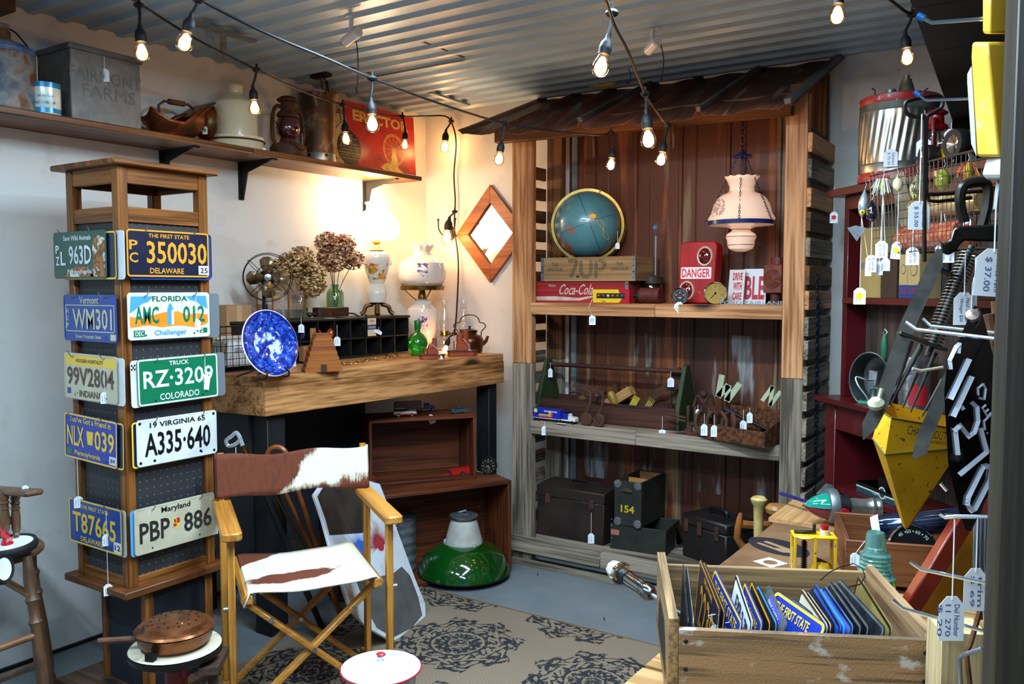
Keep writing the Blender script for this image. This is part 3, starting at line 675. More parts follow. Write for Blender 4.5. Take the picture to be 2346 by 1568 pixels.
m = on_left(268, 817, .018, 0, -.6); pl = plate('license_plate', 'cream Indiana 99V2804 plate with brown numbers and a gold top band', m, [PCRM, PRUST, PYEL, PBLU], border=0, extra=lambda b: b.box(-.145, .145, .036, .068, .0014, .0018, 2),
    rows=[('99V2804', 0, .0, .27, .062, 1), ('HOOSIER HOSPITALITY', 0, .052, .16, .012, 1), ('· INDIANA ·', 0, -.056, .16, .022, 1), ('▪', -.125, -.05, .02, .02, 3)])
tag2(pl, m, .085, .06, .1, w=.026); back_plate('license_plate', 'white plate edge behind the cream Indiana plate', m, .03, -.004, PWHT)
m = on_left(268, 964, .024, 0, -2); pl = plate('license_plate', 'blue and yellow Pennsylvania NLX 039 plate with keystone', m, [PROY, PYEL, PVGR, PWHT], border=1, extra=lambda b: b.prism([(-.018, .018), (-.018, .026), (.018, .026), (.018, .018), (.013, -.018), (-.013, -.018)], .0014, .003, 1) and [b.box(-.14, -.11, -.062, -.042, .0014, .002, 2), b.box(.108, .145, -.066, -.04, .0014, .002, 3)],
    rows=[("You've Got a Friend in", 0, .058, .24, .02, 1), ('NLX', -.085, .002, .1, .066, 1), ('039', .082, .002, .11, .066, 1), ('Pennsylvania', -.015, -.055, .15, .022, 1), ('84', .127, -.053, .025, .014, 0)])
tag2(pl, m, -.075, -.07, .13, w=.027); back_plate('license_plate', 'yellow edged plate behind the blue Pennsylvania keystone plate', m, .028, -.002, PNAVY, PYEL)
m = on_left(279, 1168, .022, 0, -.5); pl = plate('license_plate', 'blue and gold Delaware T87665 plate, lowest on the stand left side', m, [PBLU, PYEL, PWHT, PBLK], border=1, extra=lambda b: b.box(.105, .148, -.07, -.035, .0014, .002, 2),
    rows=[('THE FIRST STATE', 0, .053, .16, .013, 1), ('T87665', -.005, -.002, .25, .07, 1), ('DELAWARE', -.02, -.056, .13, .018, 1), ('12', .127, -.052, .03, .018, 3)])
tag2(pl, m, .07, .06, .075, w=.027); tag2(pl, m, .07, -.07, .11, w=.027); back_plate('license_plate', 'cream plate edge behind the blue Delaware T87665 plate', m, .012, -.004, PCRM)
for side, rows in (('r', (523, 671, 824, 965, 1170)), ('l', (526, 676, 817, 964, 1168))):
    for i, py in enumerate(rows):
        for dx in (-.09, .09):
            m = (on_right((287, 290, 313, 311, 306)[i], py, .016) if side == 'r' else on_left((243, 267, 268, 268, 279)[i], py, .016)) @ T(dx, .066, 0)
            MB().tube([m @ Vector(q) for q in ((0, 0, -.025), (0, 0, .012), (0, .018, .024))], .0018, 5).build('hook', STEEL, t, True)

# ================================================================ STOOL WITH COPPER ROASTER
c = at(402, 1478, d=2.36); ztop = c.z
t = thing('round_stool', 'round cream-topped stool with dark rim and red post under the copper roaster', 'stool', (c.x, c.y, 0)); TOPC = M('worn_cream', 'c8bda0', '7a4038', 9, lo=.55, hi=.75, rough=.5)
MB().lathe([(.0005, ztop-.006), (.118, ztop-.006), (.122, ztop-.003), (.12, ztop), (.0005, ztop)], 36).build('stool_top', TOPC, t)
MB().lathe([(.0005, ztop-.035), (.1, ztop-.035), (.122, ztop-.022), (.125, ztop-.007), (.0005, ztop-.007)], 36).build('top_rim', BLACK, t)
RP = M('red_post', '7a1016', rough=.35); MB().lathe([(.03, 0), (.03, ztop-.04)], 14).box(-.05, .05, -.008, .008, ztop-.08, ztop-.036).build('red_post', RP, t)
MB().lathe([(.0005, 0), (.13, 0), (.13, .02), (.0005, .03)], 28).build('foot', BLACK, t)
p = Vector((c.x, c.y, ztop)); t = thing('copper_roaster', 'round copper chestnut roaster with pierced lid and long handle on the round stool', 'roaster', p)
CP = M('roaster_copper', '6a381c', '4a2814', 10, rough=.35, metal=.75, c3='85502c')
MB().lathe([(.0005, 0), (.078, 0), (.096, .018), (.1, .04), (.104, .046), (.0005, .044)], 36).build('pan', CP, t)
MB().lathe([(.1, .046), (.106, .05), (.1, .056), (.085, .056), (.08, .068), (.07, .072), (.0005, .076)], 36).build('lid', CP, t)
b = MB()
for k in range(14):
    a = R(k*360/14); b.prism(circ(.0035, 6, .062*math.cos(a), .062*math.sin(a)), .0705, .0738); 
    if k % 2: b.prism(circ(.003, 6, .04*math.cos(a), .04*math.sin(a)), .073, .0755)
props(b.build('pierced_holes', BLACK, t), kind='stuff')
q = at(225, 1485, d=2.3) - p
MB().tube([Vector((q.x, q.y, 0)).normalized()*.1 + Vector((0, 0, .03)), Vector((q.x, q.y, .035))], .0085, 10).build('handle', M('handle_dark_wood', '3a2012', '57331e', 20, rough=.5), t)
MB().box(-.012, .012, -.014, .002, -.0, .02, 0, RZ(20) @ T(0, -.1, 0)).build('latch', IRON, t)
price_tag(t, p + Vector((.045, -.01, .075)), .034, .034, sag=(.01, 0, .012))
q = at(480, 1500, d=2.25); 
b = MB(); b.bar(at(478, 1540, d=2.3), at(505, 1490, d=2.5), .05, .02); b.cyl(at(488, 1530, d=2.38), Vector((at(488, 1530, d=2.38).x, at(488, 1530, d=2.38).y, 0)), .015)
b.build('wooden_step', WOOD('step_brown', '35241a', '4c362a', 'y'), label='dark wooden step end behind the round stool', cat='step', world=True)

# ================================================================ HIGH CHAIR WITH RED TRICYCLE AT THE LEFT EDGE
DW = M('chair_dark_wood', '3a2414', '6a4a30', 10, (1, 1, .3), rough=.45, bump=.1)
pa_ = at(45, 1118, d=2.62); t = thing('high_chair', 'dark turned-leg wooden high chair at the left edge of the picture', 'chair', (pa_.x, pa_.y, 0)); CHX = t
zs = at(40, 1268, d=2.62).z
turn = [(.0, .012), (.06, .012), (.1, .02), (.14, .014), (.2, .021), (.45, .023), (.62, .019), (.64, .026), (.66, .019), (.74, .02), (.76, .027), (.79, .018), (.86, .024), (1, .016)]
def turned(p0, p1, sc=1.0, prof=turn): return MB().lathe([(r*sc, z*(Vector(p1)-Vector(p0)).length) for z, r in prof], 14, 0, ZTO(p0, p1))
legt, legb = at(62, 1275, d=2.62), at(118, 1740, d=2.58); legb.z = max(legb.z, 0); 
back = Vector((-.15, -.12, 0)); side_ = Vector((-.30, -.17, 0))
for i, (dt, db) in enumerate(((Vector(), Vector()), (Vector((-.24, .12, 0)), Vector((-.30, .17, 0))), (side_*.8, side_), (side_*.8+Vector((-.1, .1, 0)), side_+Vector((-.1, .1, 0))))):
    turned(Vector((legb.x, legb.y, 0)) + db, legt + dt, .8).build('leg', DW, t, True)
MB().prism(circ(.16, 28), 0, .022, 0, T(legt.x-.185, legt.y-.03, zs-.034)).build('seat', DW, t, True, bevel=.006)
for px in (13, 38):
    MB().lathe([(r*.6, z*.15) for z, r in turn], 12, 0, T(*at(px, 1235, d=2.62+.0015*px))).build('spindle', DW, t, True)
a, b2 = at(-30, 1122, d=2.75), at(80, 1130, d=2.55); MB().bar(a, b2, .055, .018).build('armrest', DW, t, True, bevel=.006)
price_tag(t, at(58, 1112, d=2.6), .001, .02, ang=-50)
for za_, pts in ((.28, ((85, 1455), (-40, 1500))), (.2, ((70, 1365), (-60, 1290)))):
    MB().cyl(at(*pts[0], d=2.6), at(*pts[1], d=2.5 + (za_ == .2)*.35), .011).build('rung', M('rung_wood', '5e3a1c', '7c5430', 10, rough=.4), t, True)
MB().cyl(at(85, 1525, d=2.6), at(-60, 1580, d=2.85), .012).build('rung', DW, t, True)
c = Vector((legt.x-.1, legt.y-.03, zs+.006)); t = thing('tricycle', 'small red toy tricycle with black tyres resting on the high chair seat', 'toy', c)
RD = M('toy_red', 'a81018', rough=.2, coat=.6)
def tyre(parent, m, r, w=.012, rim=WHITEP, hub=CHROME):
    o = MB().lathe([(r-w, -w*.8), (r-w*.3, -w), (r, -w*.3), (r, w*.3), (r-w*.3, w), (r-w, w*.8)], 28, 0, m).build('wheel', RUBBER, parent)
    MB().lathe([(.0005, -w*.5), (r-w, -w*.7), (r-w, w*.7), (.0005, w*.5)], 24, 0, m).build('rim', rim, o)
tyre(t, T(.045, .0, .014) @ RX(4), .085, .013); MB().lathe([(.0005, .0), (.018, 0), (.014, .012), (.0005, .014)], 12, 0, T(.045, 0, .022)).build('hub', RD, t)
q = at(3, 1305, d=2.5) - c; tyre(t, T(*q) @ RZ(30) @ RY(80), .045)
b = MB().tube(spline([(.01, .0, .05), (-.05, 0, .1), (-.1, 0, .1), (-.15, 0, .02)], 5), .018, 10); b.tube([(-.03, 0, .09), (.0, .0, .1), (.03, 0, .045), (.06, 0, .035)], .011)
b.sph((-.07, .0, .1), .035, 0, None, 14, 8, 1.4, .7, .7); b.box(-.12, -.06, -.05, .0, -.05, .08)
b.build('frame', RD, t); MB().cyl((-.005, -.03, .075), (-.005, .035, .08), .014).build('pedal', M('pedal_pink', '8a4a4c', rough=.5), t)
# ================================================================ BENCH
BZ = 1.03
BW = WOOD('bench_beam', '74481f', 'c48a54', 'y', sc=.8, rough=.6, dark='3a2410'); BWX = WOOD('bench_beam', '4a3a2c', '8a6c44', 'x', sc=.8)
t = thing('workbench', 'long workbench of thick rough pale planks against the left wall', 'bench', (-2.8, 2.9, 0))
bx = lambda y: -2.565 + (y-2.17)*.07
MB().prism([(XW+.003, 2.12), (bx(2.17), 2.17), (bx(3.64), 3.64), (XW+.003, 3.64)], BZ-.15, BZ-.04).build('apron', BW, t, True)
n = 4
for i in range(n):
    f0, f1 = i/n, (i+1)/n - .004
    q = lambda f, y: XW+.003 + (bx(y)-XW-.003)*f
    MB().prism([(q(f0, 2.15), 2.12+.05*f0), (q(f1, 2.17), 2.12+.05*f1), (q(f1, 3.64), 3.64), (q(f0, 3.64), 3.64)], BZ-.04, BZ).build('top_plank', BW, t, True, bevel=.002)
DK = M('black_stained_wood', '0d0d0e', '17161a', 20, (1, 1, .1), rough=.6)
for x0, x1, y0, y1 in ((-2.68, -2.59, 2.2, 2.29), (-2.58, -2.5, 3.56, 3.63), (-3.1, -3.02, 2.2, 2.28)):
    MB().box(x0, x1, y0, y1, 0, BZ-.15).build('leg', DK, t, True, bevel=.003)
MB().box(-2.9, -2.88, 2.2, 3.05, .25, BZ-.15).build('back_panel', M('dark_panel', '17191f', '1e2027', 5), t, True)
MB().box(-3.1, -2.68, 2.185, 2.2, .3, BZ-.15).build('end_panel', M('dark_panel2', '121318', '1a1b21', 5), t, True)
def bt(px, py, z=BZ): p = at(px, py, Z=z); return p
# blue plate on a wire easel
c = at(607, 788, d=3.22); va = 0
t = thing('plate_easel', 'black scrolled wire easel holding the blue plate', 'plate stand', (c.x-.01, c.y, BZ))
for s in (-1, 1):
    b = MB(); b.tube(spline([(.02, s*.055, .035), (.045, s*.055, .005), (.075, s*.055, .008), (.08, s*.05, .03), (.062, s*.048, .036), (.06, s*.05, .022)], 6), .0035, 6)
    b.tube(spline([(.02, s*.055, .035), (-.02, s*.045, .09), (-.045, s*.02, .2)], 5), .0035, 6); b.tube([(.02, s*.055, .035), (-.09, s*.05, .004)], .0035, 6); b.build('easel_side', BLACK, t)
MB().tube([(-.045, -.02, .2), (-.045, .02, .2)], .0035).build('crossbar', BLACK, t)
TRANS = pattern('transferware', lambda x, y, z, no: [((no(60, 4) - .44)*9*((x*x+y*y).sqrt().lt(.112)), '2a4cae'), (((no(38, 5, (1, 1, 1)) - .5)*14)*((x*x+y*y).sqrt().lt(.066)), 'b9c6ea'),
    (((no(70, 3) - .58)*12)*((x*x+y*y).sqrt().gt(.08))*((x*x+y*y).sqrt().lt(.118)), '6f88d0'), ((x*x+y*y).sqrt().gt(.1245), 'dfe2ea')], '0f1f6e', rough=.12, coat=.8)
m = FM((c.x+.015, c.y, c.z), -2, -14)
MB().lathe([(.0005, 0), (.07, 0), (.08, .006), (.124, .016), (.128, .019), (.124, .022), (.08, .012), (.07, .006), (.0005, .006)], 48).build('blue_plate', TRANS, loc=m.translation, rot=m.to_3x3().to_4x4(), label='cobalt blue and white transfer-printed plate standing on a wire easel', cat='plate')
p = at(597, 868, Z=BZ)
# wire basket with cards
p = bt(518, 850); t = thing('wire_basket', 'dark wire basket full of paper packets at the bench left end', 'basket', p + Vector((-.03, .04, 0)))
b = MB(); w, d, h = .1, .12, .185
for i in range(9):
    f = -1 + i/4
    b.tube([(f*w, -d, 0), (f*w, -d, h)], .0015, 4).tube([(f*w, d, 0), (f*w, d, h)], .0015, 4).tube([(w, f*d, 0), (w, f*d, h)], .0015, 4).tube([(-w, f*d, 0), (-w, f*d, h)], .0015, 4)
for i in range(8):
    z = h*i/7; b.tube([(-w, -d, z), (w, -d, z), (w, d, z), (-w, d, z)], .0015 if i < 7 else .003, 4, closed=True)
b.build('wire_mesh', IRON, t); MB().box(-w, w, -d, d, .0, .002).build('bottom', IRON, t)
for i in range(5):
    o = MB().cb((0, 0, 0), (.012, .14-.01*i, .11+.012*(i % 3)), 0).text('SEEDS', .08, .02, FM((.0065, 0, .01), 0), 1).build('paper_packet', [M('packet%d' % (i % 3), ('d6d4ce', 'b8a888', 'cfc0a8')[i % 3]), INK], loc=t.location + Vector((.075-.03*i, 0, .075)), rot=RY(8), label='pale paper packet standing in the wire basket, %s' % ('nearest the bench edge', 'second from the bench edge', 'in the middle of the row', 'second from the wall', 'nearest the wall')[i], cat='packet', group='packets in the wire basket')
MB().cb((0, 0, .07), (.16, .14, .14)).cb((.081, 0, .07), (.001, .03, .14), 1).build('cardboard_box', [M('cardboard', '9a7048', 'a67c52', 8, rough=.8), M('box_tape', 'b89468')], loc=(-3.06, at(518, 740, X=-3.06).y, BZ+.125), rz=4, label='small brown cardboard box behind the wire basket at the wall', cat='box')
MB().box(-.07, .07, -.07, .07, 0, .122).build('wooden_block', DK, loc=(-3.06, at(518, 740, X=-3.06).y, BZ+.001), label='dark block under the cardboard box behind the wire basket', cat='block')
# pigeonhole organizer
OX, OY0, OY1, OZ = -2.9, at(548, 740, X=-2.9).y+.02, at(937, 740, X=-2.9).y, .185
t = thing('pigeonhole_organizer', 'long black pigeonhole organizer with two rows of compartments on the workbench', 'organizer', (OX-.1, (OY0+OY1)/2, BZ)); PIG = M('organizer_black', '0b0b0c', '1b1814', 15, rough=.5)
L = (OY1-OY0)/2; b = MB(); D = .2
MB().box(-.11, .104, -L-.008, L+.008, OZ, OZ+.012).build('top_board', PIG, t, bevel=.003)
MB().box(-.1, .1, -L, L, 0, .01).build('bottom_board', PIG, t); MB().box(-.1, -.094, -L, L, .01, OZ).build('back_board', PIG, t); MB().box(-.094, .096, -L, L, OZ*.5, OZ*.5+.006).build('middle_shelf', PIG, t)
for i in range(11):
    y = -L + (2*L-.006)*i/10; MB().box(-.094, .098, y, y+.006, .01, OZ).build('divider', PIG, t)
OT = BZ + OZ + .012
price_tag(t, at(690, 728, X=OX+.008), .03, .026, ang=-50, sag=(0, 0, 0)); 
price_tag(t, at(772, 745, X=OX+.01), .055, .03, ang=-42, sag=(0, 0, 0)); price_tag(t, at(868, 750, X=OX+.03), .015, .04, ang=-40, h=.018, roll=-25)
def og(px, row, x=OX-.03): return Vector((x, at(px, 740, X=OX).y, BZ + (.012 if row == 0 else OZ*.5+.008)))
for px, r_, c_, lab in ((697, .026, '1c2f6a', 'dark blue glass ball in the upper row of pigeonholes'), (737, .022, 'a01840', 'shiny red glass ball in the upper row of pigeonholes'), (768, .021, 'a8480c', 'amber orange glass ball in the upper row of pigeonholes')):
    MB().sph((0, 0, r_*1.15), r_, 0, None, 18, 12, 1, 1, 1.15).cyl((0, 0, r_*2.25), (0, 0, r_*2.45), .006, mi=1).build('glass_ball', [M('glass_'+c_, c_, rough=.06, coat=1, metal=.2), BRASS], loc=og(px, 1), label=lab, cat='ornament')
MB().cb((0, 0, .028), (.02, .02, .056)).build('wooden_peg', WOOD('pale_peg', '7a4a20', 'b07a40', 'z', knots=False), loc=og(715, 1, OX+.005), rz=20, label='short tan wooden peg leaning in the pigeonholes beside the red ball', cat='peg')
for px, lab in ((688, 'tan seed carton in the lower pigeonhole, left one'), (703, 'tan carton in the lower pigeonhole, right one')):
    MB().cb((0, 0, .033), (.03, .032, .066)).cb((.0155, 0, .04), (.001, .022, .02), 1).build('small_carton', [M('carton_tan', '8a6238'), M('carton_red', 'a8382c')], loc=og(px, 0, OX+.02 if px < 700 else OX-.02), label=lab, cat='carton')
b = MB().box(-.03, .03, 0, .0012, -.044, .044, 0).box(-.03, .03, -.0002, .0002, -.012, .012, 1); m = FM((0, 0, 0), -90)
b.text('Guth Bands', .05, .012, m @ T(0, 0, 0), 0, .001, .02).text('SPECIAL', .03, .009, m @ T(0, .03, 0), 2, .001, .02)
b.build('advertising_card', [M('card_cream', 'cfc09a'), M('card_blue', '22387e'), M('card_red', 'b83028')], loc=Vector((OX+.012, at(848, 740, X=OX).y, OT-.05)), rot=RZ(90), label='small cream and blue advertising card stuck to the organizer front', cat='card', smooth=0)
# fan
def ot(px, x=-3.0): return Vector((x, at(px, 700, X=x).y, OT))
p = ot(607, -2.97); t = thing('desk_fan', 'antique desk fan with brass-grey blades in a bent wire cage', 'fan', p)
fz = at(612, 636, d=depth(p)).z - OT; mF = FM((.02, 0, fz), -38)
MB().lathe([(.0005, 0), (.055, 0), (.055, .012), (.03, .022), (.012, .03), (.011, fz-.03), (.0005, fz-.02)], 20).build('base', IRON, t)
MB().lathe([(.0005, -.07), (.03, -.065), (.036, -.04), (.034, -.01), (.012, 0), (.012, .02), (.0005, .02)], 20, 0, mF).build('motor', IRON, t)
MB().lathe([(.0005, .018), (.014, .018), (.017, .022), (.014, .027), (.0005, .029)], 18, 0, mF).build('hub', STEEL, t)
BLD = M('blade_bronze', '84694a', '9c8460', 12, rough=.3, metal=.7)
for k in range(4):
    mm = mF @ RZ(90*k+8) @ T(0, 0, .012) @ RY(0); pts = [(.012, -.008), (.04, -.03), (.07, -.036), (.088, -.02), (.09, .004), (.078, .022), (.05, .022), (.02, .01)]
    o = MB().add([(x, y, .004 - y*.5) for x, y in pts], [tuple(range(8))], 0, mm).build('blade', BLD, t); sm = o.modifiers.new('s', 'SOLIDIFY'); sm.thickness = .0015
b = MB()
for r_, z in ((.104, .035), (.1, -.02), (.05, .047)): b.tube([mF @ Vector((r_*math.cos(a), r_*math.sin(a), z)) for a in [2*PI*i/36 for i in range(36)]], .0018, 5, closed=True)
for k in range(4):
    a = R(45+90*k); b.tube(spline([mF @ Vector((r_*math.cos(a+o_), r_*math.sin(a+o_), z)) for r_, z, o_ in ((.018, .03, 0), (.06, .046, .25), (.104, .035, .1), (.1, -.02, 0), (.03, -.05, 0))], 5), .0016, 5)
b.build('cage', IRON, t)
# glass box with brass edges
y0 = at(612, 700, X=-2.95).y; y1 = at(684, 700, X=-2.95).y
t = thing('glass_display_case', 'small clear glass case with copper corner posts beside the fan', 'glass case', (-2.965, (y0+y1)/2, OT)); h = (y1-y0)/2; Hh = .13
CPR = M('copper_post', 'a87040', rough=.35, metal=.8)
for x, y in ((-.05, -h), (.05, -h), (-.05, h), (.05, h), (.05, 0)): MB().cb((x, y, Hh/2), (.005, .005, Hh)).build('corner_post', CPR, t)
MB().box(.049, .051, -h, h, 0, Hh).box(-.051, -.049, -h, h, 0, Hh).box(-.05, .05, -h-.001, -h+.001, 0, Hh).box(-.05, .05, h-.001, h+.001, 0, Hh).build('glass_panes', CLEAR, t, norm=False)
MB().box(-.05, .05, -h, h, 0, .004).build('base', IRON, t)
# jars and hydrangeas
GJ = GLASS('green_jar', 'b4d8b4', refl=.5, base=.12)
def jar(px, x, r, h, label):
    p = ot(px, x); t = thing('glass_jar', label, 'jar', p)
    MB().lathe([(.0005, .004), (r*.95, .004), (r, .012), (r, h*.72), (r*.8, h*.84), (r*.45, h*.9), (r*.45, h), (r*.5, h)], 26).build('jar_glass', GJ, t, norm=False); return p
def hydrangea(label, base, heads, mats):
    t = thing('dried_hydrangea', label, 'flowers', base)
    for hx, hy, hz, r in heads:
        b = MB(); rnd = random.Random(int(hz*1e5))
        for k in range(420):
            u = rnd.uniform(-1, 1); a = rnd.uniform(0, 2*PI); s = math.sqrt(1-u*u); d = Vector((s*math.cos(a), s*math.sin(a), u)); rr = r*(1-.35*rnd.random()**2)*1.22
            c = Vector((hx, hy, hz)) + Vector((d.x, d.y, d.z*.85))*rr; q = ZTO((0, 0, 0), d + Vector((rnd.uniform(-.6, .6), rnd.uniform(-.6, .6), rnd.uniform(-.6, .6)))); e = rnd.uniform(.0065, .0115)
            b.add([(-e, 0, .003), (0, -e*.7, -.001), (e, 0, .003), (0, e*.7, -.001)], [(0, 1, 2, 3)], k % 3, T(*c) @ q)
        b.sph((hx, hy, hz), r*.62, 2, None, 12, 8)
        b.build('flower_head', mats, t, smooth=0, norm=False)
        MB().tube(spline([(hx, hy, hz-r*.5), (hx*.3, hy*.3, hz*.5), (hx*-.2, hy*.1, .01)], 5), .002, 5).build('stem', M('dry_stem', '4a4a2a'), t)
HY1 = [M('petal_tan', 'c89c66', 'a67c44', 40), M('petal_light', 'dcbc84'), M('petal_dark', '6d4a26')]; HY2 = [M('petal_rust', 'cc9064', 'a86840', 40), M('petal_peach', 'deb48a'), M('petal_brown', '744026')]
p = jar(688, -3.02, .036, .13, 'pale green glass jar holding tan hydrangeas, left of the two jars')
def rel(px, py, p, dx=0): 
    q = at(px, py, X=p.x+dx); return (dx, q.y-p.y, q.z-p.z)
hydrangea('bunch of tan dried hydrangeas in the left glass jar', p, [rel(672, 608, p) + (.062,), rel(642, 618, p, .02) + (.046,), rel(712, 628, p) + (.058,), rel(715, 655, p, .03) + (.052,), rel(690, 590, p, -.02) + (.05,)], HY1)
p = jar(768, -3.03, .042, .16, 'larger pale green glass jar holding rust coloured hydrangeas')
hydrangea('tall bunch of rust brown dried hydrangeas in the larger glass jar', p, [rel(752, 557, p) + (.052,), rel(765, 600, p) + (.05,), rel(788, 560, p, .01) + (.048,), rel(806, 595, p, .03) + (.048,), rel(752, 590, p, -.02) + (.045,)], HY2)
# old counting tool
p = ot(758, -2.97); t = thing('vintage_hand_tool', 'flat dark wooden device with brass dial and cord lying on the organizer', 'tool', p, 90)
MW = M('mahogany_dark', '2a140c', '3c2014', 20, rough=.4); b = MB().prism([(-.1, -.02), (-.075, -.035), (.085, -.035), (.095, -.02), (.095, .02), (.085, .035), (-.075, .035), (-.1, .02)], 0.006, .05); b.build('body', MW, t, bevel=.003)
MB().cyl((-.1, 0, .022), (-.13, 0, .018), .008).sph((-.135, 0, .018), .012).build('plug', MW, t)
MB().cyl((-.045, -.0355, .022), (-.045, -.039, .022), .014).build('dial', BRASS, t); MB().box(-.015, .06, -.037, -.035, .014, .03).build('name_plate', M('dull_brass', '5a4628', rough=.4, metal=.8), t)
MB().tube(spline([(.095, 0, .02), (.13, -.03, .015), (.14, -.07, -.01), (.165, -.075, -.012), (.175, -.06, .012)], 6), .004, 6).build('cord', IRON, t)
MB().box(-.07, -.03, -.06, -.03, .0005, .0012).build('price_tag', PAPER, t)
# glowing lamp
p = ot(864, -3.0); dd = depth(p); sc = dd/F; hz = lambda py: (at(864, py, d=dd).z - OT)
MILK = M('painted_milk_glass', 'd8d0c0', rough=.12, coat=.8); FLOR = pattern('lamp_roses', lambda x, y, z, no: [(((no(30, 3) - .5)*14)*((z-.225)*(z-.225)).lt(.0015), 'd8942c'), (((no(44, 3) - .57)*14)*((z-.225)*(z-.225)).lt(.0017), 'b0583c'), (((no(60, 3) - .6)*12)*((z-.205)*(z-.205)).lt(.0015), '5e7a34')], 'dcd4c2', rough=.12, coat=.8)
t = thing('table_lamp', 'lit table lamp with glowing white glass shade and painted roses on its urn', 'lamp', p); b = MB()
z1 = hz(693)
b.lathe([(.0005, z1-.012), (.03, z1-.012), (.036, z1-.004), (.03, z1), (.0005, z1)], 24)
for k in range(4): b.tube(spline([(.02*math.cos(R(90*k+45)), .02*math.sin(R(90*k+45)), z1-.01), (.055*math.cos(R(90*k+45)), .055*math.sin(R(90*k+45)), z1-.02), (.068*math.cos(R(90*k+45)), .068*math.sin(R(90*k+45)), .02), (.085*math.cos(R(90*k+45)), .085*math.sin(R(90*k+45)), .008)], 5), .011, 8)
b.build('ornate_base', M('antique_bronze', '4a3220', '6e5030', 30, rough=.45, metal=.8, bump=.4), t)
zz = [hz(y) for y in (693, 672, 655, 622, 597, 583, 577)]
MB().lathe([(.0005, zz[0]), (.042, zz[0]), (.05, zz[1]), (.048, zz[1]+.008), (.036, zz[2]+.01), (.058, zz[3]), (.072, zz[4]), (.066, zz[5]), (.035, zz[6]), (.0005, zz[6])], 36).build('urn', FLOR, t)
MB().lathe([(.0005, zz[6]), (.036, zz[6]), (.036, zz[6]+.006), (.02, zz[6]+.012), (.012, hz(562)), (.022, hz(556)), (.022, hz(550)), (.0005, hz(550))], 24).build('collar', BRASS, t)
SHG = EMIT('lit_shade', (1, .84, .58), 7, (1, .95, .85))
o = MB().lathe([(.062, hz(551)), (.108, hz(545)), (.118, hz(530)), (.112, hz(512)), (.09, hz(496)), (.05, hz(484)), (.046, hz(474)), (.056, hz(466))], 40).build('lamp_shade', SHG, t); sm = o.modifiers.new('s', 'SOLIDIFY'); sm.thickness = .002
light('POINT', 'lamp_light', p + Vector((0, 0, hz(440))), 9, (1, .66, .36), .04)
price_tag(t, p + Vector((.05, .05, hz(590))), .02, .016, ang=-40)
# second lamp
p = Vector((-2.98, at(968, 790, X=-2.98).y, BZ)); dd = depth(p); hz = lambda py: (at(968, py, d=dd).z - BZ)
t = thing('table_lamp', 'unlit white glass lamp with painted violets, brass ring and ruffled top', 'lamp', p)
VIO = pattern('lamp_violets', lambda x, y, z, no: [(((no(55, 3) - .47)*14)*((x*.66-y*.75 - .0)._m('ABSOLUTE').lt(.5))*(((x*.75+y*.66)-.0)._m('ABSOLUTE').lt(.028))*(x-y).gt(0)*((z-hz(735))._m('ABSOLUTE').lt(.026)).mx((z-hz(616))._m('ABSOLUTE').lt(.026)), '6a4080'), (((no(80, 3) - .6)*14)*(((x*.75+y*.66))._m('ABSOLUTE').lt(.026))*(x-y).gt(0)*((z-hz(739))._m('ABSOLUTE').lt(.034)).mx((z-hz(621))._m('ABSOLUTE').lt(.034)), '4c6a3c')], 'd9cfc4', rough=.1, coat=1)
MB().lathe([(.0005, 0), (.05, 0), (.055, .012), (.04, .025), (.0005, .025)], 28).build('base', BRASS, t)
MB().lathe([(.03, .02), (.06, .05), (.085, hz(745)), (.09, hz(730)), (.082, hz(708)), (.05, hz(697)), (.05, hz(690)), (.03, hz(686))], 40).build('font_globe', VIO, t)
MB().lathe([(.0005, hz(688)), (.022, hz(688)), (.024, hz(678)), (.016, hz(668)), (.016, hz(655)), (.0005, hz(655))], 20).build('burner', BRASS, t)
b = MB()
for k in range(3):
    a = R(120*k+100); b.tube(spline([(.018*math.cos(a), .018*math.sin(a), hz(690)), (.05*math.cos(a), .05*math.sin(a), hz(682)), (.095*math.cos(a), .095*math.sin(a), hz(664))], 5), .0025, 5)
b.build('shade_arms', BRASS, t)
MB().lathe([(.112, hz(665)), (.118, hz(665)), (.12, hz(656)), (.112, hz(655))], 40, closed=True).build('brass_ring', BRASS, t)
def ruf(a, j, r, z): return (r + (.006*math.sin(a*10) if j >= 7 else 0), z + (.005*math.sin(a*10) if j >= 7 else 0))
o = MB().lathe([(.108, hz(656)), (.125, hz(640)), (.13, hz(622)), (.12, hz(604)), (.09, hz(594)), (.055, hz(587)), (.048, hz(578)), (.06, hz(568)), (.066, hz(563))], 60, wav=ruf).build('lamp_shade', VIO, t); sm = o.modifiers.new('s', 'SOLIDIFY'); sm.thickness = .0025
MB().lathe([(.026, hz(655)), (.032, hz(640)), (.022, hz(600)), (.02, hz(552))], 20).build('chimney', CLEAR, t, norm=False)
# green bottle
p = Vector((-2.76, at(957, 800, X=-2.76).y, BZ)); dd = depth(p); hz = lambda py: (at(957, py, d=dd).z - BZ)
m_, n_, l_, b_ = newmat('green_glass'); b_.inputs['Base Color'].default_value = (.015, .36, .02, 1); b_.inputs['Roughness'].default_value = .05; b_.inputs['Transmission Weight'].default_value = .75; b_.inputs['Coat Weight'].default_value = 1
t = thing('green_bottle', 'bright green round flattened glass bottle in front of the violet lamp', 'bottle', p)
MB().lathe([(.0005, .002), (.03, .002), (.044, .02), (.052, .055), (.047, .085), (.032, .105), (.014, .118), (.013, hz(752)), (.0005, hz(752))], 32).build('bottle_body', MATS['green_glass'], t)
MB().lathe([(.014, hz(755)), (.0165, hz(753)), (.0165, hz(736)), (.014, hz(734)), (.0005, hz(734))], 18).build('cap', M('green_cap', '156a22', rough=.35), t)
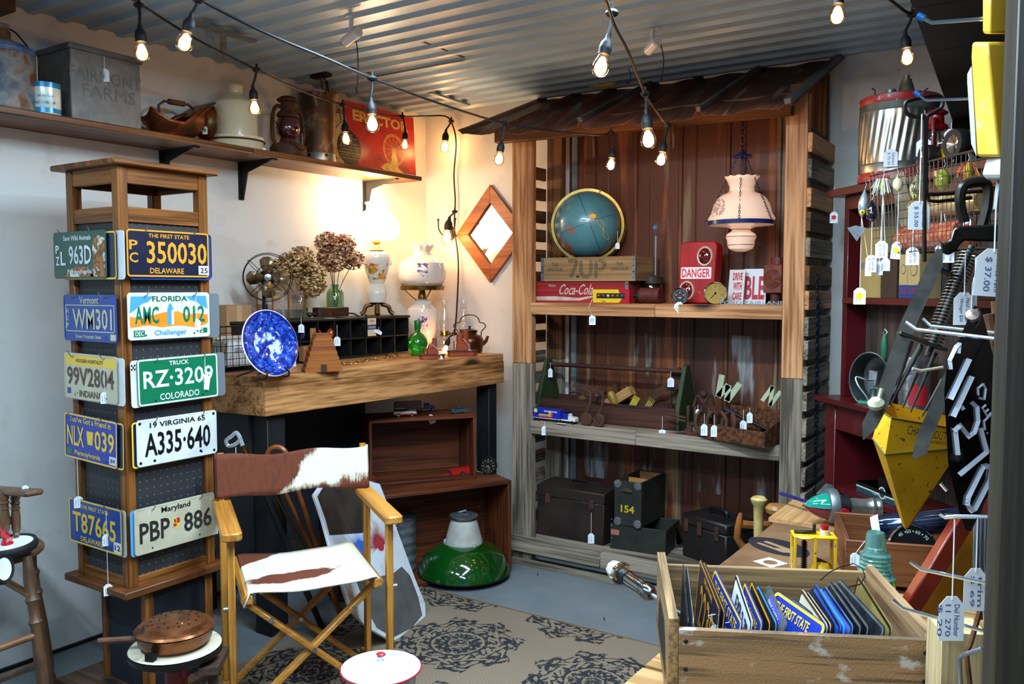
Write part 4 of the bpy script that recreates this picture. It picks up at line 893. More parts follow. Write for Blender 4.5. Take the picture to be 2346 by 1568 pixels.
# oil lamps
for px, x, bot, lab in ((1018, -2.84, 800, 'clear glass oil lamp with brass burner, nearer the green bottle'), (1076, -2.84, 795, 'clear glass oil lamp with brass burner behind the wooden ship')):
    p = Vector((x, at(px, 780, X=x).y, BZ)); dd = depth(p); hz = lambda py: (at(px, py, d=dd).z - BZ)
    if p.y > 3.8: p.y = 3.8
    t = thing('oil_lamp', lab, 'oil lamp', p)
    MB().lathe([(.0005, .004), (.042, .004), (.042, .01), (.018, .03), (.035, .05), (.038, .065), (.018, .08), (.0005, .08)], 24).build('font', CLEAR, t, norm=False)
    MB().lathe([(.018, .08), (.026, .085), (.022, .1), (.028, .108), (.0005, .11)], 20).build('burner', BRASS, t)
    MB().lathe([(.025, .108), (.028, .12), (.04, .15), (.036, .175), (.02, .22), (.019, .25), (.024, .272)], 24).build('chimney', CLEAR, t, norm=False)
    MB().cyl((0, .02, .09), (0, .045, .09), .002).cyl((0, .045, .09), (0, .048, .09), .009).build('wick_knob', BRASS, t)
# wooden tug boats
TW = M('tug_wood', '7a2f16', '9a4422', 12, (1, 1, .3), rough=.5)
for px, py, s, lab in ((990, 822, 1.0, 'small red-brown carved wooden tug boat, left one on the bench'), (1060, 815, 1.25, 'larger red-brown carved wooden tug boat with tall funnels beside the kettle')):
    p = bt(px, py+1); t = thing('wooden_tug_boat', lab, 'toy boat', p, 50)
    MB().prism([(-.055*s, -.022*s), (.04*s, -.022*s), (.062*s, 0), (.04*s, .022*s), (-.055*s, .022*s), (-.062*s, 0)], 0, .022*s).build('hull', TW, t, bevel=.003)
    MB().prism([(-.057*s, -.024*s), (.042*s, -.024*s), (.065*s, 0), (.042*s, .024*s), (-.057*s, .024*s), (-.064*s, 0)], .017*s, .023*s).build('gunwale', M('tug_dark', '4e1c0e'), t)
    MB().box(-.025*s, .03*s, -.015*s, .015*s, .022*s, .05*s).box(-.02*s, .012*s, -.013*s, .013*s, .05*s, .06*s).build('cabin', TW, t, bevel=.002)
    MB().cyl((.012*s, 0, .045*s), (.012*s, 0, .1*s), .011*s).build('funnel', TW, t)
    if s > 1: MB().cyl((-.012*s, 0, .05*s), (-.012*s, 0, .088*s), .014*s).build('funnel', TW, t)
    MB().cyl((-.035*s, 0, .022*s), (-.035*s, 0, .06*s), .003*s).build('mast', TW, t)
    price_tag(t, p + Vector((.01, -.01, .07*s)), .045*s, .022, sag=(.015, .0, 0), roll=20, side=.03)
# kettle
p = at(1124, 806, Z=BZ) + Vector((-.05, .0, 0)); p.y = min(p.y, 3.6); dd = depth(p); hz = lambda py: (at(1124, py, d=dd).z - BZ)
t = thing('copper_kettle', 'dark brown copper kettle with lid and tall looped wire handle', 'kettle', p); KC = M('kettle_copper', '4c2a16', '6a3e20', 8, rough=.3, metal=.8, c3='5a341c')
MB().lathe([(.0005, 0), (.06, 0), (.068, .008), (.072, .05), (.07, .075), (.058, .09), (.04, .096), (.038, .098), (.038, .112), (.0005, .112)], 36).build('body', KC, t)
MB().lathe([(.041, .108), (.041, .118), (.02, .124), (.006, .126), (.005, .134), (.01, .138), (.0005, .142)], 24).build('lid', M('lid_dark', '2c2018', rough=.35, metal=.8), t)
q = RZ(33); w = .072
MB().tube([q @ Vector(v) for v in spline([(-.06, 0, .08), (-.062, 0, .11), (-.074, 0, .125), (-.084, 0, .14), (-.072, 0, .155), (-.052, 0, .16), (-.045, 0, .18), (-.02, 0, .196), (.02, 0, .196), (.045, 0, .18), (.052, 0, .16), (.072, 0, .155), (.084, 0, .14), (.074, 0, .125), (.062, 0, .11), (.06, 0, .08)], 4)], .0028, 6).build('handle', IRON, t)
MB().tube([q @ Vector(v) for v in ((.05, .02, .03), (.085, .03, .06), (.095, .035, .085))], .01, 10, rr=[.014, .01, .007]).build('spout', KC, t)
price_tag(t, p + q @ Vector((-.062, -.02, .11)), .05, .026)
# beehive-shaped wooden piece
p = bt(750, 852); p.x -= .03; t = thing('wooden_beehive', 'stacked brown wooden beehive-shaped block with a tag on string', 'wooden block', p, 60); b = MB(); zt = .155
prof = [(-.075, 0), (.075, 0)] + [v for k in range(6) for v in ((.077-.0068*k, .012+k*.022), (.069-.0068*k, .026+k*.022))] ; prof = prof + [(.028, zt), (-.028, zt)] + [v for k in range(5, -1, -1) for v in ((-(.069-.0068*k), .026+k*.022), (-(.077-.0068*k), .012+k*.022))]
b.prism(prof, -.03, .03, 0, RX(90)); b.build('hive_body', WOOD('hive', '6a3412', '96541f', 'x', rough=.5, knots=False), t)
MB().box(-.012, .012, -.032, -.029, 0, .03).build('door', M('hive_door', '3a1c0a'), t)
price_tag(t, p + Vector((.01, -.02, .14)), .125, .05, h=.03, side=-.03, dot=DOTY, ang=-40)
# shiny jewellery tray
rnd = random.Random(3); a = at(795, 838, Z=BZ); c = at(918, 818, Z=BZ); b = MB()
for i in range(170):
    u = rnd.random(); q = lerp(a, c, u) + Vector((-.03+rnd.uniform(-.035, .035), rnd.uniform(-.02, .02), rnd.uniform(0, .004))); r_ = rnd.uniform(.003, .007)
    b.lathe([(r_*.6, .001), (r_, .0015), (r_, .003), (r_*.5, .004)], 8, 0, T(*q) @ RX(rnd.uniform(-25, 25)) @ RY(rnd.uniform(-25, 25)))
b.build('brass_trinkets', M('bright_brass', 'd8b478', rough=.2, metal=1), label='spread of small shiny brass trinkets on the bench top', cat='trinkets', kind='stuff')
q = at(898, 818, Z=BZ); MB().tube([q + Vector((.03*math.cos(a), .03*math.sin(a), .008 + .004*math.sin(3*a))) for a in [2*PI*i/20 for i in range(20)]], .005, 6, closed=True).build('brass_bracelet', MATS['bright_brass'], label='twisted shiny brass bracelet at the right end of the trinkets', cat='bracelet')
# small figure behind the blue plate
p = Vector((OX+.05, at(668, 800, X=OX+.05).y, BZ)); t = thing('glass_candlestick', 'small amber figurine bottle partly behind the blue plate', 'figurine', p)
MB().lathe([(.0005, 0), (.016, 0), (.017, .05), (.012, .07), (.009, .09), (.0005, .09)], 14).build('body', M('amber_brown', '7a4a24', '4a2c18', 30, rough=.2, coat=.6), t); MB().sph((0, 0, .1), .011).build('head', M('figure_red', '8c3020', rough=.3), t)
price_tag(t, p + Vector((.03, -.02, .075)), .03, .025, h=.05)
# coat hook and mirror on the back wall
p = at(1036, 535, Y=YW-.004); t = thing('coat_hook', 'double iron coat hook with ball tips on the wall beside the mirror', 'hook', p)
MB().prism(circ(.018, 14, 0, 0, 2.2), 0, .005, 0, RX(90)).build('back_plate', IRON, t)
for s in (-1, 1):
    o = MB().tube(spline([(0, -.004, -.02), (s*.03, -.03, -.02), (s*.055, -.05, .02), (s*.06, -.05, .07)], 5), .0038, 6).build('arm', IRON, t); MB().sph((s*.06, -.05, .075), .007).build('ball_tip', IRON, o)
ct, cb_, cl = at(1126, 424, Y=YW), at(1129, 648, Y=YW), at(1049, 539, Y=YW); cz = (ct.z+cb_.z)/2; hh = (ct.z-cb_.z)/2; cx = (ct.x+cb_.x)/2; ww = cx-cl.x
t = thing('diamond_mirror', 'diamond-shaped mirror in a wide reddish oak frame on the back wall', 'mirror', (cx, YW-.001, cz)); FR = WOOD('mirror_oak', '7a3a18', 'a05a2c', 'x', rough=.4, knots=False)
k = .63; ang = 45
C4 = [(0, hh), (ww, 0), (0, -hh), (-ww, 0)]
for i in range(4):
    (x0, z0), (x1, z1) = C4[i], C4[(i+1) % 4]
    MB().prism([(x0, z0), (x1, z1), (x1*k, z1*k), (x0*k, z0*k)], 0, .022, 0, RX(90)).build('frame_side', FR, t, bevel=.002)
MB().prism([(x*(k+.01), z*(k+.01)) for x, z in C4], .004, .007, 0, RX(90)).build('mirror_glass', M('mirror_silver', 'e8e8e8', rough=.01, metal=1), t, smooth=0)
# ================================================================ RUG
A_ = at(950, 1345, Z=0); RY1 = A_.y; M1 = at(1050, 1478, Z=0); M2 = at(1385, 1547, Z=0); PX = M2.x - M1.x
def rugf(x, y, z, no):
    nz = (no(14, 2) - .5)*.02
    def med(ox, oy, py):
        cx = (x - ox + PX/2).wrap(PX, 0) - PX/2; cy = (y - oy + py/2).wrap(py, 0) - py/2
        r = (cx*cx + cy*cy).sqrt() + nz; a = cy.atan2(cx)
        edge = (a*8).sin()*.018 + (a*16).sin()*.012
        leaf = ((a*16 + (r*95).sin()*1.6).sin() * (r*120 + (a*8).sin()*1.4).sin()).gt(-.12)
        ring1 = (r - .098).abs().lt(.0045); ring2 = (r - .036).abs().lt(.003); gaps = (r - .155).abs().lt(.004)
        holes = (no(70, 2) - .60).gt(0)
        body = (r + edge).lt(.232) * leaf
        inner = r.lt(.088) * ((a*10 + r*40).sin() * (r*170).sin()).gt(-.25)
        ringd = (r - .108).abs().lt(.006)
        v = body.mx(inner).mx(ringd)
        return (v - ring1 - ring2 - gaps - holes).mx(0).mn(1)
    oy = M1.y - RY1
    v = med(0.0, 0.0, .98).mx(med(PX/2, .49, .98))
    return [(v, '15171c'), (((y*330).sin()*(x*330).sin())*.25, '3c352b')]
RUGM = pattern('medallion_rug', rugf, '7d6c58', rough=.95, bump=.8)
MB().box(-2.50-M1.x, 1.2, -1.9, RY1-M1.y, 0, .006).build('rug', RUGM, loc=(M1.x, M1.y, .0005), smooth=0, label='beige flat-woven rug with black lacy medallions on the concrete floor', cat='rug')
MB().tube([(-2.5, RY1, .006), (-.75, RY1, .006)], .004, 5).build('rug_binding', M('binding', '6a4c2c'), bpy.data.objects['rug'], True)

# ================================================================ WOODEN BOXES UNDER THE BENCH
CB = WOOD('crate_brown', '3a1a0c', '6a3318', 'x', rough=.5, knots=True); CBZ = WOOD('crate_brown', '3a1a0c', '6a3318', 'z', rough=.5, knots=False)
def open_box(name, label, corner, rz, w, h, d, th=.018, shelf=None):
    """open front; corner = lower right front corner"""
    W = T(*corner) @ RZ(rz); t = thing(name, label, 'wooden box', W @ Vector((-w/2, d/2, 0)), rz)
    q = lambda n_, a, mt: MB().box(*a).build(n_, mt, t, bevel=.002)
    q('bottom', (-w/2, w/2, -d/2, d/2, 0, th), CB); q('top', (-w/2, w/2, -d/2, d/2, h-th, h), CB)
    q('side', (-w/2, -w/2+th, -d/2, d/2, th, h-th), CBZ); q('side', (w/2-th, w/2, -d/2, d/2, th, h-th), CBZ)
    q('back', (-w/2+th, w/2-th, d/2-.01, d/2, th, h-th), CB); return t
c1 = at(1172, 1308, Z=.007); h1 = at(1172, 1098, d=depth(c1)).z - .007
B1 = open_box('wooden_box', 'large reddish-brown open-front wooden box under the bench beside the green lamp shade', c1, 62, .86, h1, .26)
z2 = h1 + .0075; c2 = at(1091, 1097, Z=z2); h2 = at(1091, 950, d=depth(c2)).z - z2; pL = at(845, 965, Z=z2+h2)
w2 = (Vector((c2.x, c2.y, 0)) - Vector((pL.x, pL.y, 0))).length; a2 = math.degrees(math.atan2(c2.y-pL.y, c2.x-pL.x))
B2 = open_box('wooden_box', 'smaller open-front wooden box with toy cars on top, stacked on the large box', c2, a2, w2, h2, .24, .014)
z3 = z2 + h2 + .0005
# toy vehicles
TW_ = M('toy_white', 'd8d8d0', rough=.25, coat=.6); TRD = M('toy_red2', 'b01818', rough=.25, coat=.6); TBL = M('toy_blue', '1c3a9a', rough=.25, coat=.6); TSL = M('toy_silver', '9a9088', rough=.4); TGL = M('toy_window', '20282c', rough=.1); TTL = M('toy_teal', '28454e', rough=.3, coat=.5); TCR = M('toy_cream', 'c0a868', rough=.3)
def wheels(t, xs, y, r, n='wheel'):
    for x in xs:
        for s in (-1, 1): MB().cyl((x, s*y, r), (x, s*(y-.006), r), r, mi=0).cyl((x, s*y, r), (x, s*(y+.0008), r), r*.5, mi=1).build(n, [RUBBER, CHROME], t)
def car(name, label, p, rz, L, body, roof, lower, wagon=True):
    t = thing(name, label, 'toy car', p, rz); s = L
    side = [(-.5, .07), (-.5, .2), (-.47, .24), (.05, .24), (.46, .21), (.5, .17), (.5, .07)]; w = .19*s
    m = RX(90)
    MB().prism([(x*s, z*s) for x, z in side], -w, w, 0, m).build('body', body, t, bevel=.0015)
    MB().prism([(x*s*1.005, z*s) for x, z in ((-.5, .07), (-.5, .13), (.5, .13), (.5, .07))], -w*1.01, w*1.01, 0, m).build('lower_body', lower, t)
    r = [(-.46, .24), (-.42, .36), (.02, .36), (.14, .24)] if wagon else [(-.25, .24), (-.15, .34), (.05, .34), (.16, .24)]
    MB().prism([(x*s, z*s) for x, z in r], -w*.86, w*.86, 0, m).build('windows', TGL, t)
    MB().prism([(x*s, z*s) for x, z in ((r[1][0]-.03, .345), (r[1][0], .375), (r[2][0]-.02, .375), (r[2][0]+.03, .345))], -w*.9, w*.9, 0, m).build('roof', roof, t)
    wheels(t, (-.3*s, .3*s), w*1.0, .075*s); return t
def semi(label, p, rz, L, trailer, cab, lower, tcol=None, txt=None, extra=None):
    t = thing('toy_semi_truck', label, 'toy truck', p, rz); s = L; w = .075*s
    b = MB().box(-.5*s, .17*s, -w, w, .07*s, .25*s)
    if extra: extra(b, s, w)
    b.build('trailer', trailer, t, bevel=.001, smooth=0)
    MB().box(-.5*s, .17*s, -w*.95, w*.95, .055*s, .075*s).box(.17*s, .5*s, -w*.8, w*.8, .05*s, .065*s).build('chassis', lower, t)
    MB().prism([(.24*s, .065*s), (.24*s, .2*s), (.34*s, .2*s), (.37*s, .14*s), (.48*s, .13*s), (.5*s, .11*s), (.5*s, .05*s), (.24*s, .05*s)], -w*.85, w*.85, 0, RX(90)).build('cab', cab, t, bevel=.001)
    MB().prism([(.3*s, .15*s), (.3*s, .19*s), (.34*s, .19*s), (.365*s, .15*s)], -w*.87, w*.87, 0, RX(90)).build('windows', TGL, t)
    wheels(t, (-.42*s, -.34*s, .1*s, .18*s, .44*s), w, .032*s); return t
def on(px, py, z): return at(px, py, Z=z)
car('toy_car', 'cream-roofed white and red toy station wagon on the smaller wooden box', on(928, 956, z3)+Vector((-.02, .02, 0)), a2-4, .11, TW_, TCR, TRD)
semi('toy semi truck with silver trailer and blue cab on top of the smaller wooden box', on(960, 948, z3)+Vector((-.07, .05, 0)), a2-2, .2, [TSL, TRD], TBL, TRD, extra=lambda b, s, w: [b.box((-.42+.045*k)*s, (-.39+.045*k)*s, -w-.0006, -w, .17*s, .19*s, 1) for k in range(12) if k != 6])
car('toy_car', 'small dark teal toy car at the right end of the smaller box top', on(1057, 950, z3)+Vector((-.035, .03, 0)), a2, .085, TTL, TTL, TTL, False)
price_tag(bpy.data.objects['toy_car'], on(985, 952, z3)+Vector((0, 0, .006)), .004, .03, roll=20)
zb = h1 + .0078
t = thing('toy_trailer', 'small red toy cart with thin drawbar on the large box shelf', 'toy', on(1052, 1092, zb)+Vector((0, .0, 0)), 60)
MB().prism([(-.045, .015), (-.05, .035), (.05, .045), (.05, .015)], -.02, .02, 0, RX(90)).build('body', TRD, t); MB().cyl((-.05, 0, .018), (-.1, 0, .008), .003).build('drawbar', TRD, t); wheels(t, (.01,), .024, .014)
price_tag(t, on(1080, 1085, zb)+Vector((0, 0, .02)), .018, .022, sag=(.02, .01, -.005), side=.05, h=.03, roll=80)
p = on(1121, 1090, zb); t = thing('dashboard_clock', 'small round black gauge clock on the right end of the large box', 'clock', p+Vector((-.02, .02, 0)), 0)
m = FM((0, 0, .043), -58)
MB().lathe([(.0005, -.03), (.035, -.03), (.043, -.01), (.044, .0), (.041, .008), (.038, .004), (.0005, .004)], 28, 0, m).build('case', M('gauge_black', '0f1110', '26281f', 20, rough=.4, metal=.4), t)
b = MB()
for k in range(12): b.box(-.001, .001, .027, .033, .0045, .005, 0, m @ RZ(30*k))
b.text('12', .008, .007, m @ T(0, .021, .0045), 0).text('3', .004, .007, m @ T(.022, 0, .0045), 0).text('6', .004, .007, m @ T(0, -.021, .0045), 0).text('9', .004, .007, m @ T(-.022, 0, .0045), 0)
b.box(-.0012, .0012, 0, .02, .005, .0055, 0, m @ RZ(200)).box(-.0012, .0012, 0, .013, .005, .0055, 0, m @ RZ(110)); b.build('dial_markings', M('dial_cream', 'b0a078'), t)
t = thing('toy_bus', 'red double-deck toy bus behind the right chair post', 'toy bus', on(848, 1118, zb)+Vector((-.04, .01, 0)), 60)
MB().box(-.035, .045, -.014, .014, .008, .042).build('body', TRD, t, bevel=.002); MB().box(-.03, .046, -.0145, .0145, .03, .037).box(-.03, .046, -.0145, .0145, .017, .023).build('windows', TGL, t); wheels(t, (-.02, .03), .015, .009)

# ================================================================ GREEN ENAMEL LAMP SHADE
p = at(1057, 1312, Z=.026); t = thing('industrial_lamp_shade', 'large dark green enamel industrial lamp shade with pale metal neck, upside on the floor', 'lamp shade', p + Vector((0, .02, 0)))
t['label'] = 'large dark green enamel factory lamp shade with pale grey neck standing on the floor'
s = 4.12/F; GE = M('green_enamel', '0c4412', '083408', 4, rough=.08, coat=1, spec=.6)
R_ = 104*s
MB().lathe([(R_*.99, .0), (R_, .006), (R_*.98, .02), (R_*.86, .085), (R_*.62, .125), (R_*.42, .14), (.04, .15)], 56).build('shade', GE, t)
MB().lathe([(R_*.985, .0), (R_*1.005, .0), (R_*1.005, .007), (R_*.99, .007)], 56).build('black_rim', BLACK, t)
NK = M('pale_neck', '9a958c', 'b0aca2', 12, rough=.55); MB().lathe([(.0005, .13), (.088, .13), (.09, .14), (.088, .15), (.078, .19), (.066, .235), (.06, .25), (.0005, .25)], 36).build('neck', NK, t)
for k in range(3): a = R(120*k-20); MB().lathe([(.0005, 0), (.008, 0), (.008, .02), (.0005, .024)], 10, 0, T(.088*math.cos(a), .088*math.sin(a), .135)).build('lug', NK, t)
MB().lathe([(.0005, .25), (.05, .25), (.055, .262), (.068, .266), (.068, .272), (.05, .274), (.025, .276), (.0005, .276)], 30).tube([(-.03, 0, .28), (0, .02, .29), (.03, -.01, .28), (.02, -.03, .28)], .004).build('cap', GALV, t)
# stacked tin lunch pail
p = at(918, 1318, Z=.026); p += Vector((-.06, .06, 0)); t = thing('lunch_pail', 'tall stacked galvanized tin pail with wire clamp behind the painted sled', 'pail', p)
MB().lathe([(.0005, 0)] + [(.078 + (.004 if k % 4 < 2 else 0), .008 + k*.011) for k in range(22)] + [(.078, .255), (.0005, .262)], 30).build('pail_body', M('pail_tin', '6a7072', '8c9294', 12, (1, 1, 3), rough=.4, metal=.7), t)
MB().lathe([(.082, .25), (.084, .262), (.06, .268), (.0005, .27)], 30).build('lid', M('pail_lid', '5a6266', '747c80', 12, rough=.4, metal=.7), t)
MB().tube([(.06, -.07, 0), (.062, -.072, .25), (.0, 0, .29), (-.06, .07, .25), (-.06, .07, 0)], .004, 6).build('clamp_wire', GALV, t)
price_tag(t, p + Vector((.03, -.08, .265)), .004, .03, roll=30)

# ================================================================ PAINTED SLED BOARD leaning under the bench
P0 = at(897, 1472, Z=.008); P1 = at(975, 1408, Z=.008); P2 = at(717, 1133, d=3.22)
nn = (P1-P0).cross(P2-P0).normalized()
def onp(px, py):
    v = FW + RT*((px-1173)/F) - UP*((py-784)/F); return EYE + v*((P0-EYE).dot(nn)/v.dot(nn))
ex = (P1-P0).normalized(); ey = nn.cross(ex)
if ey.z < 0: ey = -ey
ez = ex.cross(ey); org = P0
def loc2(p): d = p-org; return (d.dot(ex), d.dot(ey))
out_px = [(716, 1135), (735, 1190), (757, 1270), (800, 1400), (840, 1440), (897, 1472), (945, 1448), (973, 1413), (972, 1385), (950, 1330), (925, 1262), (893, 1175), (868, 1110), (800, 1090), (740, 1100)]
poly = [loc2(onp(*q)) for q in out_px]
m = Matrix(((ex.x, ey.x, ez.x, org.x), (ex.y, ey.y, ez.y, org.y), (ex.z, ey.z, ez.z, org.z), (0, 0, 0, 1)))
zf = .006 if ez.dot(EYE-org) > 0 else -.006; sg = 1 if zf > 0 else -1
mz = m @ S3(1, 1, sg)
t = thing('painted_board', 'long rounded white and grey board with red and blue sunburst, leaning behind the chair', 'board', org, rot=mz.to_3x3().to_4x4())
MB().prism(poly, -.006, .006).build('board', M('board_white', 'c9cdd0', '9a8a74', 12, lo=.55, hi=.8, rough=.4), t, bevel=.002)
def inset(pts, k, cx, cy): return [(cx+(x-cx)*k, cy+(y-cy)*k) for x, y in pts]
lowp = [loc2(onp(*q)) for q in ((812, 1330), (838, 1400), (860, 1440), (897, 1462), (940, 1440), (964, 1411), (955, 1370), (936, 1320), (917, 1300), (895, 1318))]
MB().prism(lowp, .0065, .0075).build('grey_panel', M('panel_grey', '4a4846', '5c5a56', 9, rough=.6), t)
upp = [loc2(onp(*q)) for q in ((724, 1140), (742, 1190), (752, 1228), (835, 1222), (832, 1165), (820, 1105), (745, 1105))]
MB().prism(upp, .0065, .0075).build('dark_panel', M('panel_dark', '26221f', '3a2f26', 9, rough=.5), t)
for cpx, cc, nm, lb in (((826, 1262), '1f5ab8', 'blue_sunburst', 0), ((868, 1250), 'a02a30', 'red_sunburst', 1)):
    cx, cy = loc2(onp(*cpx)); b = MB(); rnd = random.Random(5+lb)
    for k in range(46):
        a = PI*(-.05+1.1*k/45); r_ = rnd.uniform(.07, .125); b.add([(cx+.026*math.cos(a+.05), cy+.026*math.sin(a+.05), .0068+lb*.0004), (cx+.026*math.cos(a-.05), cy+.026*math.sin(a-.05), .0068+lb*.0004), (cx+r_*math.cos(a), cy+r_*math.sin(a), .0068+lb*.0004)], [(0, 1, 2)])
    b.prism(circ(.026, 14, cx, cy), .0065, .007); b.build(nm, M('burst_'+cc, cc), t, smooth=0)

# ================================================================ CANES, TRUNK IN THE SHADOW
CN = M('cane_wood', '6a3214', '8a4a20', 12, rough=.3)
def stick(name, label, top, bot, r, mat, crook=None, cat='cane'):
    t = thing(name, label, cat, (bot.x, bot.y, max(bot.z, 0)))
    MB().cyl(bot, top, r, r*1.05, 10).build('shaft', mat, t, True)
    return t
top = at(612, 1048, d=3.25); top2 = at(657, 1048, d=3.25); bot = at(718, 1245, d=3.35)
base = top2 + (bot-top2)*2.2; base.z = .0
t = stick('walking_cane', 'brown cane with a curved crook handle showing above the chair back', top2, base, .009, CN)
c = lerp(top, top2, .5); r_ = (top2-top).length/2; ex_ = (top2-top).normalized()
MB().tube([top2] + [c + ex_*(r_*math.cos(a)) + Vector((0, 0, r_*1.05*math.sin(a))) for a in [PI*i/12 for i in range(13)]], .010, 8).build('crook_handle', CN, t, True)
hb = at(572, 1052, d=3.15); base = hb + (at(640, 1200, d=3.25)-hb)*2.6; base.z = 0
t = stick('umbrella', 'closed dark umbrella with brass ferrule and clear twisted handle, tag tied on', hb, base, .012, DK, cat='umbrella')
MB().cyl(hb, at(556, 1022, d=3.12), .012, .009, 12).build('brass_ferrule', BRASS, t, True)
m_, n_, l_, b_ = newmat('clear_acrylic'); b_.inputs['Base Color'].default_value = (.85, .88, .9, 1); b_.inputs['Roughness'].default_value = .05; b_.inputs['Transmission Weight'].default_value = .7; b_.inputs['Metallic'].default_value = .2
hp = [at(x, y, d=3.12) for x, y in ((556, 1022), (548, 1000), (540, 992), (530, 1000), (518, 1010), (524, 1022), (540, 1018), (553, 1005))]
MB().tube(spline(hp, 5), .0075, 6).build('twisted_handle', m_, t, True)
price_tag(t, at(540, 1025, d=3.05), .05, .045, h=.055, ang=-56)
for k, (a, c) in enumerate((((640, 1152), (700, 1262)), ((662, 1148), (712, 1255)))):
    p0, p1 = at(*a, d=3.3), at(*c, d=3.4); top = p0 + (p0-p1)*.35; base = p1 + (p1-p0)*1.2
    while base.z < 0: base = lerp(base, p1, .1)
    base.z = 0 if base.z < .15 else base.z
    f = (p0-p1).z and p1 + (p1-p0)*(p1.z/(p0.z-p1.z))
    stick('golf_club', ('thin brass-coloured stick leaning behind the chair seat, left one', 'thin red-brown stick leaning behind the chair seat, right one')[k], top, f, .005+.003*k, (BRASS, CN)[k], cat='stick')
p = at(655, 1300, Z=.0); t = thing('wooden_chest', 'dark rough wooden box in the shadow behind the chair seat', 'wooden box', p + Vector((-.12, .18, 0)), 58)
zt = at(655, 1252, d=depth(p)).z
MB().box(-.11, .11, -.09, .09, 0, .26).build('body', WOOD('trunk_dark', '14100d', '2e241c', 'x', rough=.7), t, bevel=.004); MB().box(-.115, .115, -.095, .095, .26, .285).build('lid', MATS['trunk_dark_x'], t, bevel=.004)
MB().box(-.08, .08, -.05, .05, 0, .04).build('folded_paper', PAPER, loc=t.location + Vector((0, 0, .2855)), rz=40, label='folded white papers lying on the dark wooden box behind the chair', cat='papers')

# ================================================================ DIRECTOR'S CHAIR
CHC, CRZ = Vector((-2.107, 1.936, .007)), 56.2
t = thing('director_chair', 'folding wooden chair with brown and white cowhide seat and back', 'chair', CHC, CRZ)
BE = {a: WOOD('beech', '9a5e20', 'c08434', a, rough=.35, knots=False, coat=.2, bump=.1) for a in 'xyz'}
def hide(fn): return fn
FURB = ('6e2f10', 'd9d0b4')
def hm(name, maskf):
    return pattern(name, lambda x, y, z, no: [(((no(240, 2, (1, 1, .15)) - .5)*1.2).mx(0).mn(.5), 'a89878'), (((maskf(x, y, z) + (no(16, 4)-.5)*.10 + (no(160, 3, (1, 1, .12))-.5)*.03)*60).mx(0).mn(1), '642a0c'), (((maskf(x, y, z) + (no(16, 4)-.5)*.10 + (no(160, 3, (1, 1, .12))-.5)*.03)*60).mx(0).mn(1)*((no(90, 3, (1, 1, .3)) - .5)*3).mx(0).mn(.6), '4a1e0a')], 'd8d0b6', rough=.85, bump=.6)
# masks in chair coordinates
HBACK = hm('cowhide_back', lambda x, y, z: (x*-1 + (z-.70)*.9 + .01).mx((z*-1 + .655 + (x-.02)*.18).mn(x*8 + .2)))
HSEAT = hm('cowhide_seat', lambda x, y, z: (((x+.05)*(x+.05)*.30 + (y+.06 - x*.22)*(y+.06 - x*.22)*3.2)*-8 + .062).mx((x+.17)*-3 + (y-.08)*3))
for sx in (-1, 1):
    X_ = sx*.245
    MB().box(X_-.011, X_+.011, -.175, -.145, .03, .615).build('front_leg', BE['z'], t, bevel=.004)
    MB().box(X_-.011, X_+.011, .145, .175, .03, .615).build('rear_leg', BE['z'], t, bevel=.004)
    MB().box(X_-.014, X_+.014, -.24, .24, .0, .03).build('foot_rail', BE['y'], t, bevel=.004)
    pl = rrect(.06, .47, .018); MB().prism(pl, .615, .64, 0, T(X_, 0, 0)).build('armrest', BE['y'], t, bevel=.004)
    MB().cyl((X_, .19, .6), (X_ - .0, .215, .80), .0115, n=12).build('back_post', BE['z'], t)
    MB().prism([(-.012, 0), (.016, .004), (.022, .02), (.01, .034), (-.008, .03)], -.21, .2, 0, T(sx*.196, 0, .405) @ RX(90) @ S3(sx, 1, 1)).build('seat_rail', BE['y'], t, bevel=.003)
    MB().cyl((X_*1.045, -.16, .39), (X_*1.1, -.16, .39), .008).build('bolt', STEEL, t)
for y in (-.15, .12):
    MB().bar((-.215, y, .41), (.215, y, .03), .016, .034, up=(0, 1, 0)).build('cross_brace', BE['x'], t, bevel=.003); MB().bar((.215, y+.018, .41), (-.215, y+.018, .03), .016, .034, up=(0, 1, 0)).build('cross_brace', BE['x'], t, bevel=.003)
    for x, z in ((0, .222), (-.13, .337), (.13, .337)): MB().cyl((x, y-.014, z), (x, y-.02, z), .008).build('bolt', STEEL, t)
# seat sling
b = MB(); N, K = 24, 12; vs = []
for j in range(K+1):
    y = -.2 + .4*j/K
    for i in range(N+1):
        u = -1 + 2*i/N; x = u*.215; z = .452 - .018*(1-u*u) - (.02*max(0, abs(u)-.9)*10)
        if i == 0 or i == N: z -= .03
        vs.append((x, y + .004*math.sin(u*7), z))
b.add(vs, [(j*(N+1)+i, j*(N+1)+i+1, (j+1)*(N+1)+i+1, (j+1)*(N+1)+i) for j in range(K) for i in range(N)])
o = b.build('cowhide_seat', HSEAT, t); sm = o.modifiers.new('s', 'SOLIDIFY'); sm.thickness = .006
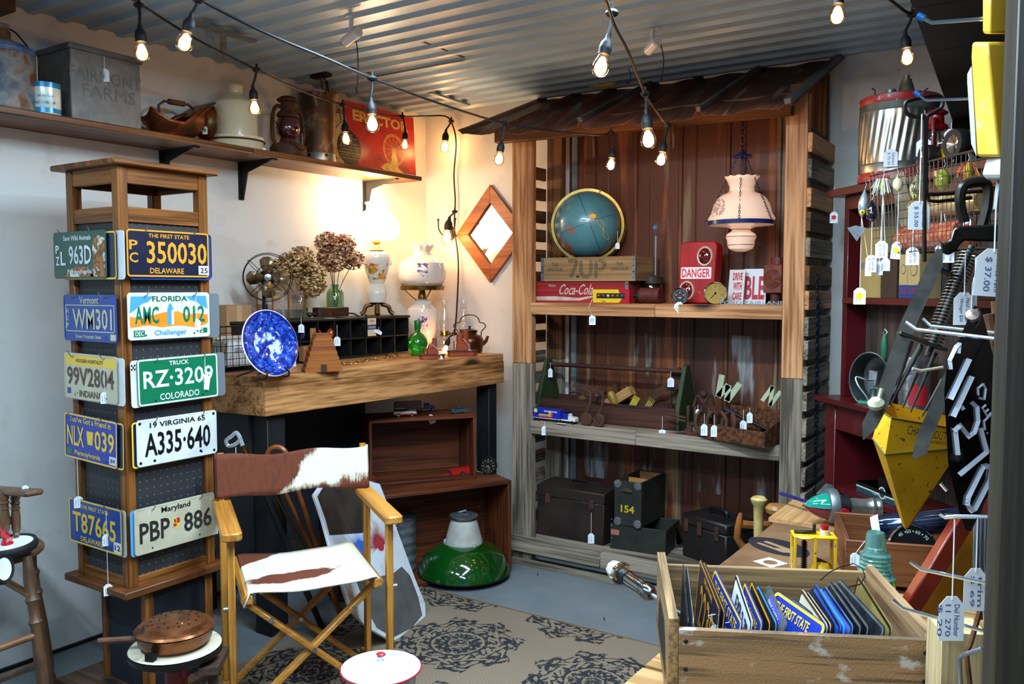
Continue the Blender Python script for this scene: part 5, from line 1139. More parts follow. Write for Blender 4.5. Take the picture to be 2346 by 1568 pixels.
# back sling wraps both posts
b = MB(); vs = []; path = []
for i in range(9): a = R(-60 - 210*i/8); path.append((-.245 + .018*math.cos(a), .0 + .018*math.sin(a)))
path = [(-.262, .012), (-.265, -.004), (-.258, -.018), (-.245, -.02)] + [(-.245+.49*k/20, -.017 + .03*math.sin(PI*k/20)) for k in range(1, 20)] + [(.245, -.02), (.258, -.018), (.265, -.004), (.262, .012)]
n = len(path); Kz = 8
for j in range(Kz+1):
    z = .645 + .15*j/Kz
    for i, (x, y) in enumerate(path): u = abs(x)/.26; vs.append((x, y + .195 + (z-.6)*.12, z + (.006*math.sin(x*22) if j in (0, Kz) else 0) - (.010*(1-u*u) if j == Kz else 0)))
b.add(vs, [(j*n+i, j*n+i+1, (j+1)*n+i+1, (j+1)*n+i) for j in range(Kz) for i in range(n-1)])
o = b.build('cowhide_back', HBACK, t); sm = o.modifiers.new('s', 'SOLIDIFY'); sm.thickness = .005

# ================================================================ ENAMEL POT WITH LID
dd = 2.32; c = at(873, 1528, d=dd); s = dd/F; r_ = 93*s; z = c.z
t = thing('enamel_pot', 'white enamel lidded pot with thin red rim and red-tipped knob in front of the chair', 'pot', (c.x, c.y, .0065))
z -= .0065
MB().lathe([(.0005, 0), (r_*.62, 0), (r_*.7, .01), (r_*.86, z-.03), (r_*.9, z-.012), (.0005, z-.012)], 44).build('pot_body', M('enamel_blue_white', 'aab4bc', rough=.12, coat=1), t)
MB().lathe([(r_*.9, z-.012), (r_*.98, z-.006), (r_*.97, z), (r_*.86, z-.002), (r_*.72, z-.002), (r_*.66, z+.006), (r_*.4, z+.013), (.0005, z+.016)], 48).build('lid', M('enamel_lid', 'dfe6ea', rough=.08, coat=1), t)
MB().tube([(r_*.985*math.cos(a), r_*.985*math.sin(a), z-.004) for a in [2*PI*i/48 for i in range(48)]], .0022, 6, closed=True).build('red_rim', M('rim_red', 'a01820', rough=.2), t)
k = MB().lathe([(.009, z+.014), (.006, z+.022), (.011, z+.03)], 16).build('knob', MATS['enamel_lid'], t)
MB().sph((0, 0, z+.034), .011, 0, None, 14, 8, 1.3, 1, .6).build('knob_cap', M('rim_red2', 'b8202a', rough=.15, coat=1), k)
MB().tube([(r_*.6, .0, z*.8), (r_*1.05, 0.02, z*.78), (r_*1.0, .03, z*.5)], .006).build('handle', MATS['enamel_blue_white'], t)
for i, (px, py) in enumerate(((1232, 1318), (1384, 1420))):
    MB().cyl((0, -.012, .004), (0, .012, .003), .0025, n=6).build('wood_splinter', M('splinter', '3a2a18'), loc=at(px, py, Z=.0005), rz=30, label=('tiny wood splinter on the concrete near the shed corner', 'tiny wood splinter on the concrete beyond the rug edge')[i], cat='debris')
# ================================================================ PALLET-WOOD SHED SHELF
YF, YB = 3.5, 3.845
xa = at(1173, 500, Y=YF).x; xb = at(1217, 700, Y=YF).x; xc = at(1792, 700, Y=YF).x; xd = xc + .088
SW = {a: WOOD('shed_wood', '84522a', 'ca9262', a, sc=.8, rough=.65, dark='24150c', bump=.5) for a in 'xyz'}
SG = {a: WOOD('shed_grey', '4a4034', '968672', a, sc=.8, rough=.75, dark='1c1814', bump=.6) for a in 'xyz'}
SD = {a: WOOD('shed_dark', '3a2412', '724a28', a, sc=.8, rough=.7, dark='140c06', bump=.5) for a in 'xyz'}
t = thing('shed_shelf', 'rustic open shed-shaped shelf of reclaimed wood with a rusty tin roof and three shelves', 'shelf', ((xa+xd)/2, 3.67, 0)); SHED = t
zj = 1.0
for x0, x1, y0, y1, zt in ((xa, xb, YF, YF+.045, 2.1), (xc, xd, YF, YF+.045, 2.14), (xa+.02, xa+.11, YB-.05, YB-.01, 2.25), (xd-.09, xd, YB-.05, YB-.01, 2.28)):
    f = y0 == YF
    MB().box(x0, x1, y0, y1, .0, zj).build('post_lower', SG['z'], t, True, bevel=.003); MB().box(x0, x1, y0, y1, zj+.001, zt).build('post_upper', (SW if f else SD)['z'], t, True, bevel=.003)
z = .16; i = 0; rnd = random.Random(11)
while z < 2.0:
    o = rnd.uniform(-.006, .006)
    MB().box(xa+.0005, xa+.0185, YF+.047, YB-.052, z+o, z+o+.062).build('side_slat', (SG if z < 1 else SD)['y'], t, True, bevel=.002)
    MB().box(xd+.001, xd+.019, YF-.004, YB+.012, z+o-.01, z+o+.067).build('side_slat', (SG if z < 1.1 or i % 3 == 1 else SW if i % 2 else SD)['y'], t, True, bevel=.002)
    MB().box(xd-.03, xd-.001, YF+.046, YB-.052, z+.03, z+.1).build('inner_slat', SD['y'], t, True)
    z += .103; i += 1
xm = at(1500, 712, Y=YF).x; xm2 = at(1455, 1010, Y=YF).x; xm3 = at(1382, 1270, Y=YF).x
S1T, S1B = at(1500, 697, Y=YF).z, at(1500, 727, Y=YF).z; S2T, S2B = at(1500, 993, Y=YF).z, at(1500, 1026, Y=YF).z; S3T = at(1400, 1270, Y=YF-.03).z
xl = xb - .005; xr = xc
for zt, zb, xmid, m1, m2, yf in ((S1T, S1B, xm, SW, SW, YF-.0), (S2T, S2B, xm2, SG, SG, YF-.0)):
    MB().box(xl, xmid, yf, yf+.035, zb, zt).build('shelf_edge', m1['x'], t, True, bevel=.002); MB().box(xmid+.001, xr, yf, yf+.035, zb, zt).build('shelf_edge', m2['x'], t, True, bevel=.002)
    for k in range(3): MB().box(xb-.06, xc+.06, yf+.037+.098*k, yf+.037+.098*k+.094, zt-.02, zt).build('shelf_plank', m1['x'], t, True)
MB().box(xa, xm3, YF-.035, YF-.001, S3T-.075, S3T).build('base_board', SG['x'], t, True, bevel=.003); MB().box(xm3+.001, xd, YF-.035, YF-.001, S3T-.078, S3T-.002).build('base_board', SG['x'], t, True, bevel=.003)
MB().box(xa+.01, xd, YF-.022, YF-.002, 0.0, .03).build('base_board', SG['x'], t, True)
for k in range(3): MB().box(xb+.0, xc-.001, YF+.047+.1*k, YF+.047+.1*k+.09, S3T-.02, S3T).build('deck_plank', SG['x'], t, True)
# rusty back sheets
RB = pattern('rusty_sheet', lambda x, y, z, no: [(((no(3.0, 5, (1, 1, .25)) - .46)*8).mx(0).mn(1), '3c1a0c'), (((no(9, 5, (1.6, 1, .12)) - .54)*9).mx(0).mn(1), '8c4a1e'), (((no(7, 4, (1.8, 1, .14)) - .58)*11).mx(0).mn(.8), '7c6a4c'), ((((no(16, 3, (1, 1, .14)) - .58)*9).mx(0).mn(.8))*z.lt(1.15)*z.gt(.4), '9a9a96')], '56290f', rough=.5, metal=.1, bump=.2)
b = MB(); x = xb+.02; pr = []
while x < xc-.06: pr += [(x, YB-.012), (x+.13, YB-.012), (x+.136, YB-.02), (x+.15, YB-.02), (x+.156, YB-.012), (x+.215, YB-.012), (x+.22, YB-.016), (x+.226, YB-.012)]; x += .231
n = len(pr); b.add([(px, py, z) for z in (.02, 2.3) for px, py in pr], [(i, i+1, n+i+1, n+i) for i in range(n-1)])
o = b.build('tin_back', RB, t, True, smooth=0, norm=False); 
MB().box(xb+.045, xb+.075, YB-.03, YB-.0125, .03, 2.25).build('grey_rib', M('grey_rib', '5e6468', '8a8f90', 14, (1, 1, .15), rough=.5, metal=.6), t, True)
# top beam, rafters, roof
zb0, zb1 = at(1132, 328, Y=YF-.045).z, at(1810, 262, Y=YF-.045).z
bl = at(1132, 310, Y=YF-.045).x; br = at(1812, 250, Y=YF-.045).x
MB().add([(bl, YF-.045, zb0), (br, YF-.045, zb1), (br, YF-.001, zb1), (bl, YF-.001, zb0), (bl, YF-.045, zb0+.075), (br, YF-.045, zb1+.085), (br, YF-.001, zb1+.085), (bl, YF-.001, zb0+.075)],
    [(0, 1, 2, 3), (7, 6, 5, 4), (0, 4, 5, 1), (1, 5, 6, 2), (2, 6, 7, 3), (3, 7, 4, 0)]).build('front_beam', SD['x'], t, True, bevel=.003)
for x in (xa+.02, (xa+xd)/2, xd-.05): MB().bar((x, YF+.005, 2.155), (x, YB, 2.29), .04, .05).build('rafter', SD['y'], t, True)
yf0 = 3.3; FL, FR = at(1050, 311, Y=yf0), at(1815, 246, Y=yf0); BR, BL = at(1937, 128, Y=YB+.01), at(1245, 222, Y=YB+.01)
BR.z = min(BR.z, ZC-.02); BL.z = min(BL.z, ZC-.02)
b = MB(); NU, NV = 120, 6; vs = []; rnd = random.Random(4); fr = [rnd.uniform(-.012, .012) for _ in range(NU+1)]
ribs = [.0, .135, .27, .42, .57, .765, .985]
for j in range(NV+1):
    v = j/NV
    for i in range(NU+1):
        u = i/NU; p = lerp(lerp(FL, FR, u), lerp(BL, BR, u), v)
        hgt = max([0] + [min(1, max(0, (.011-abs(u-r_))/.004)) for r_ in ribs])*.022
        p = p + Vector((0, fr[i]*(v == 0), hgt + .004*math.sin(u*50) - (.02*math.sin(PI*u)*(1-v)) + .004))
        vs.append(p)
b.add(vs, [(j*(NU+1)+i, j*(NU+1)+i+1, (j+1)*(NU+1)+i+1, (j+1)*(NU+1)+i) for j in range(NV) for i in range(NU)])
ROOF = pattern('roof_tin', lambda x, y, z, no: [((no(4, 5, (1, .3, .3)) - .48)*9, '4c2a1c'), ((no(11, 4, (1.6, .3, .3)) - .60)*9, '7c7468'), ((no(8, 4, (1.4, .4, .4)) - .60)*8, '643016')], '6a3c2a', rough=.45, metal=.3, bump=.15)
o = b.build('tin_roof', ROOF, t, True, smooth=20, norm=False); sm = o.modifiers.new('s', 'SOLIDIFY'); sm.thickness = .002
for u in (.765, .99, .42):
    p0, p1 = lerp(FL, FR, u), lerp(BL, BR, u); MB().bar(p0+Vector((0, -.008, .022)), p1+Vector((0, 0, .022)), .03 if u > .9 else .022, .024).build('roof_rib', M('rib_zinc', '4a4644', '7c7876', 10, (1, .2, 1), rough=.4, metal=.7), t, True, bevel=.003)
for px, py0, py1, nm in ((1359, 310, 362, 0), (1542, 290, 345, 1)):
    a = at(px, py0, Y=YF-.05); c = at(px+2, py1, d=depth(a)); MB().tube(spline([a, lerp(a, c, .6), c, c+Vector((.012, -.03, .008))], 4), .0055, 8).build('iron_hook', RUST, t, True)
# price tags pinned on shelves belong to their things
def on1(px, Y=YF+.03): return Vector((at(px, 690, Y=Y).x, Y, S1T+.0005))
def on2(px, Y=YF+.03): return Vector((at(px, 990, Y=Y).x, Y, S2T+.0005))
def on3(px, Y=YF+.05): return Vector((at(px, 1240, Y=Y).x, Y, S3T+.0005))
hz_ = lambda px, py, Y: at(px, py, Y=Y).z
# soda crates
def soda_crate(label, px0, px1, Y, z0, py_top, mw, mi, draw, dep=.27):
    x0, x1 = at(px0, 640, Y=Y).x, at(px1, 640, Y=Y).x; zt = hz_((px0+px1)/2, py_top, Y); h = zt-z0; w = x1-x0
    t = thing('soda_crate', label, 'crate', ((x0+x1)/2, Y+dep/2, z0))
    for y in (-dep/2, dep/2-.012):
        b = MB().box(-w/2, w/2, y, y+.012, 0, h)
        if y < 0: draw(b, w, h, FM((0, y, h/2), -90))
        b.build('long_side', [mw['x'], mi], t, smooth=0)
    for x in (-w/2, w/2-.014): MB().box(x, x+.014, -dep/2+.013, dep/2-.013, .001, h-.001).build('end_board', mw['y'], t)
    MB().box(-w/2+.015, w/2-.015, -dep/2+.013, dep/2-.013, 0, .006).build('bottom', mw['x'], t)
    for x in (-w/2-.001, w/2-.016):
        b = MB().box(x, x+.017, -dep/2-.0018, -dep/2-.0002, .0, h)
        for k in range(4): b.cyl((x+.008, -dep/2-.002, h*(.14+.24*k)), (x+.008, -dep/2-.0035, h*(.14+.24*k)), .0028, n=8, mi=1)
        b.build('metal_strap', [GALV, IRON], t, smooth=0)
    return t, zt
RW = {a: WOOD('red_paint_wood', '7a1618', 'a02a2c', a, rough=.5, knots=False) for a in 'xyz'}; PW_ = {a: WOOD('pale_crate', '7c5c38', '9c7a50', a, rough=.6, knots=False) for a in 'xyz'}
def coke(b, w, h, m):
    b.text('Enjoy', w*.08, h*.13, m @ T(-w*.28, h*.3, 0), 1, .0006, .01)
    m2 = m @ Matrix(((1, .32, 0, 0), (0, 1, 0, 0), (0, 0, 1, 0), (0, 0, 0, 1)))
    b.text('Coca-Cola', w*.36, h*.5, m2 @ T(-w*.03, h*.12, 0), 1, .0006, .012)
    b.add([(-w*.46, -h*.22, .0006), (-w*.25, -h*.2, .0006), (0, -h*.27, .0006), (w*.2, -h*.12, .0006), (w*.32, h*.0, .0006), (w*.2, -h*.2, .0006), (0, -h*.4, .0006), (-w*.25, -h*.4, .0006), (-w*.46, -h*.4, .0006)], [tuple(range(8, -1, -1))], 1, m)
t1, zc1 = soda_crate('red wooden soda crate with white script lettering, under the pale crate', 1220, 1440, YF+.075, S1T+.0005, 645, RW, M('crate_white', 'cdb8a4', 'b89484', 30), coke, .24)
def sevenup(b, w, h, m):
    for sx in (-1, 1): b.text('THE\nUNCOLA', w*.17, h*.33, m @ T(sx*w*.345, h*.1, 0), 1, .0006, 0)
    def dots(pts, wd):
        for (x0, y0), (x1, y1) in zip(pts, pts[1:]):
            L = math.hypot(x1-x0, y1-y0); n = max(1, int(L/.0048)); nx, ny = -(y1-y0)/L, (x1-x0)/L
            for k in range(n):
                f = (k+.5)/n
                for o in (-1.5, -.5, .5, 1.5):
                    x, y = x0+(x1-x0)*f+nx*o*wd/4, y0+(y1-y0)*f+ny*o*wd/4; b.box(x-.0015, x+.0015, y-.0015, y+.0015, .0002, .0008, 1, m)
    s = h*.34; wd = h*.17
    dots([(-w*.2, s), (-w*.1, s), (-w*.17, -s)], wd)
    dots([(-w*.06, s*1.05), (-w*.06, -s*.4), (-w*.04, -s*.85), (0, -s), (w*.03, -s*.85), (w*.045, -s*.4), (w*.045, s*1.05)], wd)
    dots([(w*.1, -s*1.05), (w*.1, s)], wd); dots([(w*.125, s), (w*.17, s*.9), (w*.2, s*.5), (w*.17, 0), (w*.125, -s*.08)], wd)
    b.box(-w*.11, -w*.08, -s*1.05, -s*.75, .0002, .0008, 1, m)
t2, zc2 = soda_crate('pale wooden soda crate with dotted dark green lettering, stacked under the globe', 1240, 1455, YF+.065, zc1+.0008, 589, PW_, M('crate_green', '1c3224'), sevenup, .25)
# globe
Yg = YF+.19; c = at(1346, 517, Y=Yg); R_ = 76*depth(c)/F
t = thing('globe', 'blue-green world globe in a brass meridian ring, standing on the pale crate', 'globe', (c.x, c.y, zc2+.001), 28); zc = c.z - zc2
GLB = pattern('globe_map', lambda x, y, z, no: [((no(7, 5) - .5)*3, '2f5a60'), (((no(5.5, 5) - .53)*30)*((x-.045)*(x-.045) + (z-.04)*(z-.04)).gt(.0105), 'a0563c'), (((no(9, 5) - .60)*30)*((x-.045)*(x-.045) + (z-.04)*(z-.04)).gt(.0105), '8c8a34'), ((z*.35 + x*.9 - .01).abs().lt(.0012), '1c2a2c'), ((z - x*.35).abs().lt(.001)*(x.abs().gt(-1)), '1c2a2c')], '4a7c84', rough=.3, coat=.4)
MB().sph((0, 0, 0), R_, 0, None, 48, 32).build('sphere', GLB, t, False)
t_s = bpy.data.objects['sphere']; t_s.data.transform(T(0, 0, 0)); t_s.location = (0, 0, zc)
b = MB(); N = 64
for i in range(N):
    a0, a1 = 2*PI*i/N, 2*PI*(i+1)/N
    for (ra, rb) in ((R_*1.02, R_*1.10),):
        b.add([(r*math.cos(a), y, zc + r*math.sin(a)) for a in (a0, a1) for r in (ra, rb) for y in (-.003, .003)], [(0, 4, 6, 2), (1, 3, 7, 5), (2, 6, 7, 3), (0, 1, 5, 4)])
o = b.build('meridian_ring', M('globe_brass', '8a7434', '6e5a28', 20, rough=.3, metal=.7), t)
MB().tube([(R_*1.14*math.cos(R(a)), .02, zc + R_*1.14*math.sin(R(a))) for a in range(175, 366, 6)], .0035, 6).build('support_arc', MATS['globe_brass'], t)
MB().lathe([(.0005, 0), (.07, 0), (.06, .008), (.0005, .012)], 24).build('base', IRON, t)
MB().cyl((R_*1.12*math.cos(R(70)), -.006, zc+R_*1.12*math.sin(R(70))), (R_*1.0*math.cos(R(70)), -.006, zc+R_*1.0*math.sin(R(70))), .004).build('axis_pin', BRASS, t)
m = ZTO((0, 0, zc), Vector((.16, -.9, .34))); 
MB().prism([(x*.014, y*.011) for x, y in ((-.9, -.6), (-.3, -1), (.6, -.8), (1, -.2), (.8, .7), (.1, 1), (-.8, .7), (-1, .1))], R_-.0015, R_+.0006, 0, m).build('orange_sticker', M('sticker_orange', 'e0a010'), t)
b = MB(); pts = []
for i in range(25): a = 2*PI*i/24; pts.append(Vector((.075+.012*math.sin(2*a)*1.0 - .02*math.cos(a), 0, zc-.03+.045*math.cos(a)))) 
pts = [Vector((p.x, -math.sqrt(max(1e-5, R_*R_*1.012 - p.x**2 - (p.z-zc)**2)), p.z)) for p in pts]; b.tube(pts, .0012, 5, closed=True); b.build('analemma_mark', M('sticker_yel', 'c8a028'), t)
price_tag(t, c + Vector((R_*1.1, -.03, -.035)), .055, .02)
# bulb box
x0, x1 = at(1358, 690, Y=YF+.003).x, at(1441, 690, Y=YF+.003).x; w = x1-x0; z = S1T+.0005; h = hz_(1400, 663, YF+.003)-z
t = thing('christmas_bulb_box', 'small yellow and red box of coloured bulbs in front of the red crate', 'box', ((x0+x1)/2, YF+.033, z))
b = MB().box(-w/2, w/2, -.028, .028, 0, h, 0)
b.add([(-w/2, -.0283, h*.05), (w*.22, -.0283, h*.05), (w*.3, -.0283, h*.3), (w*.2, -.0283, h*.98), (-w/2, -.0283, h*.98)], [(0, 1, 2, 3, 4)], 1)
b.box(-w*.4, w*.38, -.0287, -.0284, h*.35, h*.72, 2); b.text('NOMA', w*.13, h*.1, FM((-w*.2, -.0285, h*.14), -90), 3, .0004, .02)
b.build('box_body', [M('box_red', 'a81a28', rough=.3), M('box_yel', 'd8b818', rough=.3), M('box_dark', '1a1418'), M('box_ink', '201418')], t, smooth=0)
for i, cc in enumerate(('7a1428', '7a1428', '98a0a4', 'a03418', '0a6a4a', '3a3a44')): MB().sph((-w*.33 + w*.13*i, -.029, h*.53), .0075, 0, None, 12, 8).build('coloured_bulb', M('bulbc_'+cc, cc, rough=.1, coat=1), t)
price_tag(t, Vector((x0, YF, S1T+.02)), .075, .03, h=.045, sag=(-.008, -.02, .0), dot=M('tag_grey', 'c0c0c0'))
# red spool lantern
p = on1(1493, YF+.06); t = thing('signal_lantern', 'small rusty red perforated drum lantern lying on its side', 'lantern', p, 0); r_ = .036; m = T(-.055, 0, r_) @ RY(90)
MB().cyl((0, 0, 0), (0, 0, .1), r_, n=26, m=m).build('drum', M('lantern_rust_red', '5a1a10', '3a1a10', 60, lo=.45, hi=.55, rough=.6), t)
MB().lathe([(.0005, -.012), (r_*.5, -.012), (r_*1.05, -.004), (r_*1.05, .004), (.0005, .004)], 24, 0, m).build('front_plate', IRON, t); MB().cyl((0, 0, -.012), (0, 0, -.03), .012, m=m).build('knob', BLACK, t)
price_tag(t, p + Vector((-.06, -.01, .03)), .045, .006)
p = on1(1493, YF+.24); t = thing('lidded_jar', 'dark brown glass jar with metal lid holding a tall glass tube', 'jar', p)
zz = hz_(1493, 636, YF+.24) - S1T
MB().lathe([(.0005, 0), (.05, 0), (.052, .02), (.05, zz-.04), (.045, zz-.03), (.0005, zz-.03)], 24).build('jar_body', M('brown_glass', '1c140c', rough=.1, coat=1), t); MB().lathe([(.0005, zz-.03), (.055, zz-.03), (.055, zz), (.0005, zz)], 24).build('lid', M('jar_lid', '4a4430', '2c2418', 30, rough=.5, metal=.4), t)
zt = hz_(1503, 512, YF+.24) - S1T
MB().cyl((.018, 0, zz), (.018, 0, zt), .013, n=14, caps=False).cyl((.018, 0, zz+.01), (.018, 0, zt-.06), .0035, mi=1).build('glass_tube', [CLEAR, M('mercury', 'c8d4da', rough=.1, metal=.6)], t, norm=False)
MB().prism(circ(.009, 14), 0, .001, 0, FM((.018, -.0135, zt-.02), -75)).build('blue_sticker', M('dot_blue', '2c6ab8'), t)
# DANGER light box
YD = YF+.115; x0, x1 = at(1555, 640, Y=YD).x, at(1638, 640, Y=YD).x; w = x1-x0; h = hz_(1600, 555, YD)-S1T
t = thing('warning_light', 'tall red metal warning box lettered DANGER with two red round lenses', 'warning light', ((x0+x1)/2, YD+.04, S1T+.001), 0, rot=RX(-4))
RDM = M('danger_red', 'a80c10', '8c0a0e', 14, rough=.35, coat=.3)
pol = [(-w/2-.006, 0), (w/2-.006, 0), (w/2, h-.02), (w/2-.012, h), (-w/2+.012, h), (-w/2, h-.015)]
MB().prism(pol, -.04, .04, 0, RX(90) @ S3(1, 1, 1)).build('housing', RDM, t, bevel=.004)
for cx, cz, r_ in ((w*.19, h*.76, .036), (-w*.28, h*.2, .036)):
    o = MB().lathe([(r_*.88, 0), (r_*.88, .006), (r_*1.06, .008), (r_*1.12, 0)], 32, 0, FM((cx, -.04, cz), -90) @ S3(.9, 1.12, 1)).build('lens_ring', M('ring_cream', 'b8a890', rough=.4), t)
    MB().lathe([(.0005, .012), (r_*.4, .0095), (r_*.75, .005), (r_*.9, .001)], 32, 0, FM((cx, -.04, cz), -90) @ S3(.9, 1.12, 1)).build('red_lens', M('lens_red', '6a0208', '30000a', 40, rough=.05, coat=1), o)
b = MB().prism(rrect(w*.84, h*.19, .004), 0, .001, 0, FM((-w*.04, -.0405, h*.49), -90)); b.text('DANGER', w*.78, h*.145, FM((-w*.04, -.0405, h*.49), -90), 1, .0016, .02)
b.build('danger_sign', [M('sign_white', 'd8d4d4'), M('sign_red', 'd02030')], t, smooth=0)
def gauge(label, px, py, r_, face, ink, m3, txt, hand=220):
    Y = YF+.035; p = on1(px, Y); t = thing('pressure_gauge', label, 'gauge', p); m = FM((0, 0, r_*1.0+.001), -62, 6)
    MB().lathe([(.0005, -.03), (r_*.8, -.03), (r_*.85, -.005), (r_, 0), (r_*1.02, .007), (r_*.95, .012), (r_*.9, .006), (.0005, .006)], 36, 0, m).build('chrome_case', CHROME, t)
    b = MB().prism(circ(r_*.9, 32), .0062, .0066, 0, m)
    for k in range(31):
        if k < 25: b.box(-.0005, .0005, r_*(.7 if k % 3 else .62), r_*.8, .0067, .007, 1, m @ RZ(135 - k*11.25))
    for s, x, y, wd, hd in txt: b.text(s, r_*wd, r_*hd, m @ T(x*r_, y*r_, .0066), 1, .0003, .01)
    b.box(-.001, .001, -r_*.1, r_*.62, .0075, .0082, 2, m @ RZ(hand)); b.prism(circ(r_*.1, 12), .007, .0086, 2, m)
    b.build('dial', [face, ink, m3], t, smooth=0); return t, p
t, p = gauge('smaller round chrome gauge with black and silver face, paper tag in front', 1557, 673, .036, M('dial_dark', '3a3c3c', rough=.3), M('dial_ink_w', 'c8c8c4'), M('needle_red', 'b02020'), [('40', -.45, .1, .22, .18), ('60', 0, .4, .22, .18), ('80', .45, .1, .22, .18), ('AMP', 0, -.25, .4, .22)], 60)
price_tag(t, p + Vector((-.0, -.04, .004)), .0, .04, ang=-60, h=.04, roll=40)
gauge('larger chrome gauge with yellowed cream dial beside the red warning box', 1638, 667, .048, M('dial_yellow', 'b89a52', 'a58644', 10, rough=.3), M('dial_ink', '2c2010'), M('needle_black', '181008'), [('15', -.4, .35, .16, .12), ('20', 0, .56, .16, .12), ('25', .4, .35, .16, .12), ('30', .55, -.1, .16, .12), ('10', -.55, -.1, .16, .12)], 140)
# signs
def sign(label, px0, px1, pyt, Y, ang, txt, lines, tilt=-8):
    x0, x1 = at(px0, 650, Y=Y).x, at(px1, 650, Y=Y).x; w = x1-x0; h = hz_((px0+px1)/2, pyt, Y)-S1T
    b = MB().box(-w/2, w/2, -.002, .002, 0, h, 0)
    for s, x, y, wd, hd in lines: b.text(s, w*wd, h*hd, FM((w*x, -.002, h*y), -90), 1, .0006, .03)
    return b.build('metal_sign', [M('sign_white2', 'c4c2c2', rough=.4), M('sign_red2', 'a81420')], loc=((x0+x1)/2, Y, S1T+.001), rot=RZ(ang) @ RX(tilt), label=label, cat='sign', smooth=0)
sign('white sign reading DRIVE WITH CARE in red beside the gauges', 1666, 1704, 618, YF+.13, -8, 0, [('DRIVE', .05, .80, .62, .22), ('WITH', .08, .52, .55, .22), ('CARE', .08, .23, .58, .22)])
sign('white sign with large bold red letters BLE', 1703, 1754, 616, YF+.16, 4, 0, [('BLE', -.0, .46, .86, .66)])
MB().box(-.05, .05, -.002, .002, 0, .1).build('metal_sign', M('sign_grey', '5c6468', rough=.4), loc=(at(1700, 690, Y=YF+.22).x, YF+.22, S1T+.001), rot=RX(-10), label='grey sheet leaning behind the two white and red signs', cat='sign')
p = on1(1776, YF+.15); t = thing('reflector_lantern', 'square rust-red lantern with ringed glass lens beside the right post', 'lantern', p, -6); RLM = M('lens_rust', '5c2418', '74382a', 20, rough=.25, coat=.6)
z0 = hz_(1773, 672, YF+.15)-S1T; z1_ = hz_(1773, 607, YF+.15)-S1T; wl = .041
MB().box(-wl, wl, -.035, .035, z0, z1_).build('case', RLM, t, bevel=.004); MB().lathe([(.02, 0), (.02, z0)], 12).build('stem', RUST, t)
b = MB(); m = FM((0, -.0355, (z0+z1_)/2), -90)
for k in range(6): r_ = .038-.0065*k; b.tube([m @ Vector((r_*math.cos(a), r_*math.sin(a), .001)) for a in [2*PI*i/28 for i in range(28)]], .0022, 5, closed=True)
b.build('lens_rings', RLM, t); MB().cyl((.01, 0, z1_), (.01, 0, z1_+.03), .03, n=16).build('top_cap', M('cap_red', '5a1c14', rough=.5), t)
pe = on1(1722, YF+.02); MB().text('FORD FAIRLANE', .27, .016, FM((0, 0, .009), -90), 0, .004, .03).box(-.13, .13, -.002, .001, .0, .002).build('chrome_emblem', STEEL, loc=pe, label='chrome script car emblem lying along the shelf edge under the signs', cat='emblem', smooth=0)
# hanging lamp
BLUE = M('lamp_blue', '16245a', rough=.3, coat=.4); HS = pattern('lit_milk_shade', lambda x, y, z, no: [((((no(90, 3) - .47)*20).mx(0).mn(1))*((x+.07)*(x+.07) + (z-.185)*(z-.185)).lt(.0017)*y.lt(0), '5a5668')], 'd8b8a2', rough=.12, coat=.8)
bb = HS.node_tree.nodes['Principled BSDF']; bb.inputs['Emission Color'].default_value = (1, .60, .40, 1); bb.inputs['Emission Strength'].default_value = .3
Yl = YF+.11; c = at(1697, 578, Y=Yl); dd = depth(c); s = dd/F; H = lambda py: (578-py)*s
t = thing('hanging_lamp', 'white glass hanging lamp with blue band, floral print and dark blue chains', 'lamp', c)
scal = lambda a, j, r, z: (r + (.0012*math.sin(a*12) if j > 10 else 0), z + (.0022*math.sin(a*12) if j > 10 else 0))
o = MB().lathe([(.068*1, H(512)), (73*s, H(508)), (74*s, H(502)), (67*s, H(491)), (62*s, H(472)), (54*s, H(458)), (44*s, H(449)), (34*s, H(446)), (27*s, H(440)), (26*s, H(430)), (31*s, H(417)), (38*s, H(407))], 60, wav=scal).build('shade', HS, t); sm = o.modifiers.new('s', 'SOLIDIFY'); sm.thickness = .0025
MB().lathe([(70*s, H(517)), (74*s, H(516)), (74.5*s, H(507)), (70*s, H(506))], 60, closed=True).build('blue_band', BLUE, t)
MB().lathe([(.0005, H(577.5)), (12*s, H(577)), (26*s, H(571)), (30*s, H(564)), (31*s, H(552)), (35*s, H(543)), (32*s, H(537)), (21*s, H(530)), (21*s, H(526)), (32*s, H(521)), (72*s, H(517))], 60).build('lower_globe', HS, t)
for y in (562, 543, 527): MB().lathe([((31 if y != 527 else 21)*s+.0005+(4*s if y == 543 else 0), H(y-.6)), ((31 if y != 527 else 21)*s+.001+(4*s if y == 543 else 0), H(y+.6))], 60).build('blue_line', BLUE, t)
def chain_mesh(b, p0, p1, L=.016, r=.0045, w=.0013, sag=0):
    p0, p1 = Vector(p0), Vector(p1); n = max(2, int((p1-p0).length/(L*.78)))
    for i in range(n):
        f0, f1 = i/n, (i+1)/n; a = lerp(p0, p1, f0) - Vector((0, 0, sag*4*f0*(1-f0))); c_ = lerp(p0, p1, f1) - Vector((0, 0, sag*4*f1*(1-f1)))
        mm = ZTO(lerp(a, c_, .5), c_) @ RZ(90*(i % 2))
        b.tube([mm @ Vector((r*math.cos(q), 0, L*.5*math.sin(q))) for q in [2*PI*k/10 for k in range(10)]], w, 4, closed=True)
ztop = H(360); b = MB().lathe([(.0005, ztop-.004), (24*s, ztop-.006), (20*s, ztop+.003), (6*s, ztop+.008), (.0005, ztop+.01)], 28).cyl((0, 0, H(408)), (0, 0, ztop), .005); b.build('blue_canopy', BLUE, t)
b = MB(); chain_mesh(b, (0, 0, ztop+.008), (0, 0, H(275)), .02, .006, .0018)
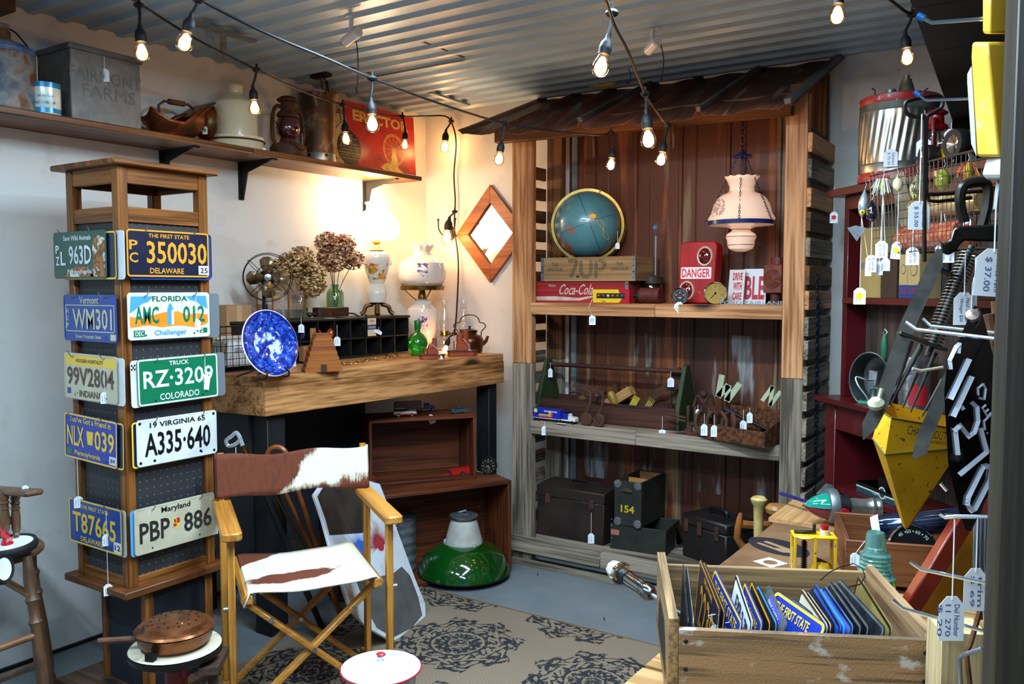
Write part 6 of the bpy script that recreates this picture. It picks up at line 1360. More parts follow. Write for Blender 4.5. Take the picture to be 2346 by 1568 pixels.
for k, (ang, f) in enumerate(((200, 1), (285, 1), (340, 1.05), (80, 1))): chain_mesh(b, (4*s*math.cos(R(ang)), 4*s*math.sin(R(ang)), ztop+.02), (80*s*f*math.cos(R(ang)), 80*s*f*math.sin(R(ang)), H(511)), .014, .004, .0012)
b.build('chains', M('chain_dark', '14182c', rough=.35, metal=.6), t)
MB().tube([(0, 0, H(275)), (.01, 0, H(268)), (.03, -.0, H(262)), (.03, -.0, H(240))], .004).build('hook', IRON, t)
light('POINT', 'lamp_light', c + Vector((0, 0, H(475))), .8, (1, .6, .35), .03)
# chain on the right side
b = MB(); a = at(1857, 630, Y=3.56); a.x = xd+.035; c = at(1876, 1130, X=xd+.035); chain_mesh(b, a, (xd+.035, a.y+.02, c.z), .022, .006, .0017); chain_mesh(b, (xd+.038, a.y+.015, a.z-.1), (xd+.04, a.y+.03, c.z+.05), .022, .006, .0017)
b.build('steel_chain', M('chain_blue', '1c2a44', rough=.3, metal=.8), world=True, label='dark blue steel chain hanging down the right side of the shed shelf', cat='chain')
# ---- second shelf
YT = YF+.10; x0, x1 = at(1228, 960, Y=YT).x, at(1556, 975, Y=YT).x; w = x1-x0
GP = M('green_paint', '1f2e14', '2e3a1c', 10, rough=.6); TBW = {a: WOOD('toolbox_wood', '2c1610', '4c2a1c', a, rough=.6, knots=False) for a in 'xyz'}
t = thing('tool_tote', 'open wooden tool tote with green end boards and a round dowel handle', 'toolbox', ((x0+x1)/2, YT+.1, S2T+.001)); zt = hz_(1270, 822, YT+.1)-S2T; hb = .1
for sx in (-1, 1):
    xx = sx*w/2 - (.02 if sx > 0 else 0)
    MB().prism([(-.1, 0), (.1, 0), (.1, hb), (.02, zt), (-.02, zt), (-.1, hb)], xx, xx+.02, 0, Matrix(((0, 0, 1, 0), (1, 0, 0, 0), (0, 1, 0, 0), (0, 0, 0, 1)))).build('green_end', GP, t, bevel=.002)
for y in (-.1, .088): MB().box(-w/2+.021, w/2-.021, y, y+.012, 0, hb).build('side_board', TBW['x'], t, bevel=.001)
MB().box(-w/2+.021, w/2-.021, -.087, .087, 0, .01).build('bottom', TBW['x'], t); MB().cyl((-w/2+.01, 0, zt-.03), (w/2-.01, 0, zt-.03), .011, n=12).build('dowel_handle', TBW['x'], t)
price_tag(t, t.location + Vector((-w/2+.035, -.02, zt-.02)), .03, .022, h=.045); price_tag(t, t.location + Vector((w/2-.08, -.012, zt-.03)), .03, .03)
# tools in the tote
tz = S2T+.011; TL = t.location
def tool(name, label, cat, off, parts, rz=0, rot=None):
    q = thing(name, label, cat, (TL.x+off[0], TL.y+off[1], tz+off[2]), rz, rot=rot)
    for nm, b, mt in parts: b.build(nm, mt, q)
    return q
YW_ = M('brass_wood', '8a6a1c', 'a8862c', 20, rough=.4)
for i, (dx, lab) in enumerate(((.08, 'brass and boxwood folding rule section leaning in the tote, left one'), (.15, 'darker boxwood folding rule section leaning in the tote, right one'))):
    b = MB().cb((0, 0, .07), (.035, .012, .14))
    tool('folding_rule', lab, 'ruler', (dx, -.04, 0), [('rule_body', b, M('rule%d' % i, ('9a8420', '6a4a14')[i], rough=.4)), ('slots', MB().cb((-.009, -.0065, .1), (.003, .001, .05)).cb((0, -.0065, .1), (.003, .001, .05)).cb((.009, -.0065, .1), (.003, .001, .05)), M('slotm', 'c8b468'))], rot=RY(28+4*i))
tool('wooden_plane', 'old tan wooden smoothing plane propped up in the tote', 'hand plane', (.03, .02, .05), [('stock', MB().cb((0, 0, .05), (.2, .05, .045)), WOOD('plane_tan', '8a5a2c', 'b88a54', 'x', knots=False)), ('wedge', MB().cb((0, 0, .09), (.02, .035, .07), 0, RY(20)), M('wedge', '3c2418')), ('toe_knob', MB().sph((.08, 0, .08), .012), M('wedge', '3c2418'))], rot=RY(-32))
tool('hand_drill', 'rusty hand brace with pale round knob in the tote', 'drill', (-.14, -.02, .09), [('crank', MB().tube(spline([(-.09, 0, .03), (-.02, 0, .03), (.0, 0, -.01), (.05, 0, -.01), (.07, 0, .02), (.13, 0, .02)], 4), .008, 8), RUST), ('knob', MB().sph((-.02, -.0, .0), .022, 0, None, 14, 9, 1, 1, .8).cyl((-.02, 0, 0), (-.02, 0, -.05), .01), M('knob_pale', '7c6a40', '5a4828', 20))])
tool('steel_fitting', 'shiny steel hinge plate standing among the tools', 'hinge', (-.05, -.0, .06), [('leaf', MB().cb((0, 0, .04), (.018, .004, .08)), CHROME), ('pin', MB().cyl((.01, 0, 0), (.01, 0, .08), .004), STEEL)], rot=RY(38))
tool('brush', 'small brush with pink-brown block and dark bristles in the tote', 'brush', (0, -.03, .05), [('block', MB().cb((0, 0, .03), (.04, .03, .05)), M('pinkwood', 'a8745a')), ('bristles', MB().cb((0, 0, -.005), (.036, .026, .02)), BLACK)], rot=RY(-30))
tool('brass_chisel', 'rounded olive brass tool grip leaning in the tote', 'tool', (.035, -.035, .06), [('grip', MB().lathe([(.0005, 0), (.012, 0), (.016, .03), (.02, .07), (.014, .085), (.0005, .088)], 14), YW_)], rot=RY(-25))
tool('oiler', 'small dark oil can with long thin spout at the tote right end', 'oil can', (w/2-.06, -.05, .0), [('body', MB().lathe([(.0005, 0), (.016, 0), (.016, .09), (.008, .1), (.003, .105), (.0015, .18), (.0005, .18)], 14), IRON)])
tool('wood_saw', 'old brown saw with angled wooden handle sticking out of the tote', 'saw', (.12, .05, .06), [('blade', MB().prism([(0, 0), (.24, .02), (.24, .06), (0, .03)], -.001, .001, 0, RX(90)), RUST), ('handle', MB().prism([(.2, 0), (.28, 0), (.27, .09), (.22, .08)], -.01, .01, 0, RX(90)), M('sawh', '4a2a1a'))], rot=RY(-28))
# toy truck with rainbow stripes
def stripes(b, s, w):
    y = -w-.0002; b.prism(circ(.042*s, 18), 0, .0004, 2, FM((-.4*s, y, .2*s), -90)); b.box(-.46*s, -.2*s, y-.0006, y, .075*s, .12*s, 0)
    for k, mi in enumerate((3, 4, 2)): b.box(-.34*s+.01*k*s, (-.02-.03*k)*s, y-.0008, y, (.085+.02*k)*s, (.1+.02*k)*s, mi); b.box((-.03-.03*k)*s, (-.005-.03*k)*s, y-.0008, y, .085*s, .19*s, mi)
    b.box(-.2*s, .1*s, y-.0012, y, .19*s, .215*s, 5); [b.box((-.18+.03*k)*s, (-.16+.03*k)*s, y-.0016, y, .197*s, .208*s, 1) for k in range(9) if k != 4]
    for k in range(6): b.prism(circ(.012*s, 6), 0, .0008, 1, FM((-.44*s+.025*k*s, y, .15*s), -90))
p = on2(1271, YF+.028); t = semi('blue toy semi truck with yellow sun and rainbow stripes at the shelf left end', p, -3, .25, [M('truck_blue', '1c2c9c', rough=.25, coat=.5), BLACK, M('sun_yel', 'd8c820'), M('str_red', 'c83228'), M('str_or', 'e07820'), TW_], TW_, TW_, extra=stripes)
MB().box(.06, .086, -.0165, .0165, .02, .05).build('cab_stripe', MATS['truck_blue'], t)
price_tag(t, p + Vector((-.04, -.03, .0)), .02, .028, h=.045); MB().box(.03, .08, -.035, -.02, .0003, .0012).build('price_tag', PAPER, t)
# double disc iron
p = on2(1360, YF+.022); t = thing('iron_door_knocker', 'rusty iron bracket with two bent legs ending in round discs', 'iron bracket', p)
for sx in (-1, 1):
    cx = sx*.033; MB().cyl((cx, -.018, .031), (cx, -.004, .031), .031, n=26).build('disc', RUST, t, bevel=.003); MB().tube(spline([(cx-.01, -.005, .05), (cx+.012, 0, .1), (cx+.015, .0, .15), (cx-.01, .02, .16)], 4), .0065, 8).build('rod', RUST, t)
MB().bar((-.12, .03, .185), (.05, .02, .155), .03, .022).build('cross_piece', RUST, t)
# iron grate bracket
p = on2(1600, YF+.03); t = thing('iron_bracket', 'flat rusty cast iron bracket with U-shaped slots', 'iron bracket', p, -4); b = MB()
b.box(-.055, .055, -.006, .006, 0, .015).box(-.055, -.03, -.006, .006, .015, .045).box(.03, .055, -.006, .006, .015, .045).box(-.055, .055, -.006, .006, .045, .06)
for k in range(4): b.box(-.055+.0327*k, -.043+.0327*k, -.006, .006, .06, .13)
b.build('grate', RUST, t, bevel=.002); MB().tube([(-.06, 0, .075), (-.16, .01, .085), (-.17, 0, .07), (-.06, 0, .06)], .005).build('arm', RUST, t)
price_tag(t, p + Vector((-.165, -.01, .075)), .06, .03, h=.018); price_tag(t, p + Vector((.0, -.01, .14)), .02, .018)
# horseshoes
def shoe(label, px, Y, rz, tilt, dz=0):
    p = on2(px, Y); p.z += dz; b = MB(); pts = [Vector((.042*math.sin(a)*(1-.15*(abs(a) > 2.2)), 0, .06-.058*math.cos(a))) for a in [R(-150+300*i/20) for i in range(21)]]
    b.tube(pts, .0085, 6); return b.build('horseshoe', RUST, loc=p+Vector((0, 0, .009)), rot=RZ(rz) @ RX(tilt), label=label, cat='horseshoe', group='horseshoes on the second shelf')
for px, Y, rz, ti, lab in ((1617, YF+.0, 30, -12, 'rusty horseshoe standing at the shelf edge, left of the group'), (1640, YF-.005, 10, -14, 'rusty horseshoe standing at the shelf edge, in the middle of the group'), (1662, YF-.005, -35, -12, 'rusty horseshoe standing at the shelf edge, right of the group')):
    o = shoe(lab, px, Y, rz, ti, .0); price_tag(o, Vector(o.location) + Vector((0, -.02, .1)) if 'middle' in lab or 'left' in lab else Vector(o.location) + Vector((.06, .05, .12)), .045, .028, h=.05)
MB().tube(spline([(-.05, 0, .0), (-.03, 0, .05), (0, 0, .02), (.03, 0, .06), (.04, .02, .01)], 5), .007, 8).sph((.0, .0, .06), .018).build('iron_clasp', RUST, loc=on2(1612, YF+.16) + Vector((0, 0, .11)), label='rusty iron latch heap on top of the bracket', cat='latch')
# rusty tray
c = at(1745, 1028, Z=S2T+.0006); W_ = T(*c) @ RZ(-15); L_, D_ = .30, .24; hh = .085
t = thing('rusty_tray', 'rusty perforated metal tool tray full of iron pieces near the right post', 'tray', W_ @ Vector((-L_/2, D_/2, 0)), -15)
t.location.y = min(t.location.y, YF+.17); WM[t] = T(*t.location) @ RZ(-15); D_ = .2
RT_ = M('tray_rust', '3a1e10', '6a3c1e', 60, lo=.42, hi=.58, rough=.7, metal=.3)
MB().box(-L_/2, L_/2, -D_/2, -D_/2+.003, 0, hh*.75).build('front', RT_, t); MB().box(-L_/2, L_/2, D_/2-.003, D_/2, 0, hh*1.5).build('back', RT_, t); MB().box(-L_/2, L_/2, -D_/2+.004, D_/2-.004, 0, .003).build('bottom', RT_, t)
for x in (-L_/2, L_/2-.003): MB().prism([(-D_/2+.004, .004), (D_/2-.004, .004), (D_/2-.004, hh*1.5), (-D_/2+.004, hh*.75)], x, x+.003, 0, Matrix(((0, 0, 1, 0), (1, 0, 0, 0), (0, 1, 0, 0), (0, 0, 0, 1)))).build('end', RT_, t)
for i, (x, y, r_, rz) in enumerate(((.06, -.02, .045, 20), (-.02, .02, .05, 100), (.09, .04, .04, 60), (-.09, -.02, .04, 0))):
    MB().tube([(r_*1.4*math.cos(a), r_*.8*math.sin(a), .03*i/3+.012) for a in [R(-140+280*k/16) for k in range(17)]], .007, 6).build('horseshoe', IRON, loc=(t.location.x+x, t.location.y+y, S2T+.01), rz=rz, label='dark iron shoe lying in the rusty tray, %s' % ('nearest the right post', 'toward the back', 'topmost at the right', 'at the left end')[i], cat='horseshoe')
MB().cyl((-.09, 0, .06), (.09, 0, .0), .008).cyl((-.09, 0, .06), (-.14, 0, .077), .011, mi=1).build('file', [IRON, M('file_h', '0e1626', rough=.3)], loc=t.location+Vector((.03, .02, .04)), rz=-10, label='steel file with dark handle lying across the rusty tray', cat='file')
price_tag(t, at(1718, 935, Y=YF+.06), .02, .024, h=.045); 
LET = M('letter_cream', 'b8bc98', 'a0a480', 10, rough=.5)
def letter(s, label, px0, px1, py0, py1, Y, roll, mm=None):
    a, c = at(px0, py1, Y=Y), at(px1, py0, Y=Y); w, h = c.x-a.x, c.z-a.z; b = MB(); m = FM((0, 0, 0), -90) @ RZ(roll)
    st = {'W': [(-.5, .5), (-.25, -.5), (0, .2), (.25, -.5), (.5, .5)], 'N': [(-.4, -.5), (-.3, .5), (.3, -.5), (.4, .5)]}[s]
    for p, q in zip(st, st[1:]): 
        b.bar((p[0]*w, p[1]*h, 0), (q[0]*w, q[1]*h, 0), .3*w, .006, m=m)
    return b.build('metal_letter', LET, loc=((a.x+c.x)/2, Y, (a.z+c.z)/2), label=label, cat='letter')
letter('W', 'cream cut-out letter W leaning above the horseshoes', 1643, 1688, 868, 915, YF+.2, -22)
letter('N', 'cream cut-out letter N tilted beside the right post', 1752, 1783, 888, 928, YF+.12, -30)
# ---- floor level of the shed
LB = {a: M('trunk_brown_'+a, '1a100c', '2e2018', 7, rough=.55, bump=.15) for a in 'xyz'}
YM = YF+.055; x0, x1 = at(1231, 1200, Y=YM).x, at(1383, 1200, Y=YM).x; w = x1-x0; h = hz_(1300, 1122, YM)-S3T
t = thing('metal_tool_chest', 'large dark brown metal chest with latches and top handle in the shed base', 'chest', ((x0+x1)/2, YM+.115, S3T+.001))
MB().box(-w/2, w/2, -.115, .115, 0, h*.8).build('chest_body', LB['x'], t, bevel=.004); MB().prism([(-.117, h*.8), (.117, h*.8), (.117, h*.93), (.06, h*1.04), (-.05, h*1.04), (-.117, h)], -w/2-.003, w/2+.003, 0, Matrix(((0, 0, 1, 0), (1, 0, 0, 0), (0, 1, 0, 0), (0, 0, 0, 1)))).build('lid', LB['y'], t, bevel=.003)
for x in (-w*.33, w*.33): MB().box(x-.012, x+.012, -.121, -.1155, h*.68, h*.86).tube([(x-.01, -.119, h*.68), (x-.01, -.119, h*.6), (x+.01, -.119, h*.6), (x+.01, -.119, h*.68)], .002).build('latch', RUST, t)
MB().tube(spline([(-.05, 0, h*1.04), (-.035, 0, h*1.09), (.035, 0, h*1.09), (.05, 0, h*1.04)], 4), .005).build('handle', BLACK, t)
price_tag(t, t.location + Vector((w*.33, -.122, h*.62)), .1, .03, h=.05)
GC = M('crate_greenblack', '1c1e18', '2a2a22', 8, rough=.55)
def ocrate(name, label, loc, rz, w, d, h, mt, extra=None, inner=True):
    t = thing(name, label, 'case', loc, rz)
    for a, n_ in (((-w/2, w/2, -d/2, -d/2+.01, 0, h), 'front'), ((-w/2, w/2, d/2-.01, d/2, 0, h), 'back'), ((-w/2, -w/2+.01, -d/2+.0105, d/2-.0105, 0, h), 'side'), ((w/2-.01, w/2, -d/2+.0105, d/2-.0105, 0, h), 'side'), ((-w/2+.011, w/2-.011, -d/2+.011, d/2-.011, 0, .008), 'bottom')): MB().box(*a).build(n_, mt, t, bevel=.0015)
    if inner: MB().box(-w/2+.011, w/2-.011, -.004, .004, .008, h-.01).build('divider', WOOD('inner_pine', '8a5428', 'b07844', 'x', knots=False), t); MB().box(-w/2+.0105, w/2-.0105, d/2-.014, d/2-.0105, .01, h-.003).build('lining', MATS['inner_pine_x'], t)
    return t
c = at(1412, 1288, Y=YF+.045); zl = hz_(1412, 1203, YF+.045)-S3T
t = ocrate('fibre_case', 'low dark green-black open case under the case numbered 154', on3(1478, YF+.17), 6, .27, .22, zl, GC, inner=False); LC = t
MB().box(-.13, -.09, -.1115, -.1105, zl-.05, zl-.025).build('paper_label', M('label_pink', 'a0604c'), t)
b = MB()
for k in range(5): b.sph((-.127, -.112, .02+.03*k), .003, 0, None, 8, 5)
props(b.build('rivets', STEEL, t), kind='stuff')
zf_ = S3T + zl + .001; YK = YF+.045; x0, x1 = at(1406, 1150, Y=YK).x, at(1468, 1150, Y=YK).x; w = x1-x0; h = hz_(1440, 1105, YK)-zf_
t = ocrate('fibre_case', 'tall narrow dark case stencilled 154 in yellow with pull handle, on the low case', ((x0+x1)/2, YK+.14, zf_), 0, w, .27, h, GC)
MB().text('154', w*.5, h*.17, FM((0, -.1355, h*.38), -90), 0, .0004, .03).build('stencil', M('stencil_yellow', 'b89a10'), t)
for sx in (-1, 1):
    for z in (.0, h-.012): MB().lathe([(.0005, 0), (.02, 0), (.018, .003), (.0005, .004)], 12, 0, FM((sx*(w/2-.018), -.1352, .016 if z == 0 else h-.016), -90)).build('corner_cap', STEEL, t)
MB().lathe([(.018, 0), (.024, .006), (.02, .01), (.0, .012)], 20, 0, FM((-.0, -.135, h*.78), -90) @ S3(1.1, .7, 1), arc=(0, PI)).build('cup_pull', RUST, t)
t = thing('dark_suitcase', 'worn dark case with leather-look lid, brass latches and handle, right end of the shed base', 'suitcase', (at(1645, 1240, Y=YF+.17).x, YF+.17, S3T+.001), -22)
MB().box(-.13, .13, -.095, .095, 0, .15).build('case_body', M('case_black', '120f0e', '221a16', 9, rough=.5), t, bevel=.006); MB().box(-.133, .133, -.098, .098, .151, .2).build('lid', MATS['case_black'], t, bevel=.008)
for x in (-.1, -.02, .08): MB().box(x-.012, x+.012, -.102, -.0985, .12, .18).build('latch', RUST, t)
MB().tube(spline([(-.05, 0, .2), (-.04, 0, .225), (.04, 0, .225), (.05, 0, .2)], 4), .009, 8).build('handle', BLACK, t)
p = on3(1548, YF+.25); MB().lathe([(.0005, 0), (.03, 0), (.035, .02), (.02, .06), (.012, .09), (.0005, .1)], 18).build('glass_insulator', GLASS('insul_dim', '3c5a50', base=.2), loc=p+Vector((0, 0, 0)), label='dim green glass insulator between the dark cases', cat='insulator')
# yellow toy on the roof
t = thing('yellow_propeller', 'yellow two-blade plastic propeller lying on the ceiling side of the roof', 'propeller', at(1378, 202, Y=3.72) + Vector((0, .0, .0)))
t['label'] = 'small yellow propeller-like toy lying on top of the tin roof'
YT_ = M('dull_yellow', 'a89428', rough=.4); MB().sph((.03, 0, .012), .03, 0, None, 14, 8, 1.6, .6, .5).build('body', YT_, t); MB().sph((-.045, 0, .02), .02, 0, None, 12, 8, 1.6, .5, .5, ).cyl((-.03, 0, .015), (.0, 0, .01), .008).build('blade', YT_, t)
# ================================================================ TABLE AT THE RIGHT
TZ = .62; TWD = WOOD('pallet_pine', '8c6638', 'c89c68', 'x', sc=.8, rough=.65); TWY = WOOD('pallet_pine', '8c6638', 'c89c68', 'y', sc=.8, rough=.65)
tx = at(1525, 1482, Z=TZ).x
t = thing('pallet_table', 'pale slatted pallet-wood table carrying the plate crate and tools at the right', 'table', (tx+.5, 2.0, 0)); ye = 2.98
y = .95
while y < ye-.1: MB().box(tx, -.12 if y < 2.2 else -.32, y, y+.13, TZ-.02, TZ).build('top_slat', TWD, t, True, bevel=.002); y += .145
for x in (tx+.005, tx+.3, -.38): MB().box(x, x+.04, .95, ye-.12, TZ-.1, TZ-.0205).build('bearer', TWY, t, True, bevel=.002)
for x in (tx+.01, -.42):
    for y in (1.0, ye-.2): MB().box(x, x+.07, y, y+.07, 0, TZ-.101).build('leg', WOOD('pallet_leg', '6a4c2c', '9a7a50', 'z', rough=.7), t, True)
# crate with plates
RZ_ = .772; FLc, FRc, RRc = at(1556, 1443, Z=RZ_), at(2150, 1470, Z=RZ_), at(2004, 1300, Z=RZ_)
cw = (FRc-FLc).length; cang = math.degrees(math.atan2(FRc.y-FLc.y, FRc.x-FLc.x)); cdp = .375
Wc = T(FLc.x, FLc.y, TZ+.0005) @ RZ(cang); ch = RZ_-TZ-.0005
t = thing('plate_crate', 'weathered wooden crate filled with old licence plates on the pallet table', 'crate', Wc @ Vector((cw/2, cdp/2, 0)), cang)
GW = {a: WOOD('crate_grey', '5c442a', '987850', a, sc=1.1, rough=.7, knots=False, bump=.4) for a in 'xyz'}
PAINT = pattern('crate_front', lambda x, y, z, no: [(((no(3.2, 6, (.35, 1, 9)) - .47)*6).mx(0).mn(1), '4c3c28'), (((no(9, 6, (.5, 1, 14)) - .55)*8).mx(0).mn(.7), '3c3022'), (((no(14, 6, (1, 1, 1.6)) - .585)*16).mx(0).mn(.8), 'b0aea4')], '8e6c46', rough=.7, bump=.4)
b = MB().box(-cw/2, cw/2, -cdp/2, -cdp/2+.014, 0, ch)
for x in (-cw/2+.012, cw/2-.02):
    for z in (.03, .08, .13): b.cyl((x, -cdp/2-.0005, z), (x, -cdp/2+.001, z), .0045, n=10, mi=1)
b.build('front_board', [PAINT, IRON], t, bevel=.0015)
MB().box(-cw/2, cw/2, cdp/2-.012, cdp/2, 0, ch-.004).build('back_board', GW['x'], t, bevel=.0015)
b = MB().box(-cw/2-.018, -cw/2-.001, -cdp/2+.002, cdp/2+.008, 0, ch+.018)
b.prism([(-.12, .02), (.12, .02), (.11, .05), (.09, .09), (.06, .11), (-.08, .1), (-.11, .07)], 0, .0006, 1, FM((-cw/2-.0181, 0, .01), 180)); b.build('end_board', [GW['y'], M('stencil_black', '16140f')], t, bevel=.0015)
MB().box(cw/2-.016, cw/2, -cdp/2+.015, cdp/2-.013, .001, ch+.012).build('end_board', WOOD('crate_end', '6a4a30', '9c7a56', 'y', knots=False), t, bevel=.0015)
MB().box(-cw/2+.001, cw/2-.017, -cdp/2+.015, cdp/2-.013, 0, .008).build('bottom_board', GW['x'], t)
CRW = WM[t]
def filed(label, r, f, mats, rows=(), border=1, zr=.79, zf=.78, lean=-8, h=PH, tag=None, extra=None, ins=0):
    a, c = at(*r, Z=zr), at(*f, Z=zf); iv = CRW.inverted(); la, lc = iv @ a, iv @ c; dl = lc-la
    if la.y > .165: la = la + dl*((.165-la.y)/dl.y)
    if lc.y < -.163: lc = la + (lc-la)*((-.163-la.y)/(lc.y-la.y))
    a, c = CRW @ la, CRW @ lc; x = (c-a); L = x.length; x.normalize(); z0 = Vector((0, 0, 1)); nn = x.cross(z0).normalized(); y = nn.cross(x).normalized()
    q = Matrix.Rotation(R(lean), 3, x); y = q @ y; nn = q @ nn
    o = a + x*(PW/2 if L > PW else L/2) - y*(h/2)
    m = Matrix(((x.x, y.x, nn.x, o.x), (x.y, y.y, nn.y, o.y), (x.z, y.z, nn.z, o.z), (0, 0, 0, 1)))
    w = min(L, PW) if ins == 0 else PW
    lz = min((m @ Vector((sx*w/2, -h/2, 0))).z for sx in (-1, 1))
    if lz < TZ+.0095: m = T(0, 0, TZ+.0095-lz) @ m
    k_ = w/PW; pl = plate('license_plate', label, m, mats, border=border, rows=[(s, x_*k_, y_, w_*k_, h_, i_) for s, x_, y_, w_, h_, i_ in rows], w=w, h=h, group=None, extra=extra)
    if tag: price_tag(pl, m @ Vector((tag[0]*w/2, tag[1]*h/2, .004)), .02, .016, sag=(-.01, -.01, .01))
    return pl
PSIL = M('plate_silver', '8a8e90', '6a6e70', 20, rough=.35, metal=.6); PDK = M('plate_dark', '14161a', '2a2c30', 18, rough=.35)
filed('dark plate standing against the left end of the crate', (1566, 1290), (1580, 1440), [PDK, PSIL], lean=-2)
filed('pale silver plate second from the left end of the crate', (1575, 1297), (1592, 1440), [PSIL, PDK], lean=-3)
filed('black and gold plate numbered 2230 standing tallest near the crate left end', (1606, 1279), (1652, 1395), [PNAVY, PGOLD], [('2230', 0, -.005, .2, .09, 1), ('DELAWARE', 0, .058, .12, .012, 1)], zr=.80, zf=.79, lean=-4, tag=(.8, .7))
filed('second black and gold plate right behind the 2230 plate', (1614, 1284), (1664, 1402), [PNAVY, PGOLD], zr=.80, zf=.79, lean=-5)
filed('royal blue plate with yellow border and STATE lettering, left of the white one', (1640, 1303), (1705, 1430), [PROY, PYEL], [('THE FIRST STATE', 0, .052, .24, .02, 1), ], lean=-12, tag=(.5, .6))
filed('white plate lettered EXP with black numbers between the blue plates', (1688, 1315), (1730, 1440), [PWHT, PBLK], [('EXP-2-78', .02, .04, .2, .034, 1)], lean=-10, tag=(.8, .3))
filed('blue and yellow plate edge right of the white EXP plate', (1708, 1332), (1758, 1446), [PROY, PYEL], [('DELAWARE', 0, .05, .2, .016, 1)], lean=-8)
filed('glossy black embossed plate left of the grey channel', (1724, 1330), (1778, 1448), [PBLK, PGOLD], [], lean=-8, tag=(.6, .1))
filed('dark plate with worn blue edge behind the black embossed plate', (1738, 1338), (1794, 1448), [PDK, PSKY], lean=-8)
filed('grey metal strip plate with a violet-blue label', (1762, 1338), (1812, 1445), [PSIL, M('label_violet', '4a4ad0'), PWHT], [('DRIVE CAREFUL', 0, .055, .16, .014, 2)], border=0, lean=-20, extra=lambda b: b.box(-.05, .055, .044, .068, .0016, .002, 1), tag=(.9, .1))
filed('large blue and gold Delaware plate reading THE FIRST STATE, lying widest in the crate', (1780, 1353), (1924, 1452), [PROY, PYEL, PGOLD], [('THE FIRST STATE', -.02, .052, .2, .018, 1), ('0', .02, .0, .03, .04, 2)], lean=-24, extra=lambda b: b.prism(circ(.017, 16, .062, .012), .0014, .002, 2))
filed('small dark plate corner just right of the FIRST STATE plate', (1815, 1368), (1868, 1410), [PDK, PSIL], lean=-14)
filed('chalky cream bent plate in the middle right of the crate', (1838, 1348), (1902, 1440), [PCRM, PRUST], lean=-12)
filed('rusty brown and white plate beside the chalky cream plate', (1850, 1354), (1915, 1446), [M('plate_rusty', '6a4a38', 'a89a88', 16), PBLK], lean=-12)
filed('black plate left of the bright blue plates', (1858, 1346), (1925, 1450), [PBLK, PDK], lean=-12)
filed('bright blue plate, first of three on the crate right half', (1868, 1335), (1938, 1450), [M('plate_bright', '1c4ab0'), PDK], lean=-12, tag=(.7, .5))
filed('bright blue plate, middle of three on the crate right half', (1880, 1345), (1952, 1452), [MATS['plate_bright'], PSKY], lean=-13)
filed('bright blue plate, last of three on the crate right half', (1890, 1341), (1968, 1452), [M('plate_bright2', '2a4a9a', '4a6ab0', 10), PDK], lean=-13, tag=(.8, .4))
filed('black glossy plate just right of the blue plates', (1902, 1330), (1988, 1452), [PBLK, PSIL], lean=-13)
filed('black plate with silver edge, second right of the blue plates', (1914, 1329), (2008, 1455), [PBLK, PSIL], lean=-14, tag=(.75, .4))
filed('dark blue-black glossy plate with white string near the right end of the crate', (1924, 1325), (2045, 1455), [PDK, PSIL], lean=-16, tag=(.85, .3))
filed('black and gold plate leaning at the right end of the crate', (1968, 1318), (2046, 1440), [M('plate_oldgold', '6a5a2c', '8a7638', 14), PBLK], [], lean=-10)
MB().tube([at(x, y, Z=.80) for x, y in ((1880, 1330), (1900, 1312), (1925, 1300), (1955, 1292), (1975, 1302), (1982, 1322), (1970, 1340), (1945, 1345))], .0012, 5).build('black_cord', BLACK, label='loop of thin black cord over the plates at the crate right end', cat='cord')
# board with round mark
zb_ = TZ+.0006; q = [at(1640, 1300, Z=zb_+.015), at(1812, 1164, Z=zb_+.015), at(1905, 1170, Z=zb_+.015), at(1960, 1300, Z=zb_+.015)]
OB = M('oiled_board', '4c3220', '7c5a3c', 4, rough=.5, c3='6a4a30'); x0 = q[0].x
t = thing('printed_board', 'oil-stained brown board with a black round printed mark, on the pallet table', 'board', (x0+.2, 2.3, zb_)); MB().box(-.2, .16, -.5, .42, 0, .015).build('board', OB, t, bevel=.002)
c = at(1783, 1253, Z=zb_+.016) - t.location; b = MB(); m = T(c.x, c.y, .0152) @ RZ(-28)
b.prism([(.105*math.cos(a)*(1-.12*abs(math.sin(a))), .065*math.sin(a)) for a in [2*PI*k/16 for k in range(16)]], 0, .0006, 0, m)
b.prism([(-.055, .012), (.03, .012), (.055, .004), (.06, -.012), (.045, -.03), (-.055, -.03), (-.055, -.018), (.005, -.018), (.015, -.004), (-.055, -.004)], .0007, .001, 1, m)
b.build('printed_mark', [M('ink_black', '151318'), M('mark_tan', '8a6a4c')], t, smooth=0)
MB().box(-.05, .2, -.14, .14, 0, .012).build('plywood_sheet', WOOD('plywood', '9a6c40', 'b88c5c', 'y', knots=False), loc=(at(1860, 1190, Z=TZ+.02).x-.06, at(1860, 1190, Z=TZ+.02).y+.05, zb_+.0156), label='pale plywood offcut at the far end of the printed board', cat='board')
c = at(1765, 1288, Z=zb_+.018); b = MB(); o, i = [(-.03, -.03), (.03, -.03), (.03, .03), (-.03, .03)], []
N = 24; ou = []; 
for k in range(N):
    a = 2*PI*k/N; s = .032/max(abs(math.cos(a)), abs(math.sin(a))); ou.append((s*math.cos(a), s*math.sin(a), 0))
vs = ou + [(.019*math.cos(2*PI*k/N), .019*math.sin(2*PI*k/N), 0) for k in range(N)]
b.add(vs, [(k, (k+1) % N, N+(k+1) % N, N+k) for k in range(N)]); o = b.build('white_card', PAPER, loc=(c.x, c.y, zb_+.0165), rz=-25, label='white square card with a round hole on the printed board', cat='card')
